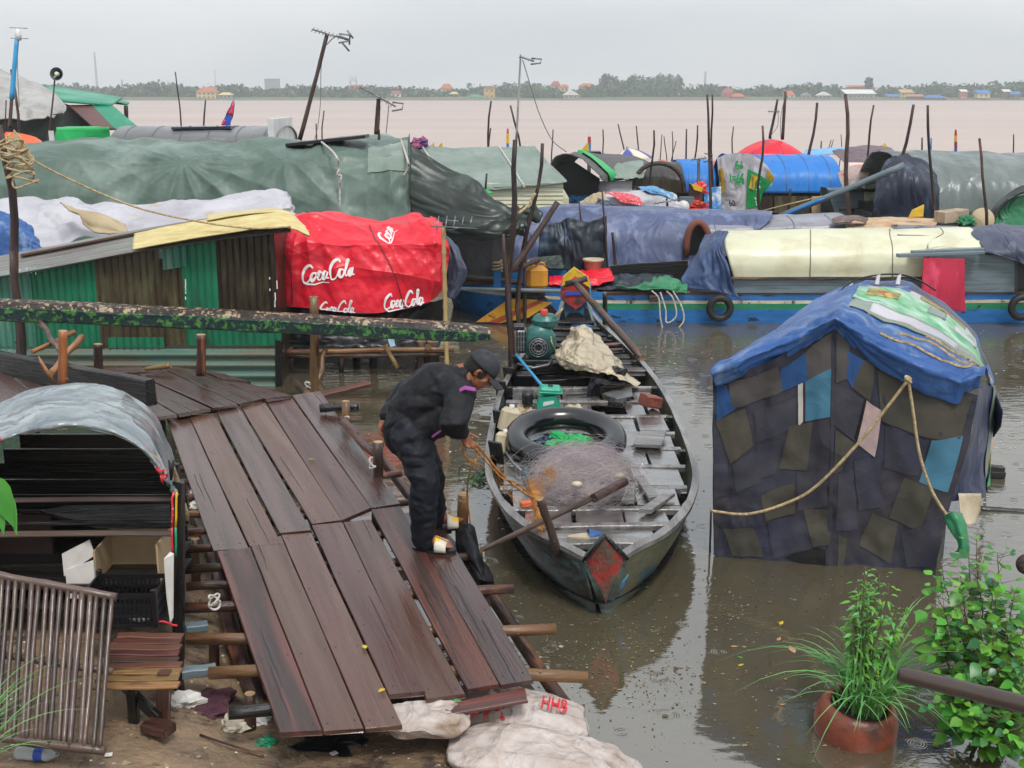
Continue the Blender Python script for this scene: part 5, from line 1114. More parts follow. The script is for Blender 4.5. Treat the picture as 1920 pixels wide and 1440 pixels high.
# slippers
def slipper(name, label, c, rz, m):
    b = B(); c = Vector(c); R = Matrix.Rotation(rz, 3, 'Z'); n = 20; ring = []
    for i in range(n):
        a = 2*math.pi*i/n; ring.append(c+R @ Vector((.13*math.cos(a), (.045+.008*math.cos(a))*math.sin(a), 0)))
    b.prism(ring, (0, 0, .018), 1); P = np.zeros((6, 9, 3))
    for j in range(6):
        for i in range(9):
            a = math.pi*i/8; x = .02+.02*j; w_ = .05*math.sqrt(max(0, 1-(x/.135)**2)); P[j, i] = c+R @ Vector((x, w_*math.cos(a), .018+.045*math.sin(a)*(1-j/7)))
    b.grid(P, 0); return tag(b.obj(name, m, solid=0), label, 'slipper')
slipper('slipper', 'blue cloth slipper lying on the deck just behind the red bow plate', W(1098, 1008, .41), .15, [M['t_blue'], M['jug']])
# bow stake and rope bundle
tag(log('stake', W(1047, 1035, .40), W(1012, 935, .82), .03, .027, M['pole_brown'], None, .01), 'short brown stake leaning in the canoe bow with an orange rope bundle round it', 'stake')
pl = thing('boathook', 'long dark pole laid from the gangway over the canoe bow, its tip sleeved with bamboo', 'pole', V(905, 1030, 7.1))
A, Bp = V(903, 1031, 7.15), V(1160, 911, 8.35); log('shaft', A, Bp, .018, .026, M['pole_brown'], pl, .006, knots=0); b = B(); b.tube([V(1113, 934, 8.05), V(1172, 903, 8.4)], .033, 12, cap=True); b.obj('sleeve', M['pole_brown'], pl)
M['hemp'] = mat('frayed orange hemp', h('cf9a5e'), h('a8743c'), 5, rough=.8, isl=.3, bump=0)
hb_ = thing('rope_bundle', 'frayed orange hemp bundle wrapped round the bow stake', 'rope', V(1010, 960, 7.9))
b = B(); b.tube([V(996, 905, 8.1), V(1006, 935, 8.0), V(1012, 962, 7.9), V(1008, 1000, 7.8), V(1016, 1022, 7.75)], [.02, .045, .035, .04, .03], 10, jit=.15); b.obj('core', M['rope_orange'], hb_)
b = B()
for cc, rr in ((V(1004, 925, 8.0), (.07, .06, .1)), (V(1010, 965, 7.88), (.055, .05, .08)), (V(1011, 1002, 7.8), (.06, .05, .1)), (V(1030, 895, 8.2), (.05, .05, .06))): strands(b, cc, rr, 170, 10, .0018, 1, 1.6)
tag(b.obj('fibres', M['hemp'], hb_), kind='stuff')
# ================================================================ person
def caps(b, pts, rs, n=14): b.tube(pts, rs, n, round_=True)
HDN = V(875, 820, 7.22)
def hand(b, w0, d, nrm, sgn, curl=1.0, s=1.0, spread=.1):
    d = Vector(d).normalized(); nrm = Vector(nrm); nrm = (nrm-d*nrm.dot(d)).normalized(); sd = d.cross(nrm)*sgn
    caps(b, [w0-d*.02, w0+d*.03*s, w0+d*.075*s], [.026*s, .032*s, .03*s], 10)
    for k in (-1, 0, 1): caps(b, [w0+d*.02*s+sd*.012*k*s, w0+d*.085*s+sd*.024*k*s], [.016*s, .0135*s], 8)
    for k, (l, off) in enumerate(((.070, -.032), (.080, -.011), (.074, .011), (.056, .031))):
        p = w0+d*(.088-.004*abs(k-1.5))*s+sd*off*s; dd = (d+sd*off*spread*20).normalized(); ang = 0; P = [p-d*.01]
        for j, f in enumerate((.45, .31, .24)):
            ang += curl*(.45+.12*k*.5)*(1 if j else .7); v = (dd*math.cos(ang)+nrm*math.sin(ang)); P.append(P[-1]+v*l*f*s)
        caps(b, P, [.0098*s, .0092*s, .0085*s, .0072*s], 8)
    p = w0+d*.025*s-sd*.028*s; v1 = (d*.55-sd*.7+nrm*.5*curl).normalized(); v2 = (d*.8-sd*.1+nrm*.6*curl).normalized(); caps(b, [p, p+v1*.035*s, p+v1*.035*s+v2*.03*s, p+v1*.035*s+v2*.03*s+(v2+nrm*.3).normalized()*.022*s], [.014*s, .0115*s, .0105*s, .008*s], 8)
rAnk, rKnee, rHip = V(797, 1012, 7.27), V(800, 905, 7.22), V(768, 808, 7.34)
lAnk, lKnee, lHip = V(818, 972, 7.62), V(812, 892, 7.52), V(762, 800, 7.56)
pel = V(764, 792, 7.45); mid = V(790, 752, 7.44); che = V(832, 724, 7.42); nk0 = V(868, 706, 7.43)
rSh, lSh = V(864, 738, 7.25), V(812, 706, 7.62)
rEl, rWr = V(848, 798, 7.03), V(869, 811, 7.19)
lEl, lWr = V(750, 742, 7.76), V(724, 782, 7.62)
HC = V(899, 696, 7.42); hf = Vector((.72, .0, -.70)).normalized(); hu0 = Vector((.6, .05, .8)); hl = hu0.cross(hf).normalized(); hu = hf.cross(hl)
HM = Matrix((hf, hl, hu)).transposed().to_4x4(); HM.translation = HC
def H(x, y, z): return HM @ Vector((x, y, z))
HM3 = HM.to_3x3().to_4x4()
b = B()
caps(b, [pel+Vector((0, 0, -.04)), mid, che], [.13, .12, .135]); caps(b, [che, nk0], [.13, .09]); caps(b, [nk0, H(-.03, 0, -.05)], [.062, .055])
for hp, kn, an, s_ in ((rHip, rKnee, rAnk, -1), (lHip, lKnee, lAnk, 1)):
    caps(b, [hp, hp.lerp(kn, .5), kn, kn.lerp(an, .35), an], [.088, .075, .055, .055, .037])
    toe = an+Vector((.165, -.03 if s_ < 0 else .02, -.03)); heel = an+Vector((-.035, .0, -.03))
    caps(b, [heel+Vector((0, 0, .012)), heel.lerp(toe, .5)+Vector((0, 0, .03)), toe+Vector((-.02, 0, .012))], [.034, .036, .022]); caps(b, [an, an.lerp(toe, .45)], [.036, .03])
    sd = Vector((0, 1, 0))
    for k in range(5): caps(b, [toe+sd*(.034-.017*k)*s_+Vector((-.03-.006*k, 0, .008)), toe+sd*(.034-.017*k)*s_+Vector((.012-.008*k, 0, .004))], [.0115-.0008*k, .0105-.0009*k], 8)
caps(b, [rSh, rEl], [.06, .043]); caps(b, [rEl, rEl.lerp(rWr, .4), rWr], [.043, .042, .028]); caps(b, [che, rSh], [.09, .06]); caps(b, [lSh, lEl], [.06, .043]); caps(b, [lEl, lWr], [.043, .028]); caps(b, [che, lSh], [.09, .06])
hand(b, rWr, (.30, .15, -1.0), (.75, -.2, .1), 1, 1.35, 1.02)
hand(b, lWr, (-.45, -.1, -1), (.8, -.35, -.3), 1, .8, .98)
# head
b.ball(H(-.008, 0, .025), (.1, .076, .1), 24, 16, Mx=HM3); b.ball(H(.03, 0, -.03), (.065, .062, .082), 20, 14, Mx=HM3); caps(b, [H(.05, .018, -.085), H(.062, 0, -.092), H(.05, -.018, -.085)], [.02, .021, .02], 10)
caps(b, [H(.085, 0, .012), H(.112, 0, -.022)], [.009, .0135], 10); caps(b, [H(.103, .012, -.026), H(.103, -.012, -.026)], [.009, .009], 8)
caps(b, [H(.083, .04, .022), H(.092, 0, .024), H(.083, -.04, .022)], [.012, .012, .012], 8); caps(b, [H(.086, .02, -.052), H(.094, 0, -.051), H(.086, -.02, -.052)], [.006, .0075, .006], 8); caps(b, [H(.086, .016, -.062), H(.091, 0, -.063), H(.086, -.016, -.062)], [.007, .008, .007], 8)
for s_ in (-1, 1):
    caps(b, [H(.062, s_*.045, -.012), H(.045, s_*.056, -.03)], [.018, .016], 8)
    caps(b, [H(-.012, s_*.075, -.025), H(-.02, s_*.085, .0), H(-.012, s_*.084, .018), H(.002, s_*.076, .016)], [.01, .008, .009, .007], 8)
person = fuse(b, 'person', [M['skin']], None, .0062, 3)
tag(person, 'man in dark cap, jacket and trousers bending at the gangway edge, pulling an orange rope', 'person')
for s_ in (-1, 1):
    b = B(); b.ball(H(.079, s_*.031, .004), .0105, 10, 8); b.obj('eye', M['hair'], person)
# hair
b = B(); b.ball(H(-.018, 0, .022), (.1, .0795, .09), 24, 16, Mx=HM3); b.ball(H(-.06, 0, -.02), (.052, .06, .06), 16, 12, Mx=HM3)
for s_ in (-1, 1): b.ball(H(.022, s_*.07, .005), (.02, .012, .035), 10, 8, Mx=HM3)
fuse(b, 'hair', [M['hair']], person, .007, 2, lambda a: .003*vn(a*90))
# cap
cp = thing('tmpcap', None, None) if False else None
b = B(); n, k = 36, 12; P = np.zeros((k, n+1, 3))
for j in range(k):
    t = j/(k-1)*math.pi/2
    for i in range(n+1):
        a = 2*math.pi*i/n; f = 1+.02*abs(math.sin(a*3)); P[j, i] = H(-.006+.108*math.cos(t)**.8*math.cos(a)*f, .086*math.cos(t)**.8*math.sin(a)*f, .035+.105*math.sin(t)**.9)
b.grid(P); capo = b.obj('cap', M['cap'], person, solid=.005)
b = B(); P = np.zeros((8, 17, 3))
for j in range(8):
    for i in range(17):
        y = -1+2*i/16; x = .075+j/7*.118*(1-.3*y*y); w_ = .072*(1-.12*j/7); P[j, i] = H(x+.022*(1-y*y)*(1-j/7), y*w_, .033-.028*y*y-.012*j/7)
b.grid(P); b.obj('brim', M['cap'], capo, solid=.006)
b = B(); b.ball(H(-.004, 0, .134), .008, 8, 6); b.obj('button', M['cap'], capo)
# jacket
b = B(); hem = V(752, 812, 7.45)
caps(b, [V(762, 806, 7.45), V(770, 782, 7.45), mid+Vector((.0, 0, .0)), che+Vector((-.02, 0, -.01))], [.152, .158, .166, .172], 20); caps(b, [che, nk0+Vector((-.005, 0, 0))], [.172, .088], 20)
caps(b, [V(790, 800, 7.40), V(815, 785, 7.38), V(835, 765, 7.38)], [.13, .13, .12], 16)
caps(b, [che+Vector((0, -.04, 0)), rSh], [.13, .095], 16); caps(b, [che+Vector((0, .05, 0)), lSh], [.12, .09], 16)
caps(b, [rSh+Vector((-.005, .02, .0)), rSh.lerp(rEl, .5)+Vector((-.0, 0, 0)), rEl, rEl.lerp(rWr, .45), rEl.lerp(rWr, .82)], [.098, .088, .082, .076, .056], 16)
caps(b, [lSh, lSh.lerp(lEl, .5), lEl, lEl.lerp(lWr, .5), lEl.lerp(lWr, .92)], [.09, .08, .07, .06, .046], 16)
caps(b, [nk0+Vector((.0, .05, .01)), nk0+Vector((.03, 0, .01)), nk0+Vector((.0, -.05, .0))], [.04, .038, .04], 12)
jd = lambda a: .020*rdg(a*np.array([5., 5., 8.])+fbm(a*3, 2)[:, None]*.8, 3)+.004*fbm(a*25, 2)
jk = fuse(b, 'jacket', [M['jacket']], person, .011, 5, jd)
def stick_patch(name, pts, m, off, wdt):  # cloth strip lying on the jacket
    q = B(); q.tube(pts, wdt, 10, flat=((0, -.6, .8), .35), round_=True); return q.obj(name, m, jk)
stick_patch('shoulder_stripe', [V(857, 735, 7.165), V(872, 727, 7.14), V(888, 730, 7.15)], M['pink'], 0, .017)
stick_patch('shoulder_stripe', [V(800, 692, 7.52), V(808, 688, 7.53), V(815, 689, 7.54)], M['pink'], 0, .016)
stick_patch('hem_stripe', [V(812, 818, 7.22), V(826, 808, 7.18), V(838, 795, 7.17)], M['pink'], 0, .012)
b = B(); q = rEl.lerp(rWr, .80); dd = (rWr-rEl).normalized(); b.tube([q, q+dd*.03], [.05, .044], 14); b.obj('cuff', M['jacket'], jk)
# trousers
b = B(); caps(b, [V(768, 788, 7.45), V(764, 812, 7.45)], [.152, .158], 18)
for hp, kn, an in ((rHip, rKnee, rAnk), (lHip, lKnee, lAnk)):
    caps(b, [hp+Vector((0, 0, -.02)), hp.lerp(kn, .5), kn+Vector((-.012, 0, 0)), kn.lerp(an, .4)+Vector((-.02, 0, 0)), kn.lerp(an, .8)+Vector((-.01, 0, 0)), an+Vector((-.008, 0, .0))], [.128, .112, .088, .084, .076, .07], 18)
td = lambda a: .018*rdg(a*np.array([6., 6., 11.])+fbm(a*3+9, 2)[:, None]*1.0, 3)+.004*fbm(a*22, 2)
fuse(b, 'trousers', [M['trouser']], person, .011, 4, td)
# sandals
for an, s_ in ((rAnk, -1), (lAnk, 1)):
    c = an+Vector((.06, -.012 if s_ < 0 else .008, -.078)); R = Matrix.Rotation(-.17 if s_ < 0 else .1, 3, 'Z'); n = 26
    ring = [c+R @ Vector((.15*math.cos(2*math.pi*i/n), (.052+.006*math.cos(2*math.pi*i/n))*math.sin(2*math.pi*i/n), 0)) for i in range(n)]
    q = B(); q.prism(ring, (0, 0, .024)); so_ = q.obj('sandal', M['black'], person)
    P = np.zeros((7, 13, 3))
    for j in range(7):
        for i in range(13):
            a = math.pi*i/12; x = .012+.013*j; P[j, i] = c+R @ Vector((x, .062*math.cos(a), .02+.088*math.sin(a)**.8*(1-.06*j)))
    q = B(); q.grid(P); q.obj('strap', mat('white and yellow strap', h('cfcabb'), h('bdb8a8'), 9, rough=.5, bump=0, c3=h('e0b820'), s3=14, t3=.53, w3=.02), so_, solid=.005)
# rope from the hand
for k, (pts, r) in enumerate([([HDN, V(868, 838, 7.25), V(874, 858, 7.3), V(888, 866, 7.35), V(894, 848, 7.4), V(884, 830, 7.3), V(877, 823, 7.24)], .007), ([V(878, 824, 7.24), V(900, 840, 7.4), V(925, 872, 7.6), V(955, 903, 7.8), V(985, 925, 7.9), V(1003, 935, 8.0)], .009),
                              ([V(885, 868, 7.34), V(880, 890, 7.4), V(876, 920, 7.6), V(878, 950, 7.68), V(883, 990, 7.7)], .006), ([V(880, 826, 7.24), V(905, 858, 7.42), V(940, 895, 7.65), V(968, 905, 7.85), V(1000, 932, 8.0)], .006)]):
    o = rope('mooring_rope', pts, r, 'rope_orange', n=44); tag(o, ['loose loop of orange rope dangling from the man\'s right hand', 'thick orange rope running from the man\'s hand to the canoe bow', 'orange strand hanging from the rope loop down the sawn post', 'thin second orange strand running along the rope to the canoe bow'][k], 'rope')
ff = B()
for pts in (((878, 824, 7.24), (900, 840, 7.4), (925, 872, 7.6), (955, 903, 7.8)), ((866, 838, 7.25), (874, 858, 7.3), (888, 866, 7.35), (894, 848, 7.4)), ((925, 872, 7.6), (940, 905, 7.7), (965, 930, 7.8), (990, 945, 7.9)), ((930, 895, 7.6), (950, 925, 7.7), (985, 950, 7.85), (1005, 950, 8.))):
    for k in range(26):
        t = random.random()*2.6; i = int(t); a, c = V(*pts[i]), V(*pts[i+1]); p = a.lerp(c, t-i); P = [p]
        for _ in range(5): P.append(P[-1]+(c-a).normalized()*.02+Vector([random.uniform(-.016, .016) for _ in range(3)]))
        ff.tube(P, .0009, 3, cap=False)
tag(ff.obj('rope_fibres', M['hemp']), 'loose frayed fibres around the orange mooring rope', None, kind='stuff')
# cloth on the low post
s = PS([[(858, 992, 7.6), (872, 985, 7.5), (884, 990, 7.6)], [(858, 1030, 7.45), (882, 1012, 7.35), (896, 1040, 7.5)], [(875, 1060, 7.3), (893, 1050, 7.22), (912, 1070, 7.35)], [(893, 1085, 7.2), (906, 1090, 7.15), (924, 1098, 7.25)]], 26, 40, .03, 2, 2, seed=8)
tag(s.b().obj('black_cloth', M['jacket'], solid=.02), 'black cloth hanging from the sawn post beside the man\'s feet', 'cloth')
# ================================================================ patchwork tent boat
tt = thing('covered_boat', 'moored boat covered by a tall patchwork canvas tent with a bright blue tarp roof', 'boat', V(1560, 1050, 9.2))
TX = [[(1336, 705), (1400, 692), (1470, 662), (1565, 598), (1660, 662), (1740, 706), (1834, 742)], [(1337, 820), (1400, 822), (1470, 832), (1560, 845), (1650, 850), (1735, 850), (1818, 835)],
      [(1336, 940), (1395, 942), (1465, 950), (1556, 962), (1640, 966), (1715, 965), (1782, 950)], [(1338, 1040), (1390, 1047), (1450, 1052), (1552, 1068), (1630, 1072), (1695, 1074), (1750, 1072)]]
Dt = [8.37-.32*i/6 for i in range(7)]
def TV(p, i, dy=0): return V(p[0], p[1], Dt[i]+dy)
ts = Sheet([[TV(p, i, (-.05 if (i == 3 and r) else 0)) for i, p in enumerate(row)] for r, row in enumerate(TX)], 140, 110, .04, 3.5, 1, sc=8, samp=.055, pins=[(.62, .02, 7, .03, .4), (.0, .0, 6, .02, .3)], seed=5)
cw, rw = crw(7, 121), crw(4, 61); TP = np.einsum('ai,bj,ijk->abk', rw, cw, np.array(TX, float))
def tuv(px, py):
    d = (TP[..., 0]-px)**2+(TP[..., 1]-py)**2; k = int(np.argmin(d)); j, i = divmod(k, 121); return (i/120, j/60)
def cm(n, c, c2, **k): return mat(n, h(c), h(c2), 3, rough=.85, rv=.05, bump=.6, bsc=90, bd=.004, crease=.25, csc=3, **k)
TM = [cm('dark patchwork canvas', '36333a', '2b2931', c3=h('2a2c3c'), s3=1.3, t3=.5, w3=.1), cm('olive canvas patch', '47443a', '3a3831'), cm('navy blue patch', '1f4c80', '193f6d'), cm('teal patch', '42758e', '3a6a82'), cm('grey canvas patch', '4e4a48', '413e3f'), cm('pale pink patch', 'b59f9c', 'a8918f'), cm('white strip', 'c4bfbb', 'aaa5a0'), cm('plum patch', '3c2434', '2c1b28'), cm('slate patch', '3b3a42', '302f38', c3=h('2c2f42'), s3=2, t3=.55, w3=.1), cm('black gap', '08080a', '050506')]
b = ts.b()
for q, mi in [([(1342, 722), (1362, 722), (1380, 768), (1342, 792)], 2), ([(1341, 793), (1398, 767), (1412, 835), (1370, 868)], 1), ([(1365, 720), (1460, 688), (1470, 735), (1375, 765)], 4), ([(1460, 690), (1512, 665), (1516, 710), (1468, 735)], 2), ([(1512, 664), (1562, 628), (1560, 690), (1516, 710)], 4), ([(1512, 714), (1560, 690), (1558, 778), (1510, 792)], 3),
              ([(1495, 722), (1503, 718), (1503, 795), (1494, 798)], 6), ([(1503, 718), (1511, 715), (1510, 792), (1503, 795)], 7), ([(1478, 805), (1525, 787), (1515, 880), (1460, 885)], 1), ([(1568, 625), (1590, 650), (1583, 712), (1566, 716)], 4), ([(1590, 652), (1618, 672), (1597, 722), (1584, 710)], 2), ([(1620, 672), (1642, 682), (1634, 750), (1598, 720)], 1), ([(1564, 718), (1617, 745), (1607, 828), (1563, 797)], 8),
              ([(1622, 750), (1653, 770), (1640, 855), (1605, 830)], 5), ([(1618, 748), (1623, 751), (1606, 828), (1603, 820)], 9), ([(1645, 690), (1822, 742), (1800, 820), (1655, 792)], 1), ([(1746, 824), (1806, 818), (1777, 922), (1724, 907)], 3), ([(1695, 897), (1750, 913), (1725, 997), (1666, 970)], 1), ([(1635, 962), (1685, 985), (1668, 1060), (1612, 1022)], 1), ([(1506, 955), (1557, 955), (1557, 1020), (1523, 1028)], 1), ([(1425, 930), (1490, 905), (1492, 965), (1435, 978)], 1),
              ([(1355, 992), (1410, 987), (1432, 1043), (1375, 1042)], 1), ([(1570, 1000), (1590, 1010), (1583, 1066), (1570, 1064)], 1), ([(1564, 800), (1600, 832), (1576, 885), (1562, 892)], 1), ([(1470, 1046), (1530, 1030), (1549, 1030), (1549, 1066)], 9), ([(1558, 640), (1563, 640), (1560, 1062), (1554, 1062)], 8), ([(1340, 870), (1365, 872), (1372, 930), (1340, 935)], 8), ([(1420, 835), (1465, 825), (1455, 890), (1425, 900)], 8), ([(1412, 770), (1492, 740), (1492, 800), (1420, 832)], 8), ([(1372, 870), (1418, 845), (1428, 905), (1380, 925)], 8), ([(1495, 885), (1552, 880), (1554, 950), (1494, 960)], 8), ([(1600, 862), (1648, 858), (1655, 950), (1612, 958)], 8), ([(1572, 890), (1600, 880), (1610, 990), (1568, 995)], 8), ([(1660, 800), (1740, 822), (1720, 895), (1655, 880)], 8), ([(1690, 1000), (1760, 965), (1750, 1060), (1700, 1065)], 8), ([(1440, 980), (1500, 965), (1515, 1030), (1450, 1045)], 8)]:
    ts.patch(b, [tuv(*p) for p in q], mi, .006 if mi != 9 else .009, 9)
b.obj('front_canvas', TM, tt)
def TS(rows, *a, **k): return Sheet([[V(*p) for p in r] for r in rows], *a, **k)
rf = [[(1341, 722, 8.38), (1400, 700, 8.33), (1480, 668, 8.28), (1563, 622, 8.2), (1650, 690, 8.16), (1730, 738, 8.1), (1792, 756, 8.06), (1836, 725, 8.05)],
      [(1334, 702, 8.30), (1395, 675, 8.25), (1478, 640, 8.2), (1566, 596, 8.12), (1655, 655, 8.06), (1735, 695, 8.0), (1800, 718, 7.98), (1846, 700, 8.0)],
      [(1338, 690, 8.42), (1400, 662, 8.38), (1484, 622, 8.3), (1572, 580, 8.22), (1662, 632, 8.18), (1742, 664, 8.14), (1806, 690, 8.1), (1850, 690, 8.12)],
      [(1358, 685, 8.9), (1410, 650, 8.9), (1490, 604, 8.85), (1590, 556, 8.8), (1682, 582, 8.8), (1758, 620, 8.8), (1820, 664, 8.8), (1858, 715, 8.8)],
      [(1385, 676, 9.5), (1440, 632, 9.5), (1518, 574, 9.5), (1606, 532, 9.5), (1700, 548, 9.5), (1770, 590, 9.5), (1828, 645, 9.5), (1864, 730, 9.5)],
      [(1408, 676, 10.2), (1466, 616, 10.2), (1540, 555, 10.2), (1622, 522, 10.2), (1708, 532, 10.2), (1772, 570, 10.2), (1826, 628, 10.2), (1862, 710, 10.2)]]
rs = TS(rf, 150, 110, .02, 5, 2, sc=12, samp=.035, pins=[(.42, .15, 9, .03, .35)], seed=9, edge=.01, lin=True)
b = rs.b(); q_ = lambda u0, u1, v0, v1, mi, off=.008, n=16: rs.patch(b, [(u0, v0), (u1, v0), (u1, v1), (u0, v1)], mi, off, n)
q_(.12, .95, .88, .985, 1); q_(.28, .99, .76, .885, 2, .010); q_(.44, .97, .60, .79, 3, .012); q_(.42, .94, .50, .60, 4, .014); q_(.5, .8, .52, .58, 2, .018); q_(.62, .80, .80, .87, 5, .016); q_(.04, .34, .60, .70, 2, .008); q_(.47, .56, .68, .74, 5, .018, 6); q_(.66, .72, .70, .78, 4, .018, 6); q_(.76, .86, .685, .74, 2, .018, 6)
for v0, u0, u1 in ((.50, .5, .98), (.56, .55, .99), (.44, .6, .97), (.38, .55, .9)): rs.stroke(b, [(u0+(u1-u0)*k/8, v0+.02*math.sin(k)) for k in range(9)], .016, 6, .012)
b.obj('roof_tarp', [M['t_blue'], M['t_slate'], M['t_white'], tarp('green printed sheet', h('2f9356'), h('aac4b4'), sc=6), M['t_green2'], mat('multicoloured print', h('6a8f4a'), h('8c4a3c'), 9, rough=.5, c3=h('c9a53a'), s3=7, t3=.55), M['rope']], tt, solid=.008)
# right side wall
sw = TS([[(1836, 735, 8.1), (1852, 715, 8.8), (1866, 735, 9.6), (1866, 740, 10.2)], [(1822, 820, 8.1), (1845, 800, 8.7), (1862, 800, 9.5), (1862, 795, 10.2)], [(1790, 900, 8.1), (1838, 880, 8.6), (1852, 865, 9.4), (1852, 850, 10.2)], [(1768, 938, 8.1), (1838, 935, 8.5), (1846, 920, 9.2), (1846, 905, 10.1)]], 60, 50, .04, 2.5, 1, seed=12)
b = sw.b(); sw.patch(b, [(.5, .0), (.62, 0), (.62, .98), (.5, .98)], 1, .012, 12); sw.patch(b, [(.72, .2), (.84, .2), (.84, .75), (.72, .75)], 2, .014, 8); sw.patch(b, [(.72, .75), (.84, .75), (.84, .98), (.72, .98)], 3, .014, 5)
b.obj('side_tarp', [M['t_navy'], M['t_green2'], M['yellow'], M['t_bright']], tt)
s = TS([[(1338, 712, 8.40), (1362, 700, 8.9), (1390, 690, 9.5), (1412, 685, 10.2)], [(1338, 880, 8.40), (1358, 850, 8.9), (1380, 820, 9.5), (1400, 800, 10.2)], [(1340, 1038, 8.42), (1358, 995, 8.9), (1378, 945, 9.5), (1398, 905, 10.2)]], 40, 30, .02, 4, 1, seed=5); s.b().obj('left_tarp', TM[0], tt)
s = TS([[(1880, 770, 9.0), (1866, 735, 9.4)], [(1876, 800, 9.0), (1862, 820, 9.4)]], 8, 8); s.b().obj('tarp_flap', M['t_navy'], tt, solid=.01)
b = B(); xl, xr = V(1342, 1040, 8.4).x, V(1755, 1072, 8.05).x
b.prism([(xl+.03, 8.42, -.1), (xr+.02, 8.1, -.1), (xr+.18, 8.4, -.1), (xr+.3, 10.5, -.1), (xl+.5, 10.5, -.1)], (0, 0, .38)); b.obj('hull', M['hullbottom'], tt)
s = TS([[(1795, 925, 8.2), (1840, 925, 8.35)], [(1800, 960, 8.15), (1838, 955, 8.35)], [(1815, 985, 8.15), (1830, 985, 8.3)]], 12, 12, .02, 2, 1, seed=3); s.b().obj('yellow_sheet', M['jug'], tt, solid=.004)
s = TS([[(1768, 968, 7.9), (1785, 960, 7.85), (1805, 962, 7.9)], [(1776, 985, 7.85), (1795, 975, 7.8), (1812, 985, 7.85)], [(1795, 1015, 7.8), (1805, 1010, 7.75), (1818, 1020, 7.8)], [(1793, 1035, 7.8), (1805, 1036, 7.75), (1815, 1040, 7.8)]], 20, 24, .02, 2, 2, seed=31); tag(s.b().obj('green_plastic', M['t_emerald'], solid=.003), 'torn green plastic sheet hanging from the lower right corner of the patchwork tent', 'plastic sheet')
for k, (pts) in enumerate([[(1333, 958, 8.3), (1400, 964, 8.18), (1470, 945, 8.14), (1530, 912, 8.08), (1612, 828, 8.0), (1660, 768, 7.96), (1703, 712, 7.92)], [(1703, 712, 7.92), (1712, 770, 7.93), (1724, 850, 7.92), (1745, 915, 7.92), (1770, 958, 7.9), (1792, 982, 7.84)]]):
    o = rope('tent_rope', [V(*p) for p in pts], .011, 'rope', n=40); tag(o, ['rope drooping across the patchwork canvas from its left edge up to the roof edge', 'rope falling from the roof edge to the green plastic at the tent\'s lower right'][k], 'rope')
o = rope('rope_knot', [V(1703, 712, 7.9)+Vector((.02*math.cos(t*1.3), .02*math.sin(t*1.3), .02*math.sin(t*.9))) for t in range(9)], .01, 'rope', n=40); tag(o, 'rope knot at the blue roof edge of the patchwork tent', 'rope')
hp_ = [(1563, 560, 9.6), (1590, 532, 9.9), (1630, 518, 10), (1680, 514, 10), (1720, 524, 10), (1755, 545, 9.9)]; o = rope('hoop', [V(*p) for p in hp_], .008, 'black', n=30); tag(o, 'thin black hoop standing over the back of the blue tarp roof', 'hoop')
for k, (x, y) in enumerate([(1596, 530), (1647, 518), (1686, 518)]): s = TS([[(x-3, y-2, 9.95), (x+4, y-4, 9.95)], [(x-8, y+18, 9.9), (x+1, y+18, 9.9)]], 4, 6, .0); tag(s.b().obj('white_tie', M['t_white'], solid=.003), ['left', 'middle', 'right'][k]+' of the three white ties on the black hoop', 'tie')
for a, e, w_, lb in [((1848, 879), (1885, 882), .05, 'upper black plank step sticking out behind the tent boat'), ((1845, 890), (1887, 892), .06, 'black step just below the topmost one behind the tent boat'), ((1840, 921), (1876, 924), .07, 'third black step from the top behind the tent boat'), ((1840, 936), (1862, 937), .03, 'lowest short black stub behind the tent boat')]:
    D = 10.2; tag(plank('plank_step', V(*a, D), V(*e, D), w_*1.0, .08, M['blackwood'], up=(0, -1, 0)), lb, 'plank')
tag(log('pole', V(1826, 954, 9.4), V(1960, 964, 9.3), .03, .03, M['blackwood'], None, .005), 'dark horizontal pole running out of frame right of the tent boat', 'pole')
tag(log('mooring_stick', V(1331, 1045, 8.45), V(1333, 955, 8.4), .008, .008, M['pole'], None, .01), 'thin grey stick at the left bottom edge of the patchwork tent', 'stick')
# ================================================================ pot and plants
pc = W(1600, 1372, 0); pt = thing('plant_pot', 'round reddish clay pot standing tilted in the shallow water', 'pot', pc)
b = B(); Mx = Matrix.Rotation(.10, 4, 'Y') @ Matrix.Rotation(.10, 4, 'X'); b.lathe([(.13, -.14), (.178, -.1), (.21, -.02), (.224, .05), (.22, .11), (.205, .155), (.185, .18), (.17, .185), (.155, .175), (.155, .125), (.17, .06)], pc, 48, Mx=Mx); b.obj('body', M['terracotta'], pt)
b = B(); b.lathe([(.001, .125), (.155, .12)], pc, 24, Mx=Mx); b.obj('soil', mat('dark soil', h('2a211b'), h('1c1612'), 9, rough=.9, bump=1), pt)
b = B()
for bx, by, n_, L_ in [(.02, 0, 36, .52), (.08, -.02, 40, .56), (-.05, .03, 16, .42), (.10, .05, 30, .6)]: blades(b, pc+Vector((bx, by, .1)), n_, L_*1.1, .014, .85, .85)
blades(b, pc+Vector((.1, 0, .1)), 26, .85, .015, .95, .85, (-.8, .9)); blades(b, pc+Vector((-.03, 0, .14)), 5, .5, .016, .12, .2)
tag(b.obj('lemongrass', M['blade']), 'clump of arching lemongrass growing in the clay pot', 'grass plant')
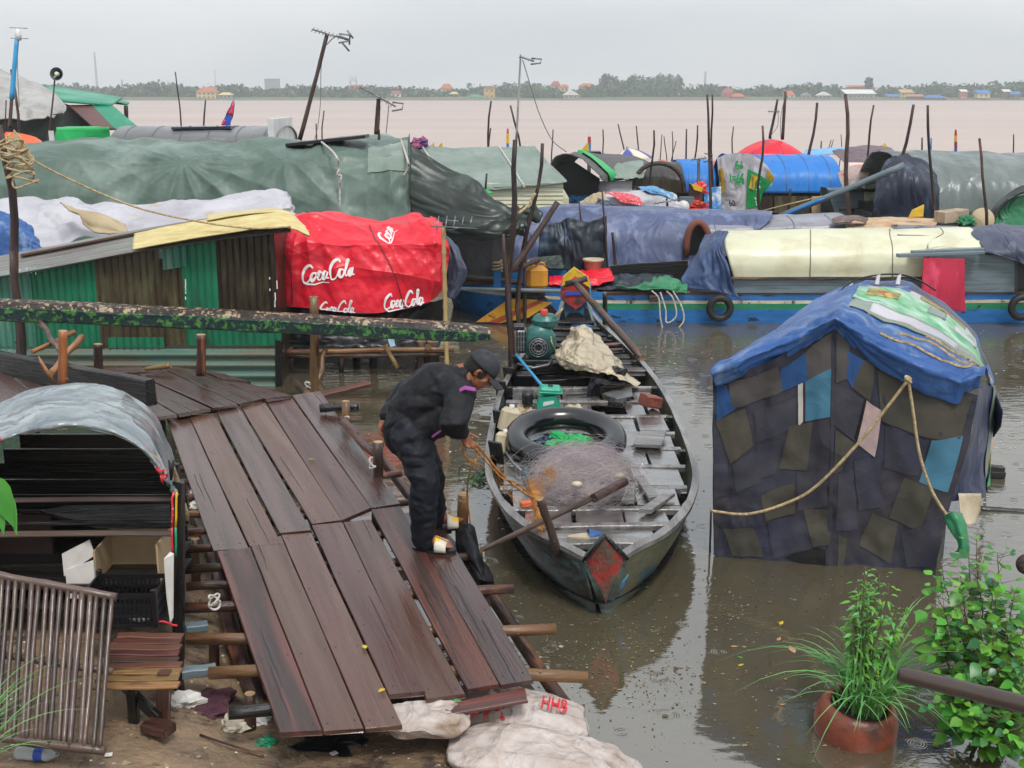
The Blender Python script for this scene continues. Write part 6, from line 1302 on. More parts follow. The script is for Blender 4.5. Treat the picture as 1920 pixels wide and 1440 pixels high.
def twiggy(name, label, root, tips, leaf, lw, n_leaf, mats, droop=.3, cat='plant', fold=.15, r0=.008, seed=0, jit=.08, mixd=.35):
    t = thing(name, label, cat, root); st_ = B(); lf = B(); root = Vector(root); random.seed(seed)
    for tip in tips:
        tip = Vector(tip); P = []; n = 10; off = Vector((random.uniform(-.04, .04), random.uniform(-.04, .04), 0))
        for i in range(n):
            q = i/(n-1); p = (root+off).lerp(tip, q)+Vector((random.uniform(-1, 1), random.uniform(-1, 1), random.uniform(-.5, .5)))*.012*min(1, q*4); P.append(p)
        st_.tube(P, [r0*(1-.75*i/n) for i in range(n)], 5)
        for k in range(n_leaf):
            q = .25+.75*(k+random.random())/n_leaf; i = min(n-2, int(q*(n-1))); p = P[i].lerp(P[i+1], q*(n-1)-i); a = random.random()*6.28; e = random.uniform(-.3, .7); d = Vector((math.cos(a), math.sin(a), e)).normalized()
            br = p+d*random.uniform(.2, 1)*jit; st_.tube([p, br], [r0*.3, r0*.15], 3, cap=False); s_ = random.uniform(.6, 1.15)*(1 if q < .93 else .6)
            leafshape(lf, br, d+Vector((0, 0, random.uniform(-.3, .3))), (random.uniform(-.4, .4), -.5, 1), leaf*s_, lw*s_, 0 if random.random() > mixd else 1, fold, 6, droop*random.uniform(.3, 1.4))
    st_.obj('stem', M['stem'], t); lf.obj('leaves', mats, t); random.seed(seed+99)
D0 = pc.y
twiggy('pot_shrub', 'feathery bright green shrub growing behind the lemongrass in the clay pot', pc+Vector((.03, .06, .1)), [V(1620, 1065, D0+.1), V(1605, 1110, D0+.15), V(1640, 1090, D0+.2), V(1670, 1095, D0+.05), V(1685, 1140, D0+.1), V(1600, 1150, D0+.05), V(1660, 1150, D0), V(1695, 1175, D0+.1), V(1630, 1130, D0), V(1612, 1085, D0+.1), V(1650, 1075, D0+.1), V(1630, 1095, D0+.2)], .055, .018, 48, [M['leaf'], M['blade']], .6, seed=3, jit=.05)
vr = W(1850, 1400, 0); vr.z = -.05
tips = [V(1835, 1005, 5.9), V(1815, 1040, 5.9), V(1870, 1035, 5.8), V(1800, 1075, 5.9), V(1765, 1060, 5.9), V(1755, 1110, 5.8), V(1745, 1150, 5.8), V(1860, 1090, 5.7), V(1900, 1110, 5.7), V(1935, 1130, 5.6), V(1800, 1130, 5.7), V(1840, 1150, 5.6), V(1890, 1170, 5.5), V(1930, 1200, 5.5), V(1790, 1190, 5.7), V(1830, 1220, 5.6), V(1870, 1250, 5.4), V(1920, 1270, 5.3), V(1800, 1270, 5.5), V(1780, 1310, 5.5), V(1840, 1330, 5.3), V(1880, 1340, 5.2), V(1920, 1360, 5.2), V(1950, 1320, 5.3), V(1860, 1180, 5.5), V(1905, 1230, 5.4)]
twiggy('bush', 'leafy round-leaved green bush at the lower right edge, standing in the water', vr, tips, .075, .062, 46, [M['leaf'], M['leaf_dark']], .35, 'bush', r0=.007, seed=5, jit=.15, mixd=.3)
br_ = thing('bamboo_rail', 'thick wet dark bamboo pole entering from the right edge in front of the bush', 'pole', V(1800, 1290, 4.6))
A, E_ = V(1688, 1264, 4.75), V(1990, 1338, 4.3); P = [A.lerp(E_, i/24) for i in range(25)]; b = B(); b.tube(P, [.036*(1.10 if i in (3, 8, 14, 20) else 1)*(1+.1*i/24) for i in range(25)], 16); b.obj('culm', M['bamboo_dark'], br_, frame(A, E_))
b = B(); b.tube([A-(E_-A).normalized()*.002, A+(E_-A).normalized()*.001], .028, 14); b.obj('hollow_end', M['black'], br_)
b = B(); b.ball(V(1925, 1058, 6.2), (.06, .05, .06), 14, 10); a = np.array(b.v); tag(b.obj('post_tip', M['pole']), 'dark rounded wood end poking in at the right edge above the bush', 'post')
# floating leaves, debris
def wleaf(name, label, px, py, s, m, rz=None):
    b = B(); c = W(px, py, .004); rz = random.random()*3 if rz is None else rz; leafshape(b, c, (math.cos(rz), math.sin(rz), 0), (0, 0, 1), s, s*.42, 0, .1, 6, 0); return tag(b.obj(name, m, solid=.002), label, 'leaf')
ml = {k: mat('leaf '+k, h(c), rough=.5, bump=.2) for k, c in dict(pink='c08a72', yellow='c9b02a', tan='b08a5a', green='4f9a3a').items()}
for a in [(1490, 1224, .1, 'pink', 'big curled pinkish brown leaf floating left of the potted shrub'), (1462, 1171, .065, 'yellow', 'slim yellow leaf floating above the pinkish leaf'), (1458, 1201, .06, 'tan', 'small tan leaf floating between the yellow and the pinkish leaf'), (1393, 1234, .04, 'green', 'tiny green leaf floating near the bright water strip'), (1370, 1212, .05, 'tan', 'tan leaf floating at the edge of the bright strip'), (1384, 1248, .045, 'yellow', 'yellow green leaf just below the tiny green one'), (1786, 1416, .06, 'tan', 'orange leaf floating at the bottom right below the bush'), (1463, 1322, .04, 'tan', 'light leaf floating left of the clay pot')]:
    wleaf('floating_leaf', a[4], a[0], a[1], a[2], ml[a[3]])
def floats(name, label, n, gen, mats, size, wts):
    b = B()
    for k in range(n):
        px, py = gen(); c = W(px, py, .003); s = size*random.uniform(.3, 1)**1.5*(1 if random.random() < .95 else 2); a = random.random()*6.28; q = random.randint(4, 6); e = random.uniform(.35, 1)
        ring = [c+Vector((math.cos(a)*math.cos(t)*s-math.sin(a)*math.sin(t)*s*e, math.sin(a)*math.cos(t)*s+math.cos(a)*math.sin(t)*s*e, random.uniform(0, .002))) for t in [6.28*j/q+random.uniform(-.3, .3) for j in range(q)]]
        b.add(ring, [tuple(range(q))], random.choices(range(len(mats)), wts)[0])
    tag(b.obj(name, mats, M=Matrix.Identity(4)), label, None, kind='stuff')
md_ = [mat('debris '+c, h(c), rough=.6, isl=.3, bump=0) for c in ('6b5a38', '55482e', '8a7a58', '9a968a', '66703c')]
def g1():
    r = random.random()
    if r < .5: x = random.gauss(1150, 90); return (x, 1215+(x-1100)*.25+random.gauss(0, 60))
    if r < .62: return (random.uniform(960, 1330), random.uniform(1060, 1430))
    if r < .72: return (random.gauss(1375, 30), random.gauss(1160, 30))
    return (random.uniform(1330, 1760), random.uniform(1075, 1430))
floats('floating_debris', 'flecks of straw, leaf bits and scum floating on the near water', 1700, g1, md_, .011, (5, 4, 4, 2, 1))
floats('foam_bubbles', 'small pale bubbles and rain splashes on the water', 1500, lambda: (random.uniform(520, 1920), 620+random.random()**1.3*420), [mat('pale foam', h('cfd0ce'), rough=.4, bump=0)], .016, (1,))
wd_ = thing('water_weed', 'small dark water weed sprig floating between the man and the canoe', 'weed', W(900, 895, 0)); b = B()
o = rope('stem', [W(860, 890, .0), W(862, 878, .06), W(875, 872, .08), W(905, 892, .01)], .005, 'pole', wd_)
for k in range(46): c = W(random.gauss(898, 14), random.gauss(898, 8), .01); leafshape(b, c, (random.uniform(-1, 1), random.uniform(-1, 1), .3), (0, 0, 1), .05, .035, 0, .1, 5, .1)
b.obj('leaves', M['leaf_dark'], wd_)
# ================================================================ green corrugated shack
sk = thing('corrugated_shack', 'low shack walled with green and rusty brown corrugated sheets', 'shack', V(250, 720, 14.5))
SD = 13.8
def corr(name, xs, yt, yb, D, m, parent, pitch=.083, dep=.03, horiz=False, rows=8):
    """corrugated sheet on the plane y=D: xs=(x0,x1), yt(px)->top py, yb(px)->bottom py"""
    A, E = V(xs[0], yb(xs[0]), D), V(xs[1], yb(xs[1]), D); b = B()
    if not horiz:
        n = int((E.x-A.x)/pitch*8)+2; P = np.zeros((rows, n, 3))
        for i in range(n):
            u = i/(n-1); px = xs[0]+(xs[1]-xs[0])*u; T_, B_ = V(px, yt(px), D), V(px, yb(px), D); ph = (T_.x/pitch) % 1; dd = dep*(1 if ph < .12 else (-.0 if ph > .24 else .5))
            for j in range(rows): v = j/(rows-1); p = T_.lerp(B_, v); P[j, i] = (A.x+(E.x-A.x)*u, p.y-dd-.008*noise.noise((p.x*1.3, p.z*2, D)), p.z)
    else:
        n = 40; rows = 60; P = np.zeros((rows, n, 3))
        for i in range(n):
            u = i/(n-1); px = xs[0]+(xs[1]-xs[0])*u; T_, B_ = V(px, yt(px), D), V(px, yb(px), D)
            for j in range(rows): v = j/(rows-1); p = T_.lerp(B_, v); P[j, i] = (A.x+(E.x-A.x)*u, p.y-dep*math.cos(p.z/pitch*2*math.pi), p.z)
    b.grid(P, sm=horiz); return b.obj(name, m, parent)
CS = dict(sc=2.5, st=(3, 1, .8), rough=.35, rv=.1, bump=.25, bsc=10)
M['cg'] = mat('green corrugated sheet', h('1f7a58'), h('18684c'), c3=h('2f4a3c'), s3=1.8, t3=.62, w3=.08, **CS); M['cb'] = mat('rusty brown corrugated sheet', h('4a4030'), h('392c22'), c3=h('5c5a40'), s3=2.4, t3=.55, w3=.1, **CS)
M['cd'] = mat('dark brown corrugated sheet', h('352e22'), h('2b221a'), c3=h('4f4a36'), s3=2.4, t3=.6, w3=.1, **CS); M['ct'] = mat('faded teal corrugated sheet', h('4a8070'), h('3c7562'), c3=h('6a8a80'), s3=1.8, t3=.6, **CS)
M['cl'] = mat('grey green flat corrugated sheet', h('5d7a70'), h('4c6a5e'), 1.5, (.6, 1, 3), rough=.3, bump=.2, c3=h('6b5c4c'), s3=1.2, t3=.52, w3=.1)
M['cr'] = mat('grey roofing sheet', h('7f8682'), h('6f6660'), 1.5, (.5, 1, 1), rough=.35, bump=.3, c3=h('5d5552'), s3=1.6, t3=.55, w3=.12)
top = lambda px: 517-px*.182+ (0 if px < 250 else (px-250)*.02); mid = lambda px: 600+px*.01; bot = lambda px: 657-px*.02
corr('wall_sheet', (-80, 70), top, bot, SD-.02, M['ct'], sk); corr('wall_sheet', (68, 192), top, bot, SD, M['cg'], sk); corr('wall_sheet', (190, 312), top, lambda p: 652-p*.02+6, SD-.02, M['cb'], sk); corr('wall_sheet', (310, 354), lambda p: top(p)+38, lambda p: 655-p*.02, SD, M['cb'], sk); corr('wall_sheet', (306, 352), top, lambda p: top(p)+44, SD-.035, M['ct'], sk)
corr('wall_sheet', (352, 415), top, lambda p: 655-p*.02, SD-.02, M['cg'], sk); corr('wall_sheet', (413, 523), top, lambda p: 607, SD, M['cd'], sk); corr('wall_sheet', (362, 530), lambda p: 596, lambda p: 648, SD-.045, M['cg'], sk); corr('wall_sheet', (205, 310), lambda p: 632, lambda p: 652, SD-.045, M['cg'], sk)
corr('base_sheet', (-80, 522), lambda p: 652, lambda p: 735, SD-.06, M['cl'], sk, .13, .03, True)
b = B(); x1 = V(522, 600, SD).x; b.box((x1-.02, SD+1.2, .9), (.03, 2.4, 1.9)); b.obj('side_wall', M['cd'], sk); plank('corner_post', V(522, 735, 13.7), V(522, 640, 13.7), .08, .06, M['blackwood'], sk, up=(0, -1, 0))
b = B(); 
for k in range(14): x, z = random.choice([(348, random.uniform(500, 560)), (random.uniform(505, 520), random.uniform(520, 572)), (random.uniform(30, 70), 508)]); c = V(x, z, SD-.05); b.box(c, (.012, .004, random.uniform(.02, .1)))
tag(b.obj('paint_flecks', M['letter_white'], sk), kind='stuff')
rr = [[(-80, 534, 13.62), (100, 503, 13.62), (250, 475, 13.62), (400, 452, 13.62), (545, 436, 13.62)], [(-80, 518, 14.1), (100, 488, 14.1), (250, 458, 14.1), (400, 433, 14.1), (545, 412, 14.1)], [(-80, 497, 14.7), (100, 463, 14.7), (250, 434, 14.7), (400, 410, 14.7), (545, 392, 14.7)]]
s = PS(rr, 40, 70, 0); v_ = np.linspace(0, 1, 70); s.P[..., 2] += (.016*np.cos(v_*2*math.pi*7))[:, None]; s.b().obj('roof', M['cr'], sk)
s = PS([[(248, 470, 13.5), (330, 455, 13.5), (420, 440, 13.5), (500, 428, 13.5), (545, 430, 13.5), (580, 444, 13.45)], [(250, 452, 13.8), (330, 438, 13.8), (420, 422, 13.8), (500, 410, 13.8), (545, 413, 13.8), (578, 434, 13.7)], [(252, 440, 14.1), (330, 424, 14.1), (420, 408, 14.1), (500, 397, 14.1), (540, 399, 14.1), (566, 420, 14.0)]], 80, 30, .01, 4, 2, seed=6); v_ = np.linspace(0, 1, 30); s.P[..., 2] += (.014*np.cos(v_*2*math.pi*4))[:, None]
s.b().obj('eave_sheet', M['cream_dirty'], sk, solid=.01)
s = PS([[(388, 412, 14.0), (440, 404, 14.0), (500, 398, 14.0), (535, 400, 14.0)], [(388, 402, 14.4), (440, 396, 14.4), (500, 391, 14.4), (530, 393, 14.4)]], 30, 12, .01); s.b().obj('eave_sheet', M['cream_dirty'], sk, solid=.012)
plank('ridge_batten', V(40, 476, 14.5), V(395, 408, 14.5), .1, .03, M['plank'], sk)
# ---------------------------------------------------------------- mossy beam
F = frame(V(-80, 577, 12.4), V(918, 618, 12.9)); L = (V(918, 618, 12.9)-V(-80, 577, 12.4)).length; b = B(); n = 60; vs = []
for i in range(n):
    t = i/(n-1); hh = .112*(1-.15*t) if t < .96 else .095-(t-.96)*1.0
    for (y, z) in ((-.09, -hh), (-.13, -hh*.75), (-.14, hh*.35), (-.12, hh*.45), (-.10, hh*.95), (.08, hh), (.1, -hh*.9)):
        vs.append((L*t, y+.012*noise.noise((t*14, z*8, 0)), z+.012*noise.noise((t*12, y*9, 5))-.05*t*t))
b.add(vs, [(i*7+j, i*7+(j+1) % 7, (i+1)*7+(j+1) % 7, (i+1)*7+j) for i in range(n-1) for j in range(7)]+[tuple(range(7))[::-1], tuple((n-1)*7+j for j in range(7))]); b.m = [1 if (q % 7) in (3, 4) else 0 for q in range((n-1)*7)]+[1, 1]
m1 = mat('mossy flaking green paint', h('16382c'), h('1a2434'), 20, rough=.4, bump=1, bsc=12, bd=.02, c3=h('47783a'), s3=15, t3=.54, w3=.015); m2 = mat('flaking cream paint', h('33261f'), h('26201c'), 12, rough=.5, bump=1, bsc=12, bd=.02, c3=h('a89478'), s3=16, t3=.56, w3=.015)
tag(b.obj('painted_beam', [m1, m2], None, F, local=True), 'long beam with flaking green and cream paint crossing in front of the shack and red tarp', 'beam')
# ---------------------------------------------------------------- red tarp stall
rt = thing('red_stall', 'bamboo stilt stall wrapped in a big glossy red soft drink tarp', 'stall', V(680, 690, 14.6))
rg = [[(540, 402, 15.6), (600, 396, 15.6), (660, 408, 15.6), (720, 412, 15.6), (780, 402, 15.6), (812, 408, 15.6), (826, 420, 15.6)], [(524, 416, 14.9), (583, 404, 14.9), (642, 418, 14.9), (702, 421, 14.9), (765, 418, 14.9), (803, 410, 14.8), (838, 438, 14.9)], [(523, 455, 14.5), (583, 455, 14.45), (645, 458, 14.4), (705, 458, 14.4), (768, 456, 14.4), (815, 455, 14.4), (841, 468, 14.6)],
      [(526, 515, 14.4), (586, 515, 14.35), (648, 518, 14.3), (708, 518, 14.3), (770, 515, 14.3), (815, 512, 14.35), (838, 508, 14.55)], [(528, 573, 14.4), (590, 579, 14.35), (650, 585, 14.3), (708, 587, 14.3), (765, 577, 14.3), (808, 566, 14.35), (829, 548, 14.5)]]
s = PS(rg, 210, 170, .02, 2.2, 2.4, sc=6, samp=.07, lin=True, pins=[(.9, .18, 8, .035, .3), (.12, .25, 7, .035, .3), (.55, .45, 6, .02, .3)], seed=14)
b = s.b()
def script(x0, y0, w_, hgt, ang=0, wd=.012, cut=None):
    """flowing lettering in (px) box on the tarp"""
    G = {'C': [(.95, .82), (.8, 1), (.5, .95), (.22, .65), (.08, .25), (.2, -.02), (.55, -.02), (.95, .3)], 'o': [(.55, .55), (.2, .5), (.05, .2), (.3, 0), (.65, .12), (.75, .45), (.5, .55), (.9, .5)], 'c': [(.75, .45), (.45, .58), (.12, .35), (.1, .08), (.45, 0), (.95, .25)],
         'a': [(.7, .5), (.3, .55), (.05, .2), (.3, 0), (.6, .25), (.75, .55), (.65, .1), (.95, .1)], 'l': [(.1, .2), (.6, .85), (.75, 1.1), (.5, 1.05), (.3, .5), (.35, .05), (.75, .1)]}
    lay = [('C', 0, 1.5, 1.15), ('o', 1.25, .8, 1), ('c', 2.0, .75, 1), ('a', 2.7, .85, 1), ('C', 3.6, 1.35, 1.25), ('o', 4.75, .8, 1), ('l', 5.4, .75, 1.1), ('a', 6.0, .9, 1)]
    ca, sa = math.cos(ang), math.sin(ang)
    def mp(x, y): X, Y = (x+.25*y)/7.2*w_, y*hgt; return (x0+X*ca+Y*sa, y0+X*sa*-1*-1*-1-Y*ca) if False else (x0+X*ca-Y*sa*-1*-1, y0-X*sa-Y*ca)
    for ch, ox, sw_, sh in lay:
        if cut and ox > cut: break
        pts = [mp(ox+p[0]*sw_, p[1]*sh) for p in G[ch]]; uvs = [suv(*p) for p in pts]; uvs = [tuple(q) for q in (crw(len(uvs), 18)@np.array(uvs)).tolist()]
        s.stroke(b, uvs, lambda t: wd*(1+1.1*math.sin(math.pi*min(1, t*1.6))), 1, .012, 2)
    pts = [mp(.3, -.02), mp(.8, -.18), mp(1.8, -.22), mp(2.9, -.12), mp(3.6, -.3)]; s.stroke(b, [suv(*p) for p in pts], lambda t: wd*1.6*(1-t*.8), 1, .012, 6)
P2 = np.einsum('ai,bj,ijk->abk', crw(5, 91), crw(7, 161), np.array([[p[:2] for p in r] for r in rg], float))
def suv(px, py):
    d = (P2[20:, :, 0]-px)**2+(P2[20:, :, 1]-py)**2; k = int(np.argmin(d)); j, i = divmod(k, 161); j += 20
    return ((i+.3*0)/160, j/90)
script(564, 530, 108, 27, .14, .018); script(720, 580, 82, 23, .12, .015); script(597, 590, 72, 20, .02, .012); script(728, 455, 60, 22, 1.2, .014, 3)
for pts in ([(690, 420), (705, 450), (728, 488), (745, 530), (760, 578)], [(528, 455), (545, 500), (548, 572)]): s.stroke(b, [suv(*p) for p in pts], .01, 2, .02, 6)
b.obj('red_tarp', [M['t_red'], M['letter_white'], M['black']], rt)
s = PS([[(822, 436, 14.9), (842, 446, 14.8), (856, 462, 14.9)], [(838, 470, 14.7), (860, 480, 14.6), (874, 500, 14.8)], [(838, 515, 14.7), (862, 520, 14.6), (878, 512, 14.8)], [(836, 548, 14.7), (846, 560, 14.6), (860, 552, 14.8)]], 30, 40, .05, 3, 2, seed=2); s.b().obj('side_tarp', M['t_slate'], rt, solid=.01)
s = PS([[(528, 575, 14.6), (600, 580, 14.6), (680, 588, 14.6), (760, 580, 14.6), (832, 560, 14.6)], [(528, 620, 14.55), (600, 620, 14.5), (680, 622, 14.5), (760, 620, 14.5), (830, 610, 14.6)], [(528, 648, 14.5), (600, 652, 14.4), (680, 650, 14.4), (760, 652, 14.4), (826, 648, 14.5)]], 90, 40, .06, 5, 1.5, seed=19)
b = s.b(); s.patch(b, [(.63, .55), (.68, .55), (.69, .95), (.66, 1)], 1, .02, 5)
text_on(b, 'KHMER', lambda x, y: s.at(.84+.1*x, .82-.1*y, .02), 2, .02); s.stroke(b, [(.87, .66), (.87, .58), (.885, .54), (.90, .58), (.90, .66)], .02, 2, .02); b.obj('black_tarp', [M['t_black'], mat('light blue scrap', h('8fb3c4'), rough=.5), M['letter_red']], rt)
b = B(); b.box((V(680, 640, 15.2).x, 15.2, .62), (4.0*.5, 1.6, .04)); b.obj('floor', M['blackwood'], rt)
for a, e, r, m in [((516, 660), (852, 656), .035, 'bark_light'), ((520, 668), (840, 664), .03, 'bark')]: log('rail', V(*a, 14.3), V(*e, 14.3), r, r*.9, M[m], rt, .01)
for px, y0, y1, D, r in [(640, 600, 705, 14.5, .03), (700, 640, 700, 14.8, .05), (790, 640, 700, 14.4, .06), (812, 640, 695, 14.4, .08), (545, 650, 705, 14.5, .04), (668, 640, 700, 15.2, .05)]: log('leg', V(px, y1+5, D), V(px, y0, D), r, r, M['pole'], rt, .01, 5)
log('brace', V(746, 690, 14.2), V(722, 648, 14.3), .03, .03, M['bark_light'], rt, .01, 5)
b = B(); b.tube([V(803, 650, 14.05), V(803, 650, 14.3)], .04, 12, mi=0); b.obj('rail_end', M['bark_light'], rt)
log('branch', V(590, 722, 13.9), V(612, 655, 14.2), .05, .03, M['bark_light'], rt, .08)
b = B(); A, E_ = V(838, 690, 14.0), V(831, 424, 14.1); n = 40; b.tube([A.lerp(E_, i/(n-1)) for i in range(n)], [.026*(1.25 if i % 5 == 2 else 1) for i in range(n)], 8); tag(b.obj('bamboo_pole', M['bamboo'], None, frame(A, E_)), 'straight pale bamboo pole standing at the right edge of the red tarp', 'pole')
b = B(); c = V(838, 432, 14.0)
for k in range(5): b.tube([c+Vector((-.12+k*.1, 0, .02*k)), c+Vector((-.1+k*.1, .1, .16+.02*k*0))], .008, 5); 
b.tube([c+Vector((-.2, 0, .05)), c+Vector((.36, 0, .02))], .008, 5); b.tube([c+Vector((.0, 0, .12)), c+Vector((.14, 0, .11)), c+Vector((.16, 0, .03)), c+Vector((.02, 0, 0))], .006, 5); tag(b.obj('small_antenna', M['steel']), 'small tangled antenna tied to the top of the pale bamboo pole', 'antenna')
o = rope('string', [V(545, 416, 14.6), V(525, 440, 14.4), V(518, 455, 14.4)], .015, 'boatblue'); tag(o, 'blue string end between the shack roof and the red tarp', 'string')
# ================================================================ white tarp roof behind the shack
s = PS([[(-60, 388, 17.0), (40, 372, 17.0), (130, 378, 17.0), (200, 385, 17.0), (300, 380, 17.0), (420, 368, 17.0), (525, 356, 17.0), (540, 372, 17)], [(-60, 420, 16.4), (60, 405, 16.4), (130, 400, 16.4), (210, 410, 16.4), (320, 405, 16.4), (430, 392, 16.4), (530, 372, 16.4), (552, 400, 16.4)], [(-60, 470, 15.9), (80, 465, 15.9), (160, 450, 15.9), (240, 445, 15.9), (340, 430, 15.9), (440, 415, 15.9), (530, 400, 15.9), (560, 420, 15.9)]], 150, 60, .04, 7, 1.2, sc=12, samp=.08, seed=17)
b = s.b(); tag(b.obj('white_tarp', M['t_white'], solid=.01), 'wrinkled dirty white tarp heaped behind the shack roof', 'tarp')
s = PS([[(112, 384, 16.0), (150, 395, 15.9), (190, 402, 15.9), (235, 420, 15.9)], [(140, 398, 15.7), (170, 410, 15.7), (200, 418, 15.7), (240, 434, 15.7)], [(160, 420, 15.6), (175, 436, 15.6), (200, 440, 15.6), (236, 440, 15.6)]], 40, 20, .05, 2, 3, seed=23); tag(s.b().obj('canvas', M['t_canvas'], solid=.02), 'folded cream canvas lying over the white tarp', 'canvas')
s = PS([[(-60, 390, 15.8), (0, 398, 15.8), (40, 412, 15.8), (62, 432, 15.8)], [(-60, 430, 15.5), (0, 432, 15.5), (45, 440, 15.5), (72, 455, 15.5)], [(-60, 490, 15.4), (0, 486, 15.4), (45, 474, 15.4), (80, 468, 15.4)]], 40, 40, .05, 2.5, 2, seed=41); tag(s.b().obj('blue_tarp', M['t_blue'], solid=.01), 'creased deep blue tarp at the left edge beside the white tarp', 'tarp')
# ================================================================ big grey-green tarp houseboat
gh = thing('houseboat', 'very long houseboat roofed with one wrinkled grey green tarp, behind the red stall', 'houseboat', V(380, 560, 18.5))
cx8 = [-90, 60, 190, 290, 400, 495, 600, 700, 768]
rr = [[(x, 270-(x > 680)*12, 20.4) for x in cx8], [(x, 264-(x > 690)*10+3*math.sin(x*.02), 19.4) for x in cx8], [(x, 284+2*math.sin(x*.03), 18.3) for x in cx8], [(x, 318, 17.8) for x in cx8], [(x, 390+4*math.sin(x*.02), 17.55) for x in cx8], [(x, 465, 17.45) for x in cx8]]
s = PS(rr, 300, 130, .03, 9, 1.0, sc=11, samp=.085, pins=[(.435, .55, 7, .17, .16), (.675, .5, 6, .16, .15), (.2, .5, 5, .08, .15), (.93, .45, 6, .06, .2)], seed=24)
b = s.b(); s.patch(b, [(.86, .3), (.995, .3), (.995, .62), (.86, .62)], 1, .015, 10); b.obj('roof_tarp', [M['t_green'], M['t_green2']], gh)
s = PS([[(768, 262, 20.2), (768, 250, 19.0), (768, 275, 18.0), (768, 330, 17.6)], [(770, 330, 20.2), (770, 330, 19.0), (770, 350, 18), (770, 380, 17.5)], [(770, 470, 20.2), (770, 470, 19), (770, 470, 18), (770, 470, 17.5)]], 20, 20, .03, 2, 1); s.b().obj('end_tarp', M['t_dkgreen'], gh)
b = B(); xa, xb = V(-90, 0, 18).x, V(765, 0, 18).x; b.box(((xa+xb)/2, 19, .45), (xb-xa, 2.6, 1.1)); b.obj('hull', M['hullbottom'], gh)
plank('solar_edge', V(540, 268, 18.9), V(688, 252, 18.9), .5, .05, M['black'], gh)
for pts in ([(598, 262), (628, 290), (636, 322), (637, 415)], [(752, 262, ), (764, 300), (766, 312), (757, 330)]): 
    rope('tie_rope', [V(p[0], p[1], 17.55 if i else 18.9) for i, p in enumerate(pts)], .018, 'rope_white', gh, n=24)
rope('tie_rope', [V(636, 318, 17.5), V(632, 328, 17.5), V(640, 330, 17.5), V(637, 345, 17.5)], .016, 'rope_white', gh)
s = PS([[(769, 268, 17.9), (830, 308, 17.8), (890, 345, 17.7), (950, 382, 17.6), (1006, 386, 17.5)], [(770, 340, 17.6), (830, 365, 17.4), (890, 388, 17.2), (950, 400, 17.2), (1000, 408, 17.4)], [(772, 400, 17.5), (830, 420, 17.2), (890, 436, 17.0), (950, 436, 17.0), (985, 420, 17.3)], [(776, 425, 17.6), (830, 432, 17.4), (890, 442, 17.2), (945, 444, 17.2), (975, 436, 17.4)]], 90, 70, .10, 2.2, 3.2, pins=[(.93, .3, 9, .08, .5)], seed=33)
s.b().obj('door_flap', M['t_dkgreen'], gh, solid=.01)
s = PS([[(770, 290, 18.6), (860, 380, 18.6), (960, 440, 18.6)], [(770, 520, 18.4), (860, 520, 18.4), (960, 525, 18.4)]], 20, 20, .05, 3, 1); s.b().obj('dark_void_sheet', M['t_black'], gh)  # black sheet standing in for the dark void under the flap
s = PS([[(1004, 386, 17.5), (1018, 400, 17.5)], [(990, 392, 17.4), (1010, 418, 17.4)], [(975, 400, 17.4), (990, 412, 17.5)]], 12, 12, .04, 2, 2, seed=3); s.b().obj('flap_corner', M['t_dkgreen'], gh, solid=.02)
o = rope('guy_rope', [V(1095, 325, 17.4) if False else V(1004, 362, 17.2), V(990, 385, 17.2), V(972, 400, 17.1)], .02, 'rope'); tag(o, 'pale rope pulling the dark green flap up to the black post', 'rope')
o = rope('long_line', [V(22, 270, 13.2), V(70, 305, 13.4), V(160, 350, 13.6), (V(260, 390, 13.7)), V(370, 415, 13.6), V(470, 428, 13.5), V(545, 425, 13.5)], .012, 'rope', n=60); tag(o, 'long pale line sagging from the left pole down to the shack eave', 'rope')
# ---------------------------------------------------------------- top left background
tl_ = thing('tarp_house', 'big grey tarp roofed boat house at the upper left edge', 'houseboat', V(60, 300, 26))
s = PS([[(-160, 90, 29), (-20, 122, 28.5), (50, 150, 28), (100, 172, 27.5), (118, 190, 27)], [(-160, 160, 26), (-20, 180, 26), (50, 190, 26), (100, 200, 26), (124, 205, 26)], [(-160, 215, 25), (-20, 222, 25), (40, 224, 25), (90, 220, 25), (112, 212, 25.5)]], 70, 40, .10, 3, 2, pins=[(.85, .8, 7, .1, .3)], seed=12); s.b().obj('roof_tarp', M['t_grey'], tl_, solid=.02)
s = PS([[(-160, 216, 25.3), (0, 223, 25.3), (118, 212, 25.3)], [(-160, 290, 25.3), (0, 290, 25.3), (118, 285, 25.3)]], 40, 20, .06, 4, 1, seed=4); s.b().obj('wall_tarp', M['t_dkgreen'], tl_)
b = B(); b.box((V(0, 0, 26.8).x, 27, .5), (7, 3, 1.2)); b.obj('hull', M['hullbottom'], tl_)
tg = thing('tin_roof_house', 'green tin roofed boat house behind the grey tarp at upper left', 'houseboat', V(180, 290, 28))
def flat(name, q, m, par, th=.05, wave=0):
    G_ = [[V(*q[0]), V(*q[1])], [V(*q[3]), V(*q[2])]]; s_ = Sheet(G_, 60, 8, 0, lin=True)
    if wave: s_.P[..., 2] += (.03*np.cos(np.linspace(0, 1, 60)*2*math.pi*wave))[None, :]
    return s_.b().obj(name, m, par, solid=th)
M['gr'] = mat('green tin roof', h('2f8f70'), h('257a5f'), 1, rough=.45, c3=h('4f9a84'), s3=.8, t3=.6); M['br'] = mat('brown tin roof', h('6b4a48'), h('573c3b'), 1, rough=.5)
flat('roof', [(82, 160, 30), (230, 184, 30), (208, 197, 27.5), (118, 190, 27.5)], M['gr'], tg, wave=0); flat('roof', [(168, 178, 31), (242, 193, 31), (238, 196, 30), (160, 186, 30)], M['gr'], tg)
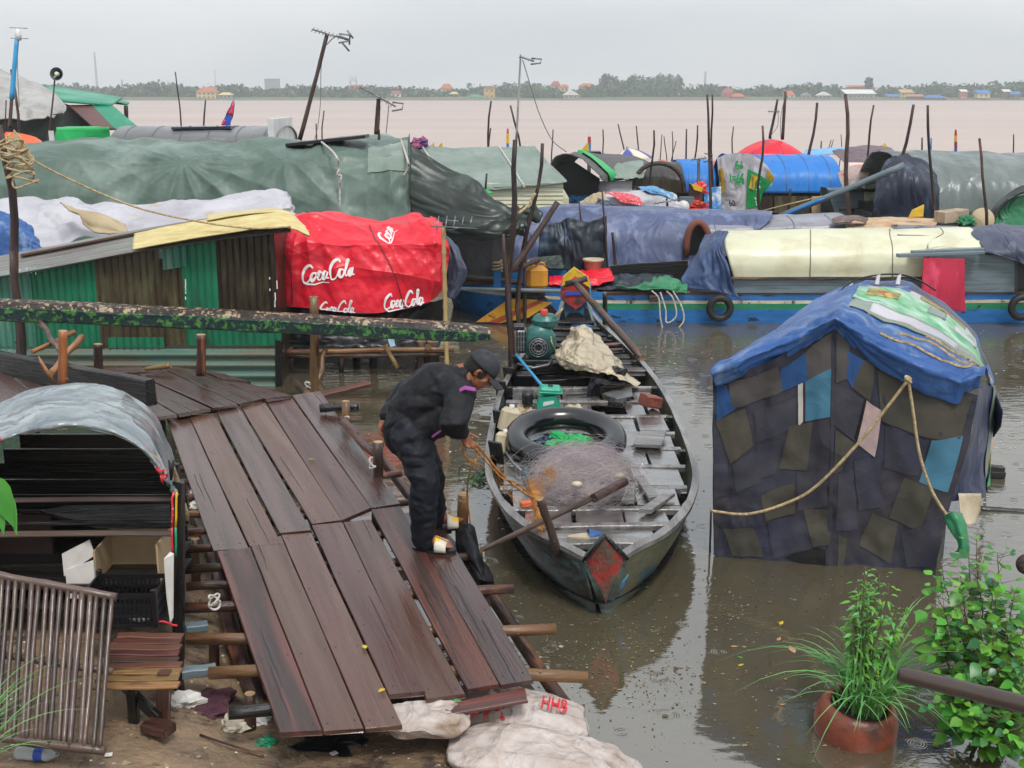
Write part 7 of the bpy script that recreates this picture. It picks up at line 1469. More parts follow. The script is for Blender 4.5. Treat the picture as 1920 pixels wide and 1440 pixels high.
flat('awning', [(130, 199, 27.6), (173, 198, 27.6), (216, 242, 26.4), (178, 242, 26.4)], M['br'], tg, wave=0); flat('awning', [(173, 199, 27.55), (210, 198, 27.55), (262, 242, 26.4), (214, 242, 26.4)], M['gr'], tg, wave=0)
flat('gable', [(84, 180, 28.5), (130, 199, 27.8), (178, 242, 27.8), (84, 250, 28.2)], M['t_dkgreen'], tg); b = B(); b.box((V(170, 0, 28.5).x, 28.6, .8), (2.2, 1.6, 1.8)); b.obj('wall', M['blackwood'], tg)
log('post', V(238, 240, 30), V(236, 198, 30), .05, .05, M['pole'], tg, .01, 5)
def barrel(name, label, x0, x1, D, ye, yt, dep, roof, wall, yb=None, cat='houseboat', endl=None, endm=None, endr=None, nrib=0, amp=.02, rise=.5, fu=6, seed=0, tilt=0, hull='hullbottom'):
    """round-roofed boat cabin: eave row ye on y=D, crown row yt above y=D+dep/2"""
    A, E = V(x0, ye, D), V(x1, ye+tilt, D); ze = A.z; zt = V(x0, yt, D+dep*.42).z; t = thing(name, label, cat, ((A.x+E.x)/2, D+dep/2, 0)); rows = []
    for k in range(9):
        a = math.pi*k/8; yy = D+dep/2-dep/2*math.cos(a); zz = (math.sin(a)**.75); rows.append([Vector((A.x+(E.x-A.x)*u, yy, ze+(zt-ze)*zz+(E.z-A.z)*u)) for u in (0, .25, .5, .75, 1)])
    s_ = Sheet(rows, 80, 50, amp, fu, 1, sc=6, samp=amp, seed=seed); bb = s_.b(); bb.obj('roof', M[roof] if isinstance(roof, str) else roof, t, solid=.015)
    for i in range(nrib):
        u = (i+.5)/nrib; P = [s_.at(u, v/16, .02) for v in range(9)]; q = B(); q.tube(P, .005, 5); q.obj('seam', M['steel'], t)
    zb = -.1; z0 = V(x0, yb, D).z if yb else ze*.5
    q = B(); q.box(((A.x+E.x)/2, D+dep/2, (ze+z0)/2), ((E.x-A.x)*.99, dep*.94, ze-z0+.02)); q.obj('wall', M[wall], t)
    q = B(); n_ = 12; P = np.zeros((4, n_, 3))
    q.box(((A.x+E.x)/2, D+dep/2, (z0+zb)/2), ((E.x-A.x)*1.06, dep, z0-zb)); q.obj('hull', M[hull], t)
    for side, mm in ((0, endl), (1, endr)):
        if mm: q = B(); x = (A.x, E.x)[side]; q.prism([Vector((x+(.04, -.04)[side], r[0].y, r[0 if side == 0 else 4].z-.01)) for r in rows], ((.03, -.03)[side], 0, 0)); q.obj('end_wall', M[mm], t)
    return t, s_
t, s = barrel('houseboat', 'grey barrel roofed boat with a white end, seen over the long green tarp', 205, 520, 22.5, 275, 237, 2.2, mat('grey barrel roof', h('6d6f70'), h('5e6062'), 1.2, rough=.35), 'boatgrey', 300, endr='white', nrib=6)
plank('solar_panel', V(330, 238, 23.2), V(440, 236, 23.2), .7, .05, M['panel'], t)
b = B(); b.box(V(527, 258, 23.4), (.12, 1.9, .75)); b.obj('end_panel', M['white'], t)
b = B(); s_ = PS([[(102, 266, 21.8), (106, 242, 21.8), (106, 240, 22.6)], [(150, 268, 21.8), (155, 240, 21.8), (155, 238, 22.6)], [(207, 268, 21.8), (205, 241, 21.8), (200, 239, 22.6)]], 30, 30, .03, 2, 1, lin=True); tag(s_.b().obj('green_tarp', M['t_bright'], solid=.02), 'bright green tarp block left of the grey barrel roof', 'tarp')
s_ = PS([[(-40, 250, 21), (20, 248, 21), (60, 256, 21), (78, 266, 21)], [(-40, 275, 20.8), (20, 275, 20.8), (60, 272, 20.8), (80, 268, 20.8)]], 20, 10, .02); tag(s_.b().obj('orange_tarp', M['orange'], solid=.02), 'orange tarp strip peeking over the green tarp at the left edge', 'tarp')
b = B(); b.box(V(97, 258, 21.5), (.09, .03, .24)); tag(b.obj('white_sign', M['white']), 'small white board left of the bright green tarp block', 'board')
# ================================================================ long blue boat with the cream cabin
bb_ = thing('houseboat', 'long blue painted boat with cream rounded cabin roof and white and green hull stripes', 'houseboat', V(1500, 600, 18.5))
hx = [838, 862, 900, 960, 1060, 1130, 1400, 1700, 1980]; ht = [522, 524, 527, 533, 541, 548, 549, 548, 546]; hD = [19.2, 18.7, 18.2, 17.9, 17.75, 17.7, 17.7, 17.7, 17.7]
def hullband(name, t0, t1, m, i0=0, i1=9, off=0.0):
    rows = []
    for t in np.linspace(t0, t1, 5):
        r = []
        for i in range(i0, i1):
            T_ = V(hx[i], ht[i], hD[i]); r.append(Vector((T_.x+.12*t*(i < 3), T_.y-off+.10*t*t, T_.z*(1-t)+(-.12)*t)))
        rows.append(r)
    s_ = Sheet(rows, 160, 8, .006, 20, 1, seed=3); return s_.b().obj(name, m, bb_), s_
for t0, t1, m in ((0, .2, 'boatblue'), (.2, .28, 'boatwhite'), (.28, .44, 'boatgreen'), (.44, .8, 'boatblue'), (.8, 1.0, 'hullbottom')):
    hullband('hull_stripe', t0, t1, M[m], 4)
for t0, t1, m in ((0, .2, 'boatblue'), (.2, .27, 'boatwhite'), (.27, .82, 'boatblue'), (.82, 1.0, 'hullbottom')): hullband('bow_hull', t0, t1, M[m], 0, 5)
b = B(); Dd = 17.62
for q, mi in [([(893, 604), (915, 604), (1008, 563), (955, 561)], 0), ([(915, 604), (935, 606), (1020, 566), (985, 563)], 1), ([(935, 606), (990, 596), (1035, 568), (1015, 566)], 0), ([(955, 561), (1008, 563), (985, 572), (940, 573)], 0)]:
    b.prism([V(x, y, Dd+(1000-x)*.0006) for x, y in q], (0, .05, 0), mi)
b.obj('bow_chevrons', [mat('worn yellow paint', h('c9962a'), h('b08020'), 4, rough=.5, c3=h('7a3a28'), s3=5, t3=.62, w3=.02), mat('worn red paint', h('a84a2a'), h('8c3a26'), 5, rough=.5, c3=h('3a2a28'), s3=6, t3=.6, w3=.02)], bb_)
b = B(); b.box((V(1520, 0, 18.6).x, 18.75, .2), (9.2, 1.9, .55)); b.box((V(960, 0, 18.8).x, 19.2, .25), (1.5, .9, .5)); b.obj('deck', M['blackwood'], bb_)
plank('gunwale', V(860, 524, 18.2), V(1135, 546, 17.75), .09, .05, M['plank_red'], bb_); plank('gunwale', V(1130, 547, 17.72), V(1980, 545, 17.72), .06, .05, M['plank'], bb_)
plank('side_rail', V(860, 513, 19.0), V(1060, 519, 18.6), .2, .05, M['boatblue'], bb_, up=(0, -1, 0)); log('side_pole', V(850, 541, 17.5), V(1095, 547, 17.5), .03, .03, M['boatgrey'], bb_, .003); log('side_pole', V(870, 520, 18.1), V(1000, 533, 17.9), .045, .04, M['pole_brown'], bb_, .003)
plank('bow_post', V(932, 545, 17.8), V(933, 494, 17.8), .11, .08, M['boatblue'], bb_, up=(0, -1, 0)); rope('post_rope', [V(933, 508, 17.8)+Vector((.07*math.cos(t*1.5), .07*math.sin(t*1.5), .012*t)) for t in range(14)], .018, 'rope', bb_, n=60)
plank('rail_board', V(1145, 515, 18.4), V(1290, 506, 18.4), .3, .04, M['blackwood'], bb_, up=(0, -1, 0)); plank('block', V(1216, 552, 17.65), V(1232, 552, 17.65), .22, .1, M['pole'], bb_)
# cabin
cr2 = [[(1376, 522, 17.62), (1500, 522, 17.62), (1600, 522, 17.62), (1735, 521, 17.62), (1745, 470, 17.62), (1850, 468, 17.62)], [(1368, 495, 17.6), (1500, 493, 17.6), (1600, 492, 17.6), (1735, 490, 17.6), (1748, 462, 17.65), (1850, 462, 17.65)], [(1360, 466, 17.72), (1500, 464, 17.72), (1600, 463, 17.72), (1735, 462, 17.72), (1750, 452, 17.75), (1846, 452, 17.75)],
       [(1358, 445, 18.05), (1500, 442, 18.05), (1600, 441, 18.05), (1730, 440, 18.05), (1780, 439, 18.05), (1834, 439, 18.05)], [(1362, 434, 18.55), (1500, 431, 18.55), (1600, 430, 18.55), (1730, 428, 18.55), (1770, 428, 18.55), (1818, 427, 18.55)], [(1370, 436, 19.2), (1500, 433, 19.2), (1600, 432, 19.2), (1730, 430, 19.2), (1770, 430, 19.2), (1812, 430, 19.2)]]
s = PS(cr2, 160, 60, .012, 3, 2, sc=5, samp=.015, seed=4); s.b().obj('cabin_roof', M['cream'], bb_, solid=.02)
for u in (.235, .50, .745): q = B(); q.tube([s.at(u, v/20, .012) for v in range(19)], .009, 5); q.obj('seam', mat('dark seam', h('77775f'), rough=.6), bb_)
for (y0, y1) in ((523, 535), (535.6, 549)): q = B(); A, E_ = V(1375, y0, 17.66), V(1735, y1, 17.66); q.prism([V(1375, y0, 17.66), V(1735, y0, 17.66), V(1735, y1, 17.66), V(1375, y1, 17.66)], (0, .05, 0)); q.obj('cabin_board', M['boatgrey'], bb_)
plank('cabin_trim', V(1372, 522, 17.6), V(1735, 522, 17.6), .045, .04, M['pole'], bb_, up=(0, -1, 0))
for k in range(5): y0 = 478+k*14; q = B(); q.prism([V(1735, y0, 17.65), V(1902, y0, 17.65), V(1902, y0+13.6, 17.65), V(1735, y0+13.6, 17.65)], (0, .05, 0)); q.obj('cabin_board', M['boatgrey'], bb_)
q = B(); q.prism([V(1735, 466, 17.68), V(1908, 470, 17.68), V(1908, 549, 17.7), V(1735, 549, 17.7)], (0, .04, 0)); q.obj('cabin_wall', M['hullbottom'], bb_)
s = PS([[(1366, 434, 18.2), (1340, 436, 18.4), (1322, 440, 18.8)], [(1352, 462, 17.6), (1325, 470, 17.8), (1300, 485, 18.2)], [(1366, 500, 17.5), (1330, 510, 17.6), (1284, 515, 17.9)], [(1374, 535, 17.5), (1330, 530, 17.55), (1278, 528, 17.8)], [(1385, 558, 17.45), (1340, 545, 17.5), (1290, 541, 17.7)]], 50, 60, .06, 3, 1.2, pins=[(.1, .1, 6, .05, .5)], seed=6); s.b().obj('front_tarp', M['t_slate'] if False else tarp('denim blue tarp', h('33486f'), h('283b5e'), c3=h('51668c'), s3=2.5, t3=.6), bb_, solid=.01)
s = PS([[(1812, 424, 19.0), (1850, 421, 19.0), (1890, 420, 19.0), (1980, 424, 19)], [(1822, 440, 18.0), (1860, 432, 18.0), (1900, 432, 18.0), (1980, 438, 18)], [(1846, 468, 17.55), (1885, 470, 17.55), (1915, 462, 17.5), (1980, 470, 17.5)], [(1850, 474, 17.5), (1895, 486, 17.5), (1930, 500, 17.4), (1980, 520, 17.4)]], 50, 40, .06, 3, 2, seed=7); s.b().obj('stern_tarp', M['t_slate'], bb_, solid=.01)
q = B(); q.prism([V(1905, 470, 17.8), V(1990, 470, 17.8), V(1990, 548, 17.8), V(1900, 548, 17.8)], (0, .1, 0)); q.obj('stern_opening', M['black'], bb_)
tag(quadboard('roof_panel', [V(1683, 441, 18.0), V(1812, 442, 18.0), V(1797, 424, 18.7), V(1670, 421, 18.7)], .07, M['panel']), 'dark framed solar panel lying on the cream cabin roof', 'solar panel')
for a in [((1710, 470, 17.5), (1843, 464, 17.5), .12), ((1683, 476, 17.42), (1845, 470, 17.42), .1)]: tag(plank('ledge_board', V(*a[0]), V(*a[1]), a[2], .05, M['boatgrey'], None), ('upper' if a[2] > .11 else 'lower')+' blue grey board fixed along the cream roof edge above the pink cloth', 'board')
s = PS([[(1731, 481, 17.4), (1768, 484, 17.4), (1809, 485, 17.4)], [(1728, 530, 17.35), (1768, 532, 17.35), (1809, 535, 17.35)], [(1726, 566, 17.35), (1768, 578, 17.35), (1809, 585, 17.35)]], 40, 40, .03, 3, .6, seed=21); tag(s.b().obj('pink_cloth', M['t_pinkred'], solid=.008), 'bright crimson cloth hung over the side of the cream roofed boat', 'cloth')
def tyre(label, px, py, D, R=.19, r=.05):
    b = B(); c = V(px, py, D); n, k = 36, 12; vs = []
    for i in range(n):
        a = 6.2832*i/n
        for j in range(k): p = 6.2832*j/k; vs.append(c+Vector(((R-r+r*math.cos(p)*1.1)*math.cos(a), r*1.1*math.sin(p), (R-r+r*math.cos(p)*1.1)*math.sin(a))))
    b.add(vs, [(i*k+j, ((i+1) % n)*k+j, ((i+1) % n)*k+(j+1) % k, i*k+(j+1) % k) for i in range(n) for j in range(k)], 0, True); tag(b.obj('tyre', M['tire']), label, 'tyre')
tyre('black tyre fender hanging on the blue hull below the draped denim tarp', 1350, 578, 17.48, .205); tyre('black tyre fender at the right edge of the picture beside the pink cloth boat', 1916, 576, 17.48, .205)
# cargo on the blue boat
jc = thing('jerrycan', 'amber yellow jerrycan standing on the bow deck of the blue boat', 'jerrycan', V(1007, 546, 17.9)); c = V(1007, 520, 17.85); b = B(); b.box(c, (.33, .25, .37), ch=.07); o = b.obj('body', M['jerry'], jc); md = o.modifiers.new('s', 'SUBSURF'); md.levels = md.render_levels = 2
b = B(); b.tube([c+Vector((-.02, 0, .17)), c+Vector((.0, 0, .23)), c+Vector((.1, 0, .22)), c+Vector((.12, 0, .16))], .02, 7); b.obj('grip', M['jerry'], jc)
bk = thing('bucket', 'cream plastic bucket behind the red cloth on the blue boat', 'bucket', V(1112, 512, 18.6)); b = B(); b.lathe([(.001, -.12), (.13, -.12), (.155, .1), (.17, .1), (.17, .135), (.155, .135), (.14, -.08), (.001, -.09)], V(1112, 501, 18.6), 26); b.obj('body', M['jug'], bk)
def clothy(name, label, cat, rows, m, amp=.05, seed=0, th=.01, nu=50, nv=34, fu=3, fv=2): s_ = PS(rows, nu, nv, amp, fu, fv, seed=seed, sc=6, samp=amp*.6); return tag(s_.b().obj(name, M[m] if isinstance(m, str) else m, solid=th), label, cat)
clothy('red_cloth', 'crumpled red cloth on the blue boat, between jerrycan and bucket', 'cloth', [[(1032, 522, 18.5), (1060, 514, 18.5), (1100, 507, 18.5), (1145, 508, 18.5)], [(1028, 532, 18.0), (1060, 528, 18.0), (1105, 522, 18.0), (1152, 522, 18.0)], [(1034, 536, 17.8), (1070, 536, 17.8), (1110, 534, 17.8), (1150, 528, 17.8)]], 't_red', .05, 3)
clothy('jeans_pile', 'pile of soaked blue denim on the blue boat right of the canoe stern', 'cloth', [[(1118, 530, 18.3), (1160, 514, 18.3), (1210, 512, 18.3), (1262, 516, 18.3)], [(1112, 540, 17.9), (1165, 530, 17.9), (1215, 526, 17.9), (1262, 522, 17.9)], [(1122, 546, 17.7), (1165, 545, 17.7), (1212, 542, 17.7), (1258, 540, 17.7)]], 't_dkdenim', .07, 5)
clothy('green_tarp', 'bright green tarp folded over the rail of the blue boat', 'tarp', [[(1205, 526, 18.0), (1240, 520, 18.0), (1290, 530, 18.0)], [(1180, 540, 17.7), (1240, 530, 17.65), (1288, 538, 17.7)], [(1150, 543, 17.6), (1235, 544, 17.55), (1288, 551, 17.6)]], 't_emerald', .05, 8)
for k, pts in enumerate([[(1222, 545), (1235, 560), (1238, 595), (1243, 618)], [(1238, 548), (1248, 580), (1250, 605), (1268, 592), (1262, 560), (1250, 546)], [(1262, 546), (1278, 575), (1282, 600), (1270, 618)]]): o = rope('hanging_rope', [V(x, y, 17.45) for x, y in pts], .012, 'rope_white', n=30); tag(o, ['left strand', 'middle looped strand', 'right strand'][k]+' of the white rope tangle hanging over the blue and green hull', 'rope')
# ================================================================ low boats behind
def tboat(name, label, rows, m, hullx, D, zt, amp=.06, seed=0, **k):
    t = thing(name, label, 'boat', V(sum(hullx)/2, 560, D+1)); s_ = PS(rows, 110, 50, amp, 4, 1.5, sc=7, samp=amp*.6, seed=seed, **k); s_.b().obj('cover_tarp', M[m] if isinstance(m, str) else m, t, solid=.01)
    A, E_ = V(hullx[0], 0, D).x, V(hullx[1], 0, D).x; q = B(); q.box(((A+E_)/2, D+1.0, (zt-.1)/2), (E_-A, 1.7, zt+.1)); q.obj('hull', M['hullbottom'], t); return t
tboat('covered_boat', 'low boat covered by a long faded denim blue tarp, in the middle', [[(945, 392, 21.5), (1060, 384, 21.5), (1160, 386, 21.5), (1260, 390, 21.5), (1350, 394, 21.5), (1452, 397, 21.5)], [(945, 400, 20.2), (1060, 388, 20.2), (1160, 392, 20.2), (1260, 394, 20.2), (1350, 399, 20.2), (1448, 402, 20.2)], [(945, 440, 19.7), (1060, 430, 19.7), (1160, 432, 19.7), (1260, 436, 19.7), (1350, 430, 19.7), (1440, 418, 19.7)], [(945, 515, 19.5), (1060, 510, 19.5), (1160, 508, 19.5), (1260, 505, 19.5), (1320, 500, 19.5), (1380, 470, 19.5)]], 't_denim', (950, 1440), 19.9, .9, .05, 9)
clothy('dark_curtain', 'dark worn blue tarp hung like a curtain before the denim covered boat', 'tarp', [[(1012, 425, 19.0), (1050, 418, 19.0), (1068, 408, 18.9), (1100, 416, 18.9), (1136, 405, 19.0)], [(1010, 460, 18.9), (1050, 458, 18.8), (1070, 455, 18.8), (1100, 458, 18.8), (1138, 455, 18.9)], [(1006, 515, 18.9), (1050, 515, 18.8), (1075, 515, 18.8), (1100, 512, 18.8), (1138, 508, 18.9)]], 't_dkdenim', .08, 11, fu=5, fv=1)
clothy('grey_tarp_tail', 'grey green tarp strip slanting down left of the dark curtain', 'tarp', [[(958, 500, 18.4), (1000, 484, 18.5), (1052, 478, 18.7)], [(960, 512, 18.3), (1010, 502, 18.3), (1060, 505, 18.6)]], 't_dkgreen', .04, 2)
# green gable house
gb = thing('houseboat', 'houseboat with a pale grey green gable tarp and cream metal siding', 'houseboat', V(930, 400, 23))
s = PS([[(745, 278, 25.0), (820, 277, 25.0), (920, 275, 25.0), (1003, 275, 25.0)], [(760, 300, 24.1), (830, 305, 24.1), (935, 304, 24.1), (1026, 302, 24.1)], [(780, 330, 23.1), (850, 340, 23.1), (950, 342, 23.1), (1060, 335, 23.1)], [(790, 348, 22.95), (860, 355, 22.95), (955, 354, 22.95), (1062, 342, 22.95)]], 110, 50, .04, 8, 1, sc=6, samp=.03, seed=14); b = s.b()
for u in (.22, .72): s.stroke(b, [(u+.04*k/6, .02+.95*k/6) for k in range(7)], .03, 1, .03)
b.obj('roof_tarp', [M['t_green2'], M['rope_white']], gb)
q = B(); q.prism([V(1003, 276, 25.0), V(1058, 338, 23.2), V(1040, 336, 26.5)], (-.05, 0, 0)); q.obj('gable', M['t_grey2'], gb)
for k in range(6): y0 = 343+k*8; plank('siding', V(830, y0+4, 23.05), V(1056, y0+4, 23.05), .085, .03, M['cream'], gb, up=(0, -1, .25))
q = B(); q.box((V(935, 0, 24).x, 24.3, .7), (2.5*1.1, 2.2, 1.5)); q.obj('wall', M['cream'], gb)
q = B(); q.box((V(935, 0, 24).x, 24.3, .15), (3.0, 2.5, .5)); q.obj('hull', M['hullbottom'], gb)
clothy('green_sheet', 'small emerald sheet at the foot of the cream siding', 'tarp', [[(880, 347, 21.5), (905, 352, 21.5), (922, 360, 21.5)], [(888, 352, 21.3), (905, 360, 21.3), (925, 364, 21.3)]], 't_bright', .02)
# dark arched boat
ab = thing('arched_boat', 'boat with a speckled grey and green arched cover over a dark opening', 'houseboat', V(1100, 390, 26))
arc = [(1036, 318), (1040, 300), (1060, 290), (1085, 292), (1110, 312), (1125, 330)]
s = PS([[(1030, 330, 25.5), (1036, 302, 25.5), (1060, 288, 25.5), (1090, 296, 25.4), (1118, 322, 25.2), (1128, 338, 25.2)], [(1048, 325, 26.5), (1056, 298, 26.5), (1085, 287, 26.5), (1110, 298, 26.4), (1140, 325, 26.2), (1146, 340, 26.2)], [(1065, 325, 28), (1085, 296, 28), (1110, 287, 28), (1180, 292, 28), (1215, 305, 28), (1225, 330, 28)]], 60, 40, .05, 4, 2, seed=6); b = s.b(); s.patch(b, [(.35, .35), (.98, .45), (.99, .58), (.4, .5)], 1, .06, 12); b.obj('roof_tarp', [mat('speckled grey matting', h('6f7070'), h('4a4b4c'), 40, rough=.9, bump=1, bsc=60), M['t_bright']], ab, solid=.02)
s = PS([[(1075, 292, 28.5), (1130, 290, 28.5), (1200, 298, 28.5)], [(1110, 305, 27), (1160, 308, 27), (1212, 312, 27)], [(1130, 334, 26.2), (1170, 336, 26.2), (1206, 334, 26.2)]], 50, 30, .04, 7, 1, seed=8); s.b().obj('side_tarp', M['t_green2'], ab, solid=.02)
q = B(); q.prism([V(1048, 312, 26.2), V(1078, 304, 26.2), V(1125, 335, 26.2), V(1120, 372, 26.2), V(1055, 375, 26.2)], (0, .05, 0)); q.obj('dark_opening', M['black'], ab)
s = PS([[(1122, 340, 26.4), (1200, 338, 26.4)], [(1118, 375, 26.3), (1200, 375, 26.3)]], 30, 20, .04, 4, 1); s.b().obj('white_wall', M['t_white'], ab); q = B(); q.prism([V(1055, 366, 26.1), V(1130, 366, 26.1), V(1130, 382, 26.1), V(1055, 382, 26.1)], (0, .3, 0)); q.obj('hull', M['boatblue'], ab)
q = B(); q.box(V(1105, 286, 27.5), (.5, .6, .06)); q.obj('roof_box', M['black'], ab); q = B(); q.box((V(1110, 0, 26.8).x, 27.2, .2), (1.9, 1.6, 1.4)); q.obj('hull_base', M['hullbottom'], ab)
def umbrella(label, px, py, rpx, hpx, D, m0, m1, tilt=0):
    t = thing('umbrella', label, 'umbrella', V(px, py+60, D)); R_u = rpx/FP*D; Hh = hpx/FP*D; c = V(px, py, D); n = 8
    for mi, mm in ((0, m0), (1, m1)):
        b = B()
        for k in range(n):
            if (k % 2) != mi: continue
            P = np.zeros((7, 7, 3))
            for j in range(7):
                for i in range(7):
                    a = 6.2832*(k+i/6)/n+.2; r_ = R_u*j/6*(1-.05*math.sin(math.pi*i/6)*j/6); z = -Hh*(j/6)**1.7; P[j, i] = (c.x+r_*math.cos(a)+z*tilt, c.y+r_*math.sin(a), c.z+z-r_*math.cos(a)*tilt)
            b.grid(P)
        b.obj('canopy_panels', mm, t, solid=.01)
    b = B(); b.tube([c+Vector((0, 0, .05)), (c.x, c.y, .6)], .03, 6); b.obj('shaft', M['steel'], t); return t
umbrella('big red parasol standing behind the bright blue barrel roof', 1445, 261, 68, 30, 30.5, M['t_red'], M['t_red'])
umbrella('cream and purple parasol lying tilted on a grey green roof', 1176, 279, 42, 24, 29.5, mat('cream parasol cloth', h('d8cfb8'), h('c9bfa6'), rough=.6), mat('purple parasol cloth', h('5358a8'), h('4a4f9c'), rough=.6), -.22)
# dark oval arch boat
ob, s = barrel('houseboat', 'boat with a dark round arched opening right of the speckled cover', 1188, 1282, 26.5, 362, 305, 2.0, mat('black arch cover', h('2a2a2c'), h('3a3632'), 3, rough=.5), 'blackwood', 380)
b = B(); P = [V(1187+48-48*math.cos(t), 362-56*math.sin(t)**.8, 26.4) for t in [math.pi*k/14 for k in range(15)]]; b.tube(P, .05, 6); b.obj('arch_rim', M['pole'], ob); q = B(); q.prism([V(1192, 335, 26.35), V(1278, 338, 26.35), V(1278, 362, 26.35), V(1192, 362, 26.35)], (0, .03, 0)); q.obj('inner_board', M['cd'], ob)
barrel('houseboat', 'sky blue round roofed boat right of the dark arched opening', 1276, 1342, 27.5, 362, 300, 2.2, 't_sky', 'blackwood', 380, seed=2)
clothy('red_roof_sheet', 'faded red sheet roof behind the sky blue round roof', 'tarp', [[(1234, 301, 33), (1300, 303, 33), (1345, 302, 33)], [(1250, 312, 31), (1300, 314, 31), (1345, 312, 31)]], mat('faded red sheet', h('b8604f'), rough=.6), .03, 1)
# clutter covers on the boat between
cb = tboat('covered_boat', 'small boat heaped with cream, red and blue cloths in the middle distance', [[(1085, 380, 24.0), (1130, 364, 24.0), (1180, 360, 24.0), (1230, 354, 24), (1268, 366, 24.0)], [(1086, 388, 23.2), (1130, 372, 23.2), (1180, 368, 23.2), (1235, 362, 23.2), (1272, 378, 23.2)], [(1088, 400, 23.0), (1130, 398, 23.0), (1190, 398, 23.0), (1240, 400, 23.0), (1282, 398, 23.0)]], 't_white', (1090, 1275), 23.2, 1.0, .05, 22)
clothy('red_cover', 'red and white patterned cloth on the heaped small boat', 'cloth', [[(1135, 361, 23.2), (1170, 362, 23.2), (1192, 366, 23.2)], [(1150, 368, 23.0), (1180, 372, 22.95), (1202, 374, 23.0)], [(1165, 380, 22.9), (1188, 383, 22.9), (1204, 386, 22.9)]], mat('red patterned cloth', h('c0303f'), h('d0606a'), 30, rough=.6, c3=h('d8c8c8'), s3=22, t3=.6, w3=.02), .03, 2)
clothy('blue_cover', 'light blue tarp curved over the right end of the heaped small boat', 'tarp', [[(1195, 352, 23.6), (1225, 349, 23.6), (1262, 366, 23.6)], [(1210, 358, 23.2), (1232, 356, 23.2), (1262, 374, 23.2)], [(1225, 364, 23.1), (1245, 366, 23.1), (1268, 378, 23.1)]], mat('light blue tarp', h('4f8fc0'), rough=.4), .03, 3)
clothy('cream_cover', 'cream cloth at the left end of the heaped small boat', 'cloth', [[(1092, 378, 23.3), (1112, 365, 23.3), (1134, 361, 23.3)], [(1090, 386, 23.0), (1112, 378, 22.95), (1136, 374, 23.0)], [(1092, 396, 22.9), (1115, 396, 22.9), (1140, 396, 22.9)]], 't_canvas', .03, 4)
clothy('purple_bundle', 'dark slate bundle beside the red patterned cloth', 'cloth', [[(1120, 372, 22.9), (1150, 378, 22.9)], [(1120, 392, 22.8), (1165, 390, 22.8)]], 't_slate', .03)
# bright blue barrel boat with poster
bl, s = barrel('houseboat', 'bright blue barrel roofed boat below the red parasol', 1372, 1578, 26.0, 362, 291, 2.6, 't_sky', 'cd', 402, nrib=5, amp=.03, seed=4)
for k, (x0, x1) in enumerate([(1395, 1450), (1452, 1520), (1522, 1578)]): q = B(); q.prism([V(x0, 368, 25.97), V(x1-2, 368, 25.97), V(x1-2, 400, 25.97), V(x0, 400, 25.97)], (0, .03, 0)); q.obj('side_panel', [M['cd'], M['cb'], M['card']][k], bl)
s = PS([[(1346, 296, 25.6), (1362, 289, 25.4), (1385, 287, 25.3), (1410, 290, 25.3), (1432, 305, 25.4), (1448, 330, 25.5)], [(1347, 330, 25.5), (1365, 330, 25.35), (1385, 330, 25.3), (1402, 330, 25.3), (1420, 334, 25.35), (1448, 345, 25.5)], [(1350, 365, 25.5), (1368, 366, 25.35), (1386, 366, 25.3), (1400, 366, 25.3), (1412, 366, 25.35), (1428, 362, 25.5)], [(1354, 392, 25.5), (1370, 394, 25.35), (1386, 394, 25.3), (1398, 395, 25.3), (1410, 396, 25.35), (1420, 396, 25.5)]], 90, 80, .06, 3, 2, seed=3)
b = s.b(); s.patch(b, [(.58, .22), (.98, .3), (.98, .9), (.60, .95)], 1, .03, 14); s.patch(b, [(.02, .22), (.12, .2), (.14, .62), (.05, .62)], 2, .03, 8); s.patch(b, [(.66, .28), (.78, .32), (.76, .56), (.64, .54)], 2, .05, 6); s.patch(b, [(.88, .05), (.99, .1), (.99, .28), (.9, .2)], 2, .04, 5)
tx = lambda x0, y0, w_, h_, rot=0: (lambda x, y: s.at(x0+(w_*x if not rot else w_*y), (y0-h_*y) if not rot else y0+h_*x, .07))
text_on(b, '66', tx(.34, .48, .17, .2), 1, .05); text_on(b, '66', tx(.34, .24, .14, .14), 1, .05); text_on(b, '1=', tx(.24, .44, .1, .14), 1, .04); text_on(b, 'angkorbur', tx(.05, .24, .05, .34, 1), 3, .01); text_on(b, 'JASTER', tx(.69, .32, .04, .18, 1), 3, .01); text_on(b, '60', tx(.2, .88, .12, .12), 3, .02)
for k in range(9): s.stroke(b, [(.82+.015*(k % 3)+.006*j, .36+.06*k+.012*j) for j in range(4)], .03, 4, .06, 2)
b.obj('banner', [M['t_white'], mat('banner green', h('1f8f4c'), rough=.4, bump=0), M['yellow'], M['letter_dark'], M['white']], bl, solid=0)
clothy('printed_sheet', 'blue printed sheet at the left foot of the green and white banner', 'sheet', [[(1320, 352, 25.4), (1352, 350, 25.4)], [(1320, 394, 25.3), (1352, 394, 25.3)]], mat('blue printed panel', h('2f7fc4'), rough=.4, c3=h('c9d4dc'), s3=2.5, t3=.55), .02)
for a in [((1294, 345, 24.6), (1318, 352, 24.6), (1316, 388, 24.6), (1293, 380, 24.6), 'plank_red', 'brown_board', 'brown and yellow sloping board left of the blue panel', 'board'), ((1296, 345, 24.5), (1318, 352, 24.5), (1316, 360, 24.5), (1302, 356, 24.5), 'yellow', 'yellow_board', 'yellow triangular board on top of the brown one', 'board'), ((1276, 370, 24.3), (1302, 370, 24.3), (1298, 392, 24.3), (1270, 390, 24.3), 'boatgrey', 'grey_box', 'flat grey box left of the brown board', 'box')]:
    q = B(); q.prism([V(*p) for p in a[:4]], (0, .2, 0)); tag(q.obj(a[5], M[a[4]]), a[6], a[7])
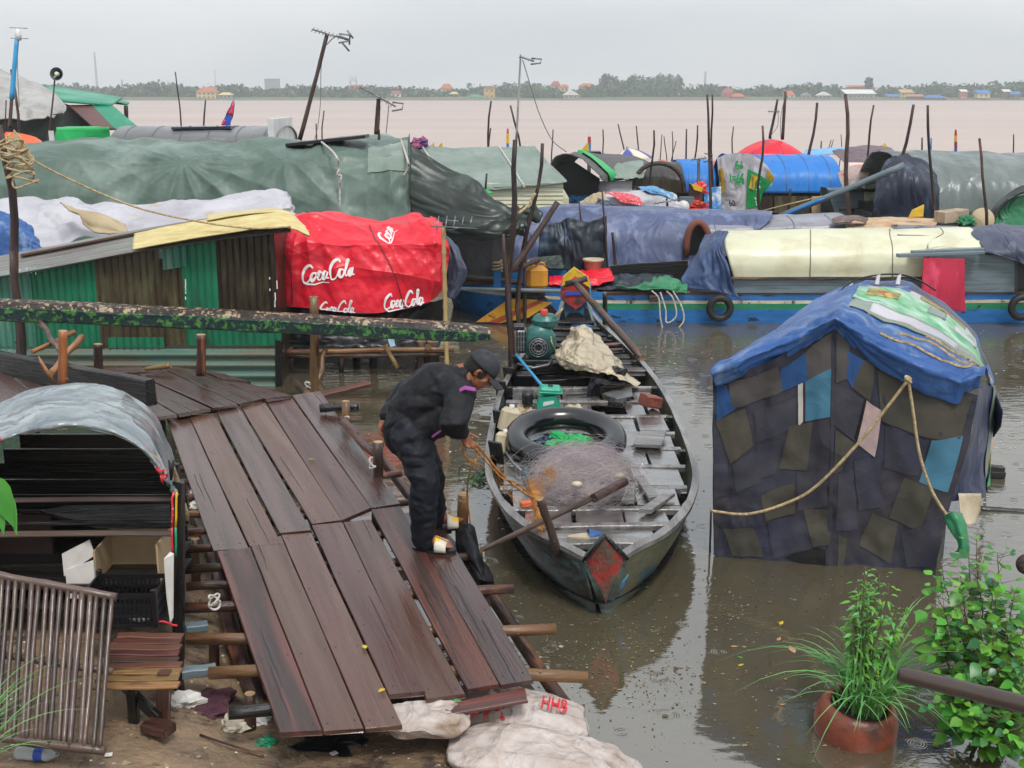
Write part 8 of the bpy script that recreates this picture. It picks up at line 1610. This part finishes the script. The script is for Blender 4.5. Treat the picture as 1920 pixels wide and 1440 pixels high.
crumple('red_ball', 'red plastic float behind the yellow triangular board', 'float', V(1311, 354, 25.0), .16, M['letter_red'] if False else mat('float red', h('d8402e'), rough=.4, bump=0), .8, 2); crumple('red_bucket', 'red rounded basin below the brown board', 'basin', V(1304, 388, 24.4), .2, mat('basin red', h('c83a2e'), rough=.4, bump=0), .5, 5)
b = B(); b.ball(V(1281, 388, 23.8), .13, 14, 10); tag(b.obj('white_float', M['white']), 'round white float at the right end of the heaped small boat', 'float')
# grey hut
hu_ = thing('houseboat', 'grey walled hut boat with a torn pink and white canopy', 'houseboat', V(1605, 420, 25))
q = B(); q.box((V(1604, 0, 25.6).x, 26.0, .95), (V(1640, 0, 25.2).x-V(1572, 0, 25.2).x, 1.6, 1.9-.9)); q.obj('wall', M['boatgrey'], hu_); q = B(); q.box((V(1604, 0, 25.6).x, 26, .2), (1.0, 1.8, .6)); q.obj('hull', M['hullbottom'], hu_)
q = B(); q.prism([V(1622, 345, 25.1), V(1645, 345, 25.1), V(1636, 406, 25.1), V(1620, 406, 25.1)], (0, .05, 0)); q.obj('pale_panel', mat('lime grey panel', h('9ba388'), rough=.6, c3=h('6f7a60'), s3=4), hu_)
for y in (357, 393): log('rail', V(1572, y, 25.05), V(1648, y, 25.05), .03, .03, M['blackwood'], hu_, .005)
s = PS([[(1570, 325, 25.2), (1590, 312, 25.3), (1612, 310, 25.4), (1640, 312, 25.5)], [(1575, 338, 25.0), (1590, 335, 25.0), (1610, 330, 25.0), (1628, 330, 25.0)], [(1578, 350, 24.9), (1590, 355, 24.9), (1600, 345, 24.9), (1622, 355, 24.9)]], 50, 30, .05, 3, 2, seed=6); s.b().obj('torn_canopy', mat('dirty pinkish canvas', h('a89a94'), h('8f7f7a'), 3, rough=.7, c3=h('b86a60'), s3=4, t3=.6), hu_, solid=.01)
clothy('striped_awning', 'white and pink awning sheet behind the grey hut', 'awning', [[(1590, 306, 28), (1640, 304, 28), (1672, 306, 28)], [(1600, 322, 26.2), (1640, 325, 26.2), (1655, 324, 26.2)]], mat('pink white awning', h('d8ccc8'), h('d0a8a0'), 2, (1, 4, 1), rough=.5), .02, 3)
clothy('light_blue_roof', 'light blue sheet roof far behind the red parasol', 'tarp', [[(1510, 282, 38), (1570, 276, 38), (1585, 280, 38)], [(1505, 290, 36), (1560, 290, 36), (1592, 292, 36)]], mat('light blue roof', h('6aaadc'), rough=.5), .03)
tboat('covered_boat', 'far boat under a brown purple tarp right of the red parasol', [[(1560, 284, 36), (1610, 274, 36), (1650, 273, 36), (1672, 276, 36)], [(1572, 296, 35), (1610, 292, 35), (1650, 288, 35), (1676, 286, 35)], [(1585, 306, 34.5), (1620, 306, 34.5), (1650, 303, 34.5), (1668, 296, 34.5)]], 't_brown', (1590, 1665), 35, .9, .05, 2)
# big slate barrel right
sb, s = barrel('houseboat', 'large slate grey tarp barrel houseboat with a navy curtain at its left end', 1700, 2060, 22.0, 404, 287, 3.4, 't_grey2', 'blackwood', 420, amp=.07, fu=9, seed=6)
s = PS([[(1640, 340, 22.2), (1660, 300, 22.3), (1700, 290, 22.6), (1735, 300, 22.6), (1752, 330, 22.4)], [(1640, 370, 21.9), (1668, 345, 21.8), (1700, 330, 21.7), (1732, 340, 21.8), (1758, 360, 22)], [(1635, 412, 21.9), (1668, 410, 21.8), (1700, 410, 21.7), (1732, 412, 21.8), (1758, 412, 22)]], 70, 60, .09, 4, 1, pins=[(.45, .05, 8, .07, .4)], seed=7); s.b().obj('end_curtain', tarp('dark navy worn tarp', h('272e40'), h('1e2434'), c3=h('4a5568'), s3=3, t3=.6), sb, solid=.01)
s = PS([[(1855, 410, 20.6), (1868, 385, 20.6), (1895, 362, 20.6), (1925, 348, 20.6), (1980, 340, 20.6)], [(1862, 412, 20.4), (1876, 390, 20.4), (1900, 370, 20.4), (1928, 358, 20.4), (1980, 352, 20.4)]], 40, 10, .02); q = s.b(); gs = thing('houseboat', 'arched dark green boat end with emerald canvas at the right edge', 'houseboat', V(1900, 425, 20.6)); q.obj('arch_edge', M['t_dkgreen'], gs, solid=.05)
s = PS([[(1866, 412, 20.6), (1880, 388, 20.6), (1903, 370, 20.6), (1980, 352, 20.6)], [(1866, 425, 20.5), (1885, 425, 20.5), (1910, 425, 20.5), (1980, 425, 20.5)]], 40, 30, .05, 4, 1, seed=2); s.b().obj('end_canvas', M['t_emerald'], gs); q = B(); q.box((V(1930, 0, 21.4).x, 21.4, .5), (1.3, 1.4, 1.2)); q.obj('hull', M['hullbottom'], gs)
# grey barrel with open end behind cream boat, mat roof
t, s = barrel('houseboat', 'narrow grey metal barrel roof with a dark open end behind the cream roof', 1305, 1600, 19.6, 440, 411, 1.5, mat('brushed grey sheet roof', h('8a8c96'), h('74767f'), 1.2, rough=.35, c3=h('6a5f5c'), s3=2, t3=.64), 'blackwood', 470, nrib=4, tilt=-8)
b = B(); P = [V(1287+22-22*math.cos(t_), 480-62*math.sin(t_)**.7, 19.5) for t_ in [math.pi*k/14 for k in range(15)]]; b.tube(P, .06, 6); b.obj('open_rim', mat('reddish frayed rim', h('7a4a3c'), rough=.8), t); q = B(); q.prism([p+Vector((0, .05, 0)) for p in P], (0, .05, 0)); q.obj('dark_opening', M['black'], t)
plank('roof_strip', V(1370, 439, 18.9), V(1590, 434, 18.9), .12, .02, M['steel'], t)
s = PS([[(1560, 414, 19.6), (1580, 406, 19.7), (1610, 404, 19.7), (1628, 412, 19.5)], [(1570, 422, 19.2), (1590, 416, 19.2), (1610, 415, 19.2), (1622, 418, 19.2)]], 24, 16, .04, 2, 2); s.b().obj('torn_sheet', M['plank'], t, solid=.02)
s = PS([[(1588, 416, 20.2), (1640, 408, 20.2), (1700, 408, 20.2), (1760, 412, 20.2)], [(1585, 426, 19.4), (1640, 421, 19.4), (1700, 421, 19.4), (1750, 424, 19.4)], [(1588, 433, 19.0), (1640, 432, 19.0), (1690, 431, 19.0), (1700, 431, 19)]], 60, 24, .03, 4, 2, seed=5); tag(s.b().obj('mat_cover', mat('stained woven mat', h('c0a98a'), h('ad957a'), 4, rough=.8, c3=h('b07a50'), s3=2.5, t3=.58, bump=.6), solid=.02), 'stained pale woven mat rounded over a load behind the solar panel', 'mat')
q = B(); q.prism([V(1705, 407, 19.6), V(1712, 394, 19.6), V(1733, 384, 19.6), V(1731, 406, 19.6)], (0, .05, 0)); tag(q.obj('yellow_board', M['yellow']), 'bright yellow angular board standing behind the woven mat', 'board')
q = B(); q.box(V(1784, 405, 19.8), (.48, .3, .2), Matrix.Rotation(-.08, 3, 'Y') @ Matrix.Rotation(.3, 3, 'Z'), ch=.01); tag(q.obj('foam_box', mat('stained foam', h('b8a894'), h('a89684'), 3, rough=.8, c3=h('8f7a64'), s3=4)), 'stained beige foam box in front of the slate barrel roof', 'box')
b = B(); b.lathe([(.001, -.03), (.2, -.02), (.2, .02), (.17, .05), (.001, .06)], V(1842, 412, 19.9), 26, Mx=Matrix.Rotation(math.pi/2-.3, 4, 'X')); tag(b.obj('round_basket', M['t_canvas']), 'round woven basket leaning right of the beige foam box', 'basket')
crumple('green_net_bag', 'green net bag with a dark pot between foam box and basket', 'bag', V(1812, 418, 19.5), .13, M['t_emerald'], .8, 3)
# ================================================================ poles, stakes and antennas
def pp(label, x0, y0, x1, y1, D, wpx, m='pole', name='mooring_pole', cat='pole', sink=True, bend=.02):
    """pole from its top (x0,y0) to (x1,y1); continues straight down into the water"""
    T, A = V(x0, y0, D), V(x1, y1, D)
    if sink and A.z > -.3: A = T+(A-T)*((T.z+.3)/(T.z-A.z))
    r = wpx/FP*D/2*(.82 if D > 16 else .9); return pole(name, label, cat, A, T, r*1.15, r*.7, m, bend*2.4)
pp('thick dark crooked pole at the left edge carrying a coil of pale rope', 18, 236, 36, 660, 12.9, 21, 'pole', bend=.03)
pp('second trunk fused beside the left crooked pole, reaching up to the beam', 20, 470, 44, 660, 12.8, 16, 'pole_brown')
for a in [('tall leaning pole rising in front of the grey tarp at far left', 21, 130, 40, 262, 23, 8), ('thin blackened stick beside the blue antenna mast', 5, 188, 12, 262, 21, 4), ('crooked pole carrying the round metal lamp', 99, 146, 97, 245, 24, 5),
          ('thin tall stick standing in the river above the grey barrel roof', 334, 135, 338, 236, 30, 4), ('short dark stick right of the tall thin one above the grey barrel roof', 378, 188, 380, 236, 30, 5), ('tiny pale stick behind the roof edge at the leaning antenna pole', 596, 232, 594, 262, 24, 4), ('light thin stick rising by the antenna wire', 612, 208, 608, 262, 24, 4),
          ('leaning pole pair member at the ridge of the gable house, left', 918, 189, 908, 278, 27, 6), ('pole leaning close against it, right of the left ridge pole', 915, 240, 913, 278, 27, 5), ('reddish pole leaning left against the antenna mast', 961, 197, 975, 275, 27, 6), ('tall thick pole standing left of the canoe, right beside the man\'s cap', 968, 262, 944, 690, 13.4, 15),
          ('thinner brown trunk crossing the tall pole left of the canoe', 952, 440, 963, 700, 13.2, 10), ('black twisted pole rising from the dark green flap', 1008, 268, 998, 385, 17.3, 11), ('short dark stake before the cream siding', 915, 325, 915, 358, 21.5, 7), ('black crooked pole below the dark green flap', 993, 392, 988, 510, 17.6, 9),
          ('dark stake left of the two frame posts over the dark curtain', 1086, 376, 1090, 415, 18.9, 6), ('frame post at the right corner of the dark curtain', 1128, 360, 1132, 408, 18.9, 6), ('brown post in front of the denim tarp right of the curtain', 1151, 435, 1158, 500, 19.2, 9),
          ('thin pole in the river left of the speckled arch', 1040, 243, 1038, 290, 31, 4), ('thin curved stick right of the blue and yellow bow', 1129, 243, 1131, 285, 33, 4), ('thin stick left of the cream and purple parasol', 1163, 232, 1168, 280, 33, 4), ('thin stick rising over the cream and purple parasol', 1190, 236, 1191, 285, 33, 4),
          ('dark pole in front of the round dark arch', 1224, 244, 1225, 365, 25.5, 6), ('left thin stick of the cluster behind the dark arch', 1241, 252, 1236, 300, 34, 3), ('middle thin stick of the cluster behind the dark arch', 1246, 256, 1250, 300, 34, 3), ('third stick of the cluster behind the dark arch', 1262, 246, 1261, 300, 34, 3), ('rightmost short stick of the cluster behind the dark arch', 1266, 264, 1258, 300, 34, 3),
          ('brown stub pole left of the crooked thin one near the sky blue roof', 1290, 242, 1288, 305, 29, 5), ('crooked thin pole right of the brown stub', 1304, 235, 1303, 300, 29, 5), ('left of the twin tall poles beside the banner', 1330, 177, 1327, 335, 25, 7), ('right of the twin tall poles beside the banner', 1337, 177, 1333, 320, 25.4, 6), ('thin dark pole between the twin poles and the red parasol', 1375, 237, 1374, 290, 29, 4),
          ('pointed dark pole standing in front of the green banner', 1428, 236, 1428, 392, 24.8, 7), ('slanting tall pole right of the red parasol', 1536, 193, 1519, 292, 28, 8), ('very tall straight pole right of centre, crossing the blue roof', 1593, 176, 1589, 405, 22.8, 11), ('tall pole right of the very tall one, before the brown tarp', 1636, 197, 1624, 306, 29, 6),
          ('thick slanting pole over the navy curtain', 1712, 196, 1694, 292, 23, 9), ('long crooked pole crossing the navy curtain', 1741, 197, 1745, 410, 21.2, 8), ('short brown stub pole behind the slate roof', 1727, 258, 1726, 290, 30, 5), ('pole standing in front of the slate barrel roof, right of the navy curtain', 1842, 259, 1847, 425, 19.4, 8), ('thin stick in the river at the far right', 1905, 252, 1899, 290, 34, 4), ('left stake of the row on the water right of the red parasol', 1539, 264, 1538, 280, 40, 4), ('small slanting stake behind the light blue roof', 1557, 262, 1552, 278, 42, 2.5), ('second small slanting stake behind the light blue roof', 1564, 262, 1558, 278, 42, 2.5), ('upright thin stake behind the light blue roof', 1576, 252, 1576, 276, 42, 2.5),
          ('short black stake leaning in front of the brown side panels', 1484, 354, 1477, 410, 24.0, 8)]:
    pp(*a[:7], a[6] if False else a[6]) if False else pp(a[0], a[1], a[2], a[3], a[4], a[5], a[6], 'pole_brown' if len(a[0]) % 3 == 0 else 'pole')
tag(log('leaning_pole', V(955, 512, 17.0), V(1046, 380, 17.3), .05, .045, M['pole_brown'], None, .02), 'brown branch leaning up to the right above the yellow jerrycan', 'pole')
tag(log('leaning_pole', V(950, 508, 17.4), V(1010, 488, 17.8), .05, .04, M['pole_brown'], None, .02), 'thick low branch lying left of the dark curtain', 'branch')
tag(log('post', V(1724, 286, 29), V(1762, 285, 29), .02, .02, M['steel'], None, 0), 'thin horizontal rail behind the slate roof ridge', 'rail')
o = rope('coiled_rope', [V(20, 262, 12.75)+Vector((.16*math.cos(t*1.9)+.004*t, .08*math.sin(t*1.9)-.06, -.014*t+.05*math.sin(t*2.7))) for t in range(34)], .011, 'rope', n=260); tag(o, 'messy coil of pale rope wound round the top of the left crooked pole', 'rope')
for k in range(5): o = rope('rope_loop', [V(20, 250, 12.75), V(12+k*4, 262+k*5, 12.65), V(28+k*7, 292+k*4, 12.65), V(58+k*1, 306-k*3, 12.7), V(48-k*3, 272+k*2, 12.7), V(26, 244+k, 12.75)], .009, 'rope', n=40); tag(o, ['outermost', 'second', 'third', 'fourth', 'innermost'][k]+' of the five pale rope loops hanging from the left crooked pole', 'rope')
tag(log('spar', V(1458, 408, 21.6), V(1696, 310, 21.0), .055, .06, M['boatgrey'], None, .004), 'long grey spar rising from the small stake to the top of the navy curtain', 'spar'); tag(log('spar', V(1455, 410, 21.4), V(1545, 372, 21.2), .03, .03, M['boatblue'], None, .004), 'blue painted pole lashed under the foot of the long grey spar', 'pole')
o = rope('spar_rope', [V(1420, 398, 22), V(1470, 385, 21.5), V(1542, 368, 21.2)], .012, 'rope'); tag(o, 'pale rope tied along the lower part of the grey spar', 'rope')
b = B(); c = V(1545, 380, 21.2); b.prism([V(1540, 350, 22), V(1550, 352, 22), V(1568, 408, 22), V(1540, 408, 22)], (0, .03, 0)); tag(b.obj('black_net', M['black']), 'black net hanging from the grey spar before the blue boat', 'net')
# painted bow tips
def bowtip(label, px, y0, y1, D, cols, wpx=9, lean=0):
    t = thing('boat_prow', label, 'boat prow', V(px, y1, D)); n = len(cols)
    for i, c_ in enumerate(cols):
        A, E_ = V(px-lean*(i/n), y0+(y1-y0)*i/n, D), V(px-lean*((i+1)/n), y0+(y1-y0)*(i+1)/n, D); q = B(); r = wpx/FP*D/2; q.tube([E_, A], [r*(1 if i else .9), r*(.95 if i else .55)], 6, flat=((0, 1, 0), .5), sm=False); q.obj('painted_band', mat('prow paint', h(c_), rough=.5, bump=0), t)
    q = B(); a = V(px-lean, y1, D); q.tube([a, (a.x, D+.3, -.2)], wpx/FP*D/2, 6); q.obj('stem_post', M['hullbottom'], t); return t
bowtip('yellow and blue painted prow tip over the gable house ridge', 952, 241, 278, 28, ['c8502e', 'd9b324', 'd9b324', '3f7fc0'], 6); bowtip('white, red and blue prow tip with a yellow side above the speckled arch', 1105, 245, 290, 29, ['d8d4d0', 'b83a34', '2f7fc0', '2f7fc0'], 7)
q = B(); q.prism([V(1088, 285, 28.9), V(1103, 266, 28.9), V(1106, 290, 28.9)], (0, .1, 0)); tag(q.obj('prow_board', M['yellow']), 'yellow triangular board beside the red and blue prow tip', 'board')
bowtip('red and blue painted prow tip behind the slate roof at right', 1792, 243, 288, 30, ['a8262a', 'c9a04a', '8c2434', '2a4fa8'], 6); q = B(); q.prism([V(1782, 288, 29.5), V(1789, 282, 29.5), V(1789, 289, 29.5)], (0, .1, 0)); tag(q.obj('prow_board', M['yellow']), 'tiny yellow board at the foot of the right prow tip', 'board')
pp('short bright blue stick behind the slate roof', 1751, 259, 1746, 290, 30, 5, 'boatblue')
for x0, y0, lb in ((806, 268, 'left of two small yellow flaps behind the gable house ridge'), (821, 268, 'right of two small yellow flaps behind the gable house ridge')): q = B(); q.prism([V(x0, y0+11, 27), V(x0+2, y0+4, 27), V(x0+8, y0, 27), V(x0+9, y0+11, 27)], (0, .05, 0)); tag(q.obj('yellow_flap', M['yellow']), lb, 'board')
crumple('pink_bundle', 'pink and blue bundle behind the tarp ridge right of the second antenna', 'bundle', V(787, 268, 25), .15, mat('pink cloth', h('b8506a'), h('4a3f7a'), 6, rough=.7), .8, 4)
q = B(); q.prism([V(1655, 276, 35), V(1659, 268, 35), V(1664, 275, 35)], (0, .05, 0)); tag(q.obj('yellow_flap', M['yellow']), 'tiny yellow flap above the brown purple tarp', 'board')
# flag
fl = thing('flag', 'limp blue and red flag on a short staff above the grey barrel roof', 'flag', V(428, 236, 25)); log('staff', V(425, 236, 25.05), V(439, 185, 25.05), .012, .01, M['steel'], fl, 0)
s = PS([[(438, 189, 25), (440, 192, 24.95)], [(431, 205, 25), (438, 212, 24.9)], [(421, 222, 25), (433, 226, 24.9)], [(416, 235, 25), (432, 235, 24.9)]], 14, 24, .05, 2, 1, seed=2); b = s.b(); s.patch(b, [(0, .0), (1, .0), (1, .42), (0, .5)], 1, .015, 5); s.patch(b, [(0, .72), (.3, .72), (.3, 1), (0, 1)], 1, .015, 3); b.obj('cloth', [M['letter_blue'], M['letter_red']], fl, solid=.004)
# antennas
def yagi(label, top, foot, D, arm, els, elh, mast_m='pole_brown', mastw=.03, wire=None, name='antenna', loop=True, polebase=None):
    """TV aerial: mast foot->top, boom between arm[0], arm[1] (px), els elements of half-height elh px"""
    t = thing(name, label, 'antenna', V(*foot, D)); A, T = V(*foot, D), V(*top, D)
    log('mast', A, T, mastw*1.2, mastw, M[mast_m], t, .006); a, e = V(*arm[0], D-.05), V(*arm[1], D-.05); b = B(); b.tube([a, e], .012, 6); b.obj('boom', M['steel'], t)
    for k in range(els):
        c = a.lerp(e, (k+.2)/els); q = elh/FP*D; d = Vector((.35*q, .9*q, .55*q)); q_ = B(); q_.tube([c-d, c+d], .007, 5); q_.obj('element', M['steel'], t)
    if loop: c = e; q = B(); hh = elh/FP*D*1.3; q.tube([c+Vector((-.05, 0, hh)), c+Vector((.12, 0, hh*.7)), c+Vector((.1, 0, -hh*.6)), c+Vector((-.06, 0, -hh))], .014, 5); q.obj('reflector', M['steel'], t)
    if wire: rope('cable', [V(x, y, D-.05) for x, y in wire], .008, 'wire', t, n=40)
    return t
ya_ = yagi('tall aerial on a leaning brown pole above the green tarp houseboat', (614, 64), (562, 262), 19.0, ((585, 55), (642, 72)), 8, 6, wire=[(612, 84), (630, 68), (648, 72)], mastw=.03)
b = B(); e = V(652, 74, 19); b.tube([V(636, 68, 19), V(656, 76, 19)], .02, 6); b.tube([V(651, 57, 19), V(662, 72, 19)], .016, 5); b.tube([V(642, 81, 19), V(655, 96, 19)], .016, 5); b.tube([V(656, 66, 19), V(655, 84, 19)], .014, 5); b.obj('antenna_head', M['steel'], ya_)
o = rope('antenna_cable', [V(608, 90, 19), V(602, 130, 19), V(601, 190, 19), V(596, 235, 19), V(590, 262, 19)], .006, 'wire', n=30); tag(o, 'thin cable hanging down beside the tall leaning pole', 'cable')
yagi('lower aerial tilted down to the right on a short black pole', (710, 185), (706, 252), 19.0, ((674, 163), (742, 200)), 8, 6, 'pole', .035, wire=[(729, 196), (727, 220), (724, 250)])
pp('tiny black stub beside the foot of the lower aerial', 711, 243, 710, 262, 19.1, 6, sink=False)
yagi('slim aerial on a tall grey mast in the middle of the river view', (976, 102), (968, 262), 20.0, ((974, 106), (1002, 115)), 5, 4, 'alu', .016, wire=[(980, 112), (996, 165), (1012, 215), (1035, 262), (1062, 285)])
yagi('short aerial on a thin mast behind the red parasol', (1458, 186), (1443, 260), 30, ((1440, 209), (1462, 210)), 4, 5, 'pole', .03, wire=[(1459, 205), (1458, 235), (1445, 255)], loop=False)
yagi('twin headed aerial on the taller thin mast behind the red parasol', (1473, 172), (1467, 262), 30.5, ((1456, 170), (1478, 163)), 5, 5, 'pole', .035, loop=False, wire=[(1472, 180), (1464, 220), (1464, 258)])
yagi('low flat aerial lying beside the small heaped boat', (1250, 372), (1252, 395), 22.5, ((1226, 382), (1272, 374)), 6, 5, 'pole', .02, loop=False); yagi('small aerial standing left of the banner at the sky blue roof', (1310, 298), (1310, 348), 25.2, ((1296, 300), (1325, 296)), 5, 6, 'steel', .03)
bm_ = thing('blue_mast', 'bright blue antenna mast with a small aerial at upper left', 'mast', V(18, 262, 22)); log('lower_pole', V(18, 240, 22), V(22, 185, 22), .035, .03, M['pole_brown'], bm_, .005); log('tube', V(22, 186, 22), V(32, 72, 22), .045, .04, mat('light blue tube', h('3f9fd8'), rough=.4, bump=0), bm_, .0, knots=0)
b = B(); c = V(34, 65, 22); b.lathe([(.001, -.1), (.05, -.1), (.06, .0), (.04, .06), (.02, .1), (.001, .1)], c, 10); b.obj('head', M['white'], bm_)
for dz in (.12, -.06): q = B(); q.tube([c+Vector((-.14, 0, dz)), c+Vector((.18, 0, dz-.01))], .007, 5); q.obj('element', M['steel'], bm_)
rope('cable', [V(33, 75, 21.9), V(33, 130, 21.9), V(36, 200, 21.9)], .007, 'wire', bm_)
lamp = thing('loudspeaker', 'round dark metal horn speaker on top of a crooked pole', 'loudspeaker', V(107, 139, 24)); b = B(); Mx = Matrix.Rotation(math.pi/2-.15, 4, 'X'); b.lathe([(.03, -.14), (.05, -.12), (.08, -.05), (.125, .03), (.13, .035), (.12, .03), (.075, -.04), (.03, -.1)], V(107, 139, 24), 26, Mx=Mx); b.obj('horn', mat('blue grey metal', h('4a5560'), rough=.35, metal=.4, bump=0), lamp)
b = B(); b.lathe([(.001, .05), (.03, .05), (.045, .03), (.045, -.1), (.001, -.1)], V(107, 139, 24), 16, Mx=Mx); b.obj('driver', M['cream'], lamp); b = B(); b.tube([V(101, 146, 24), V(107, 141, 24)], .02, 6); b.obj('bracket', M['cream'], lamp)
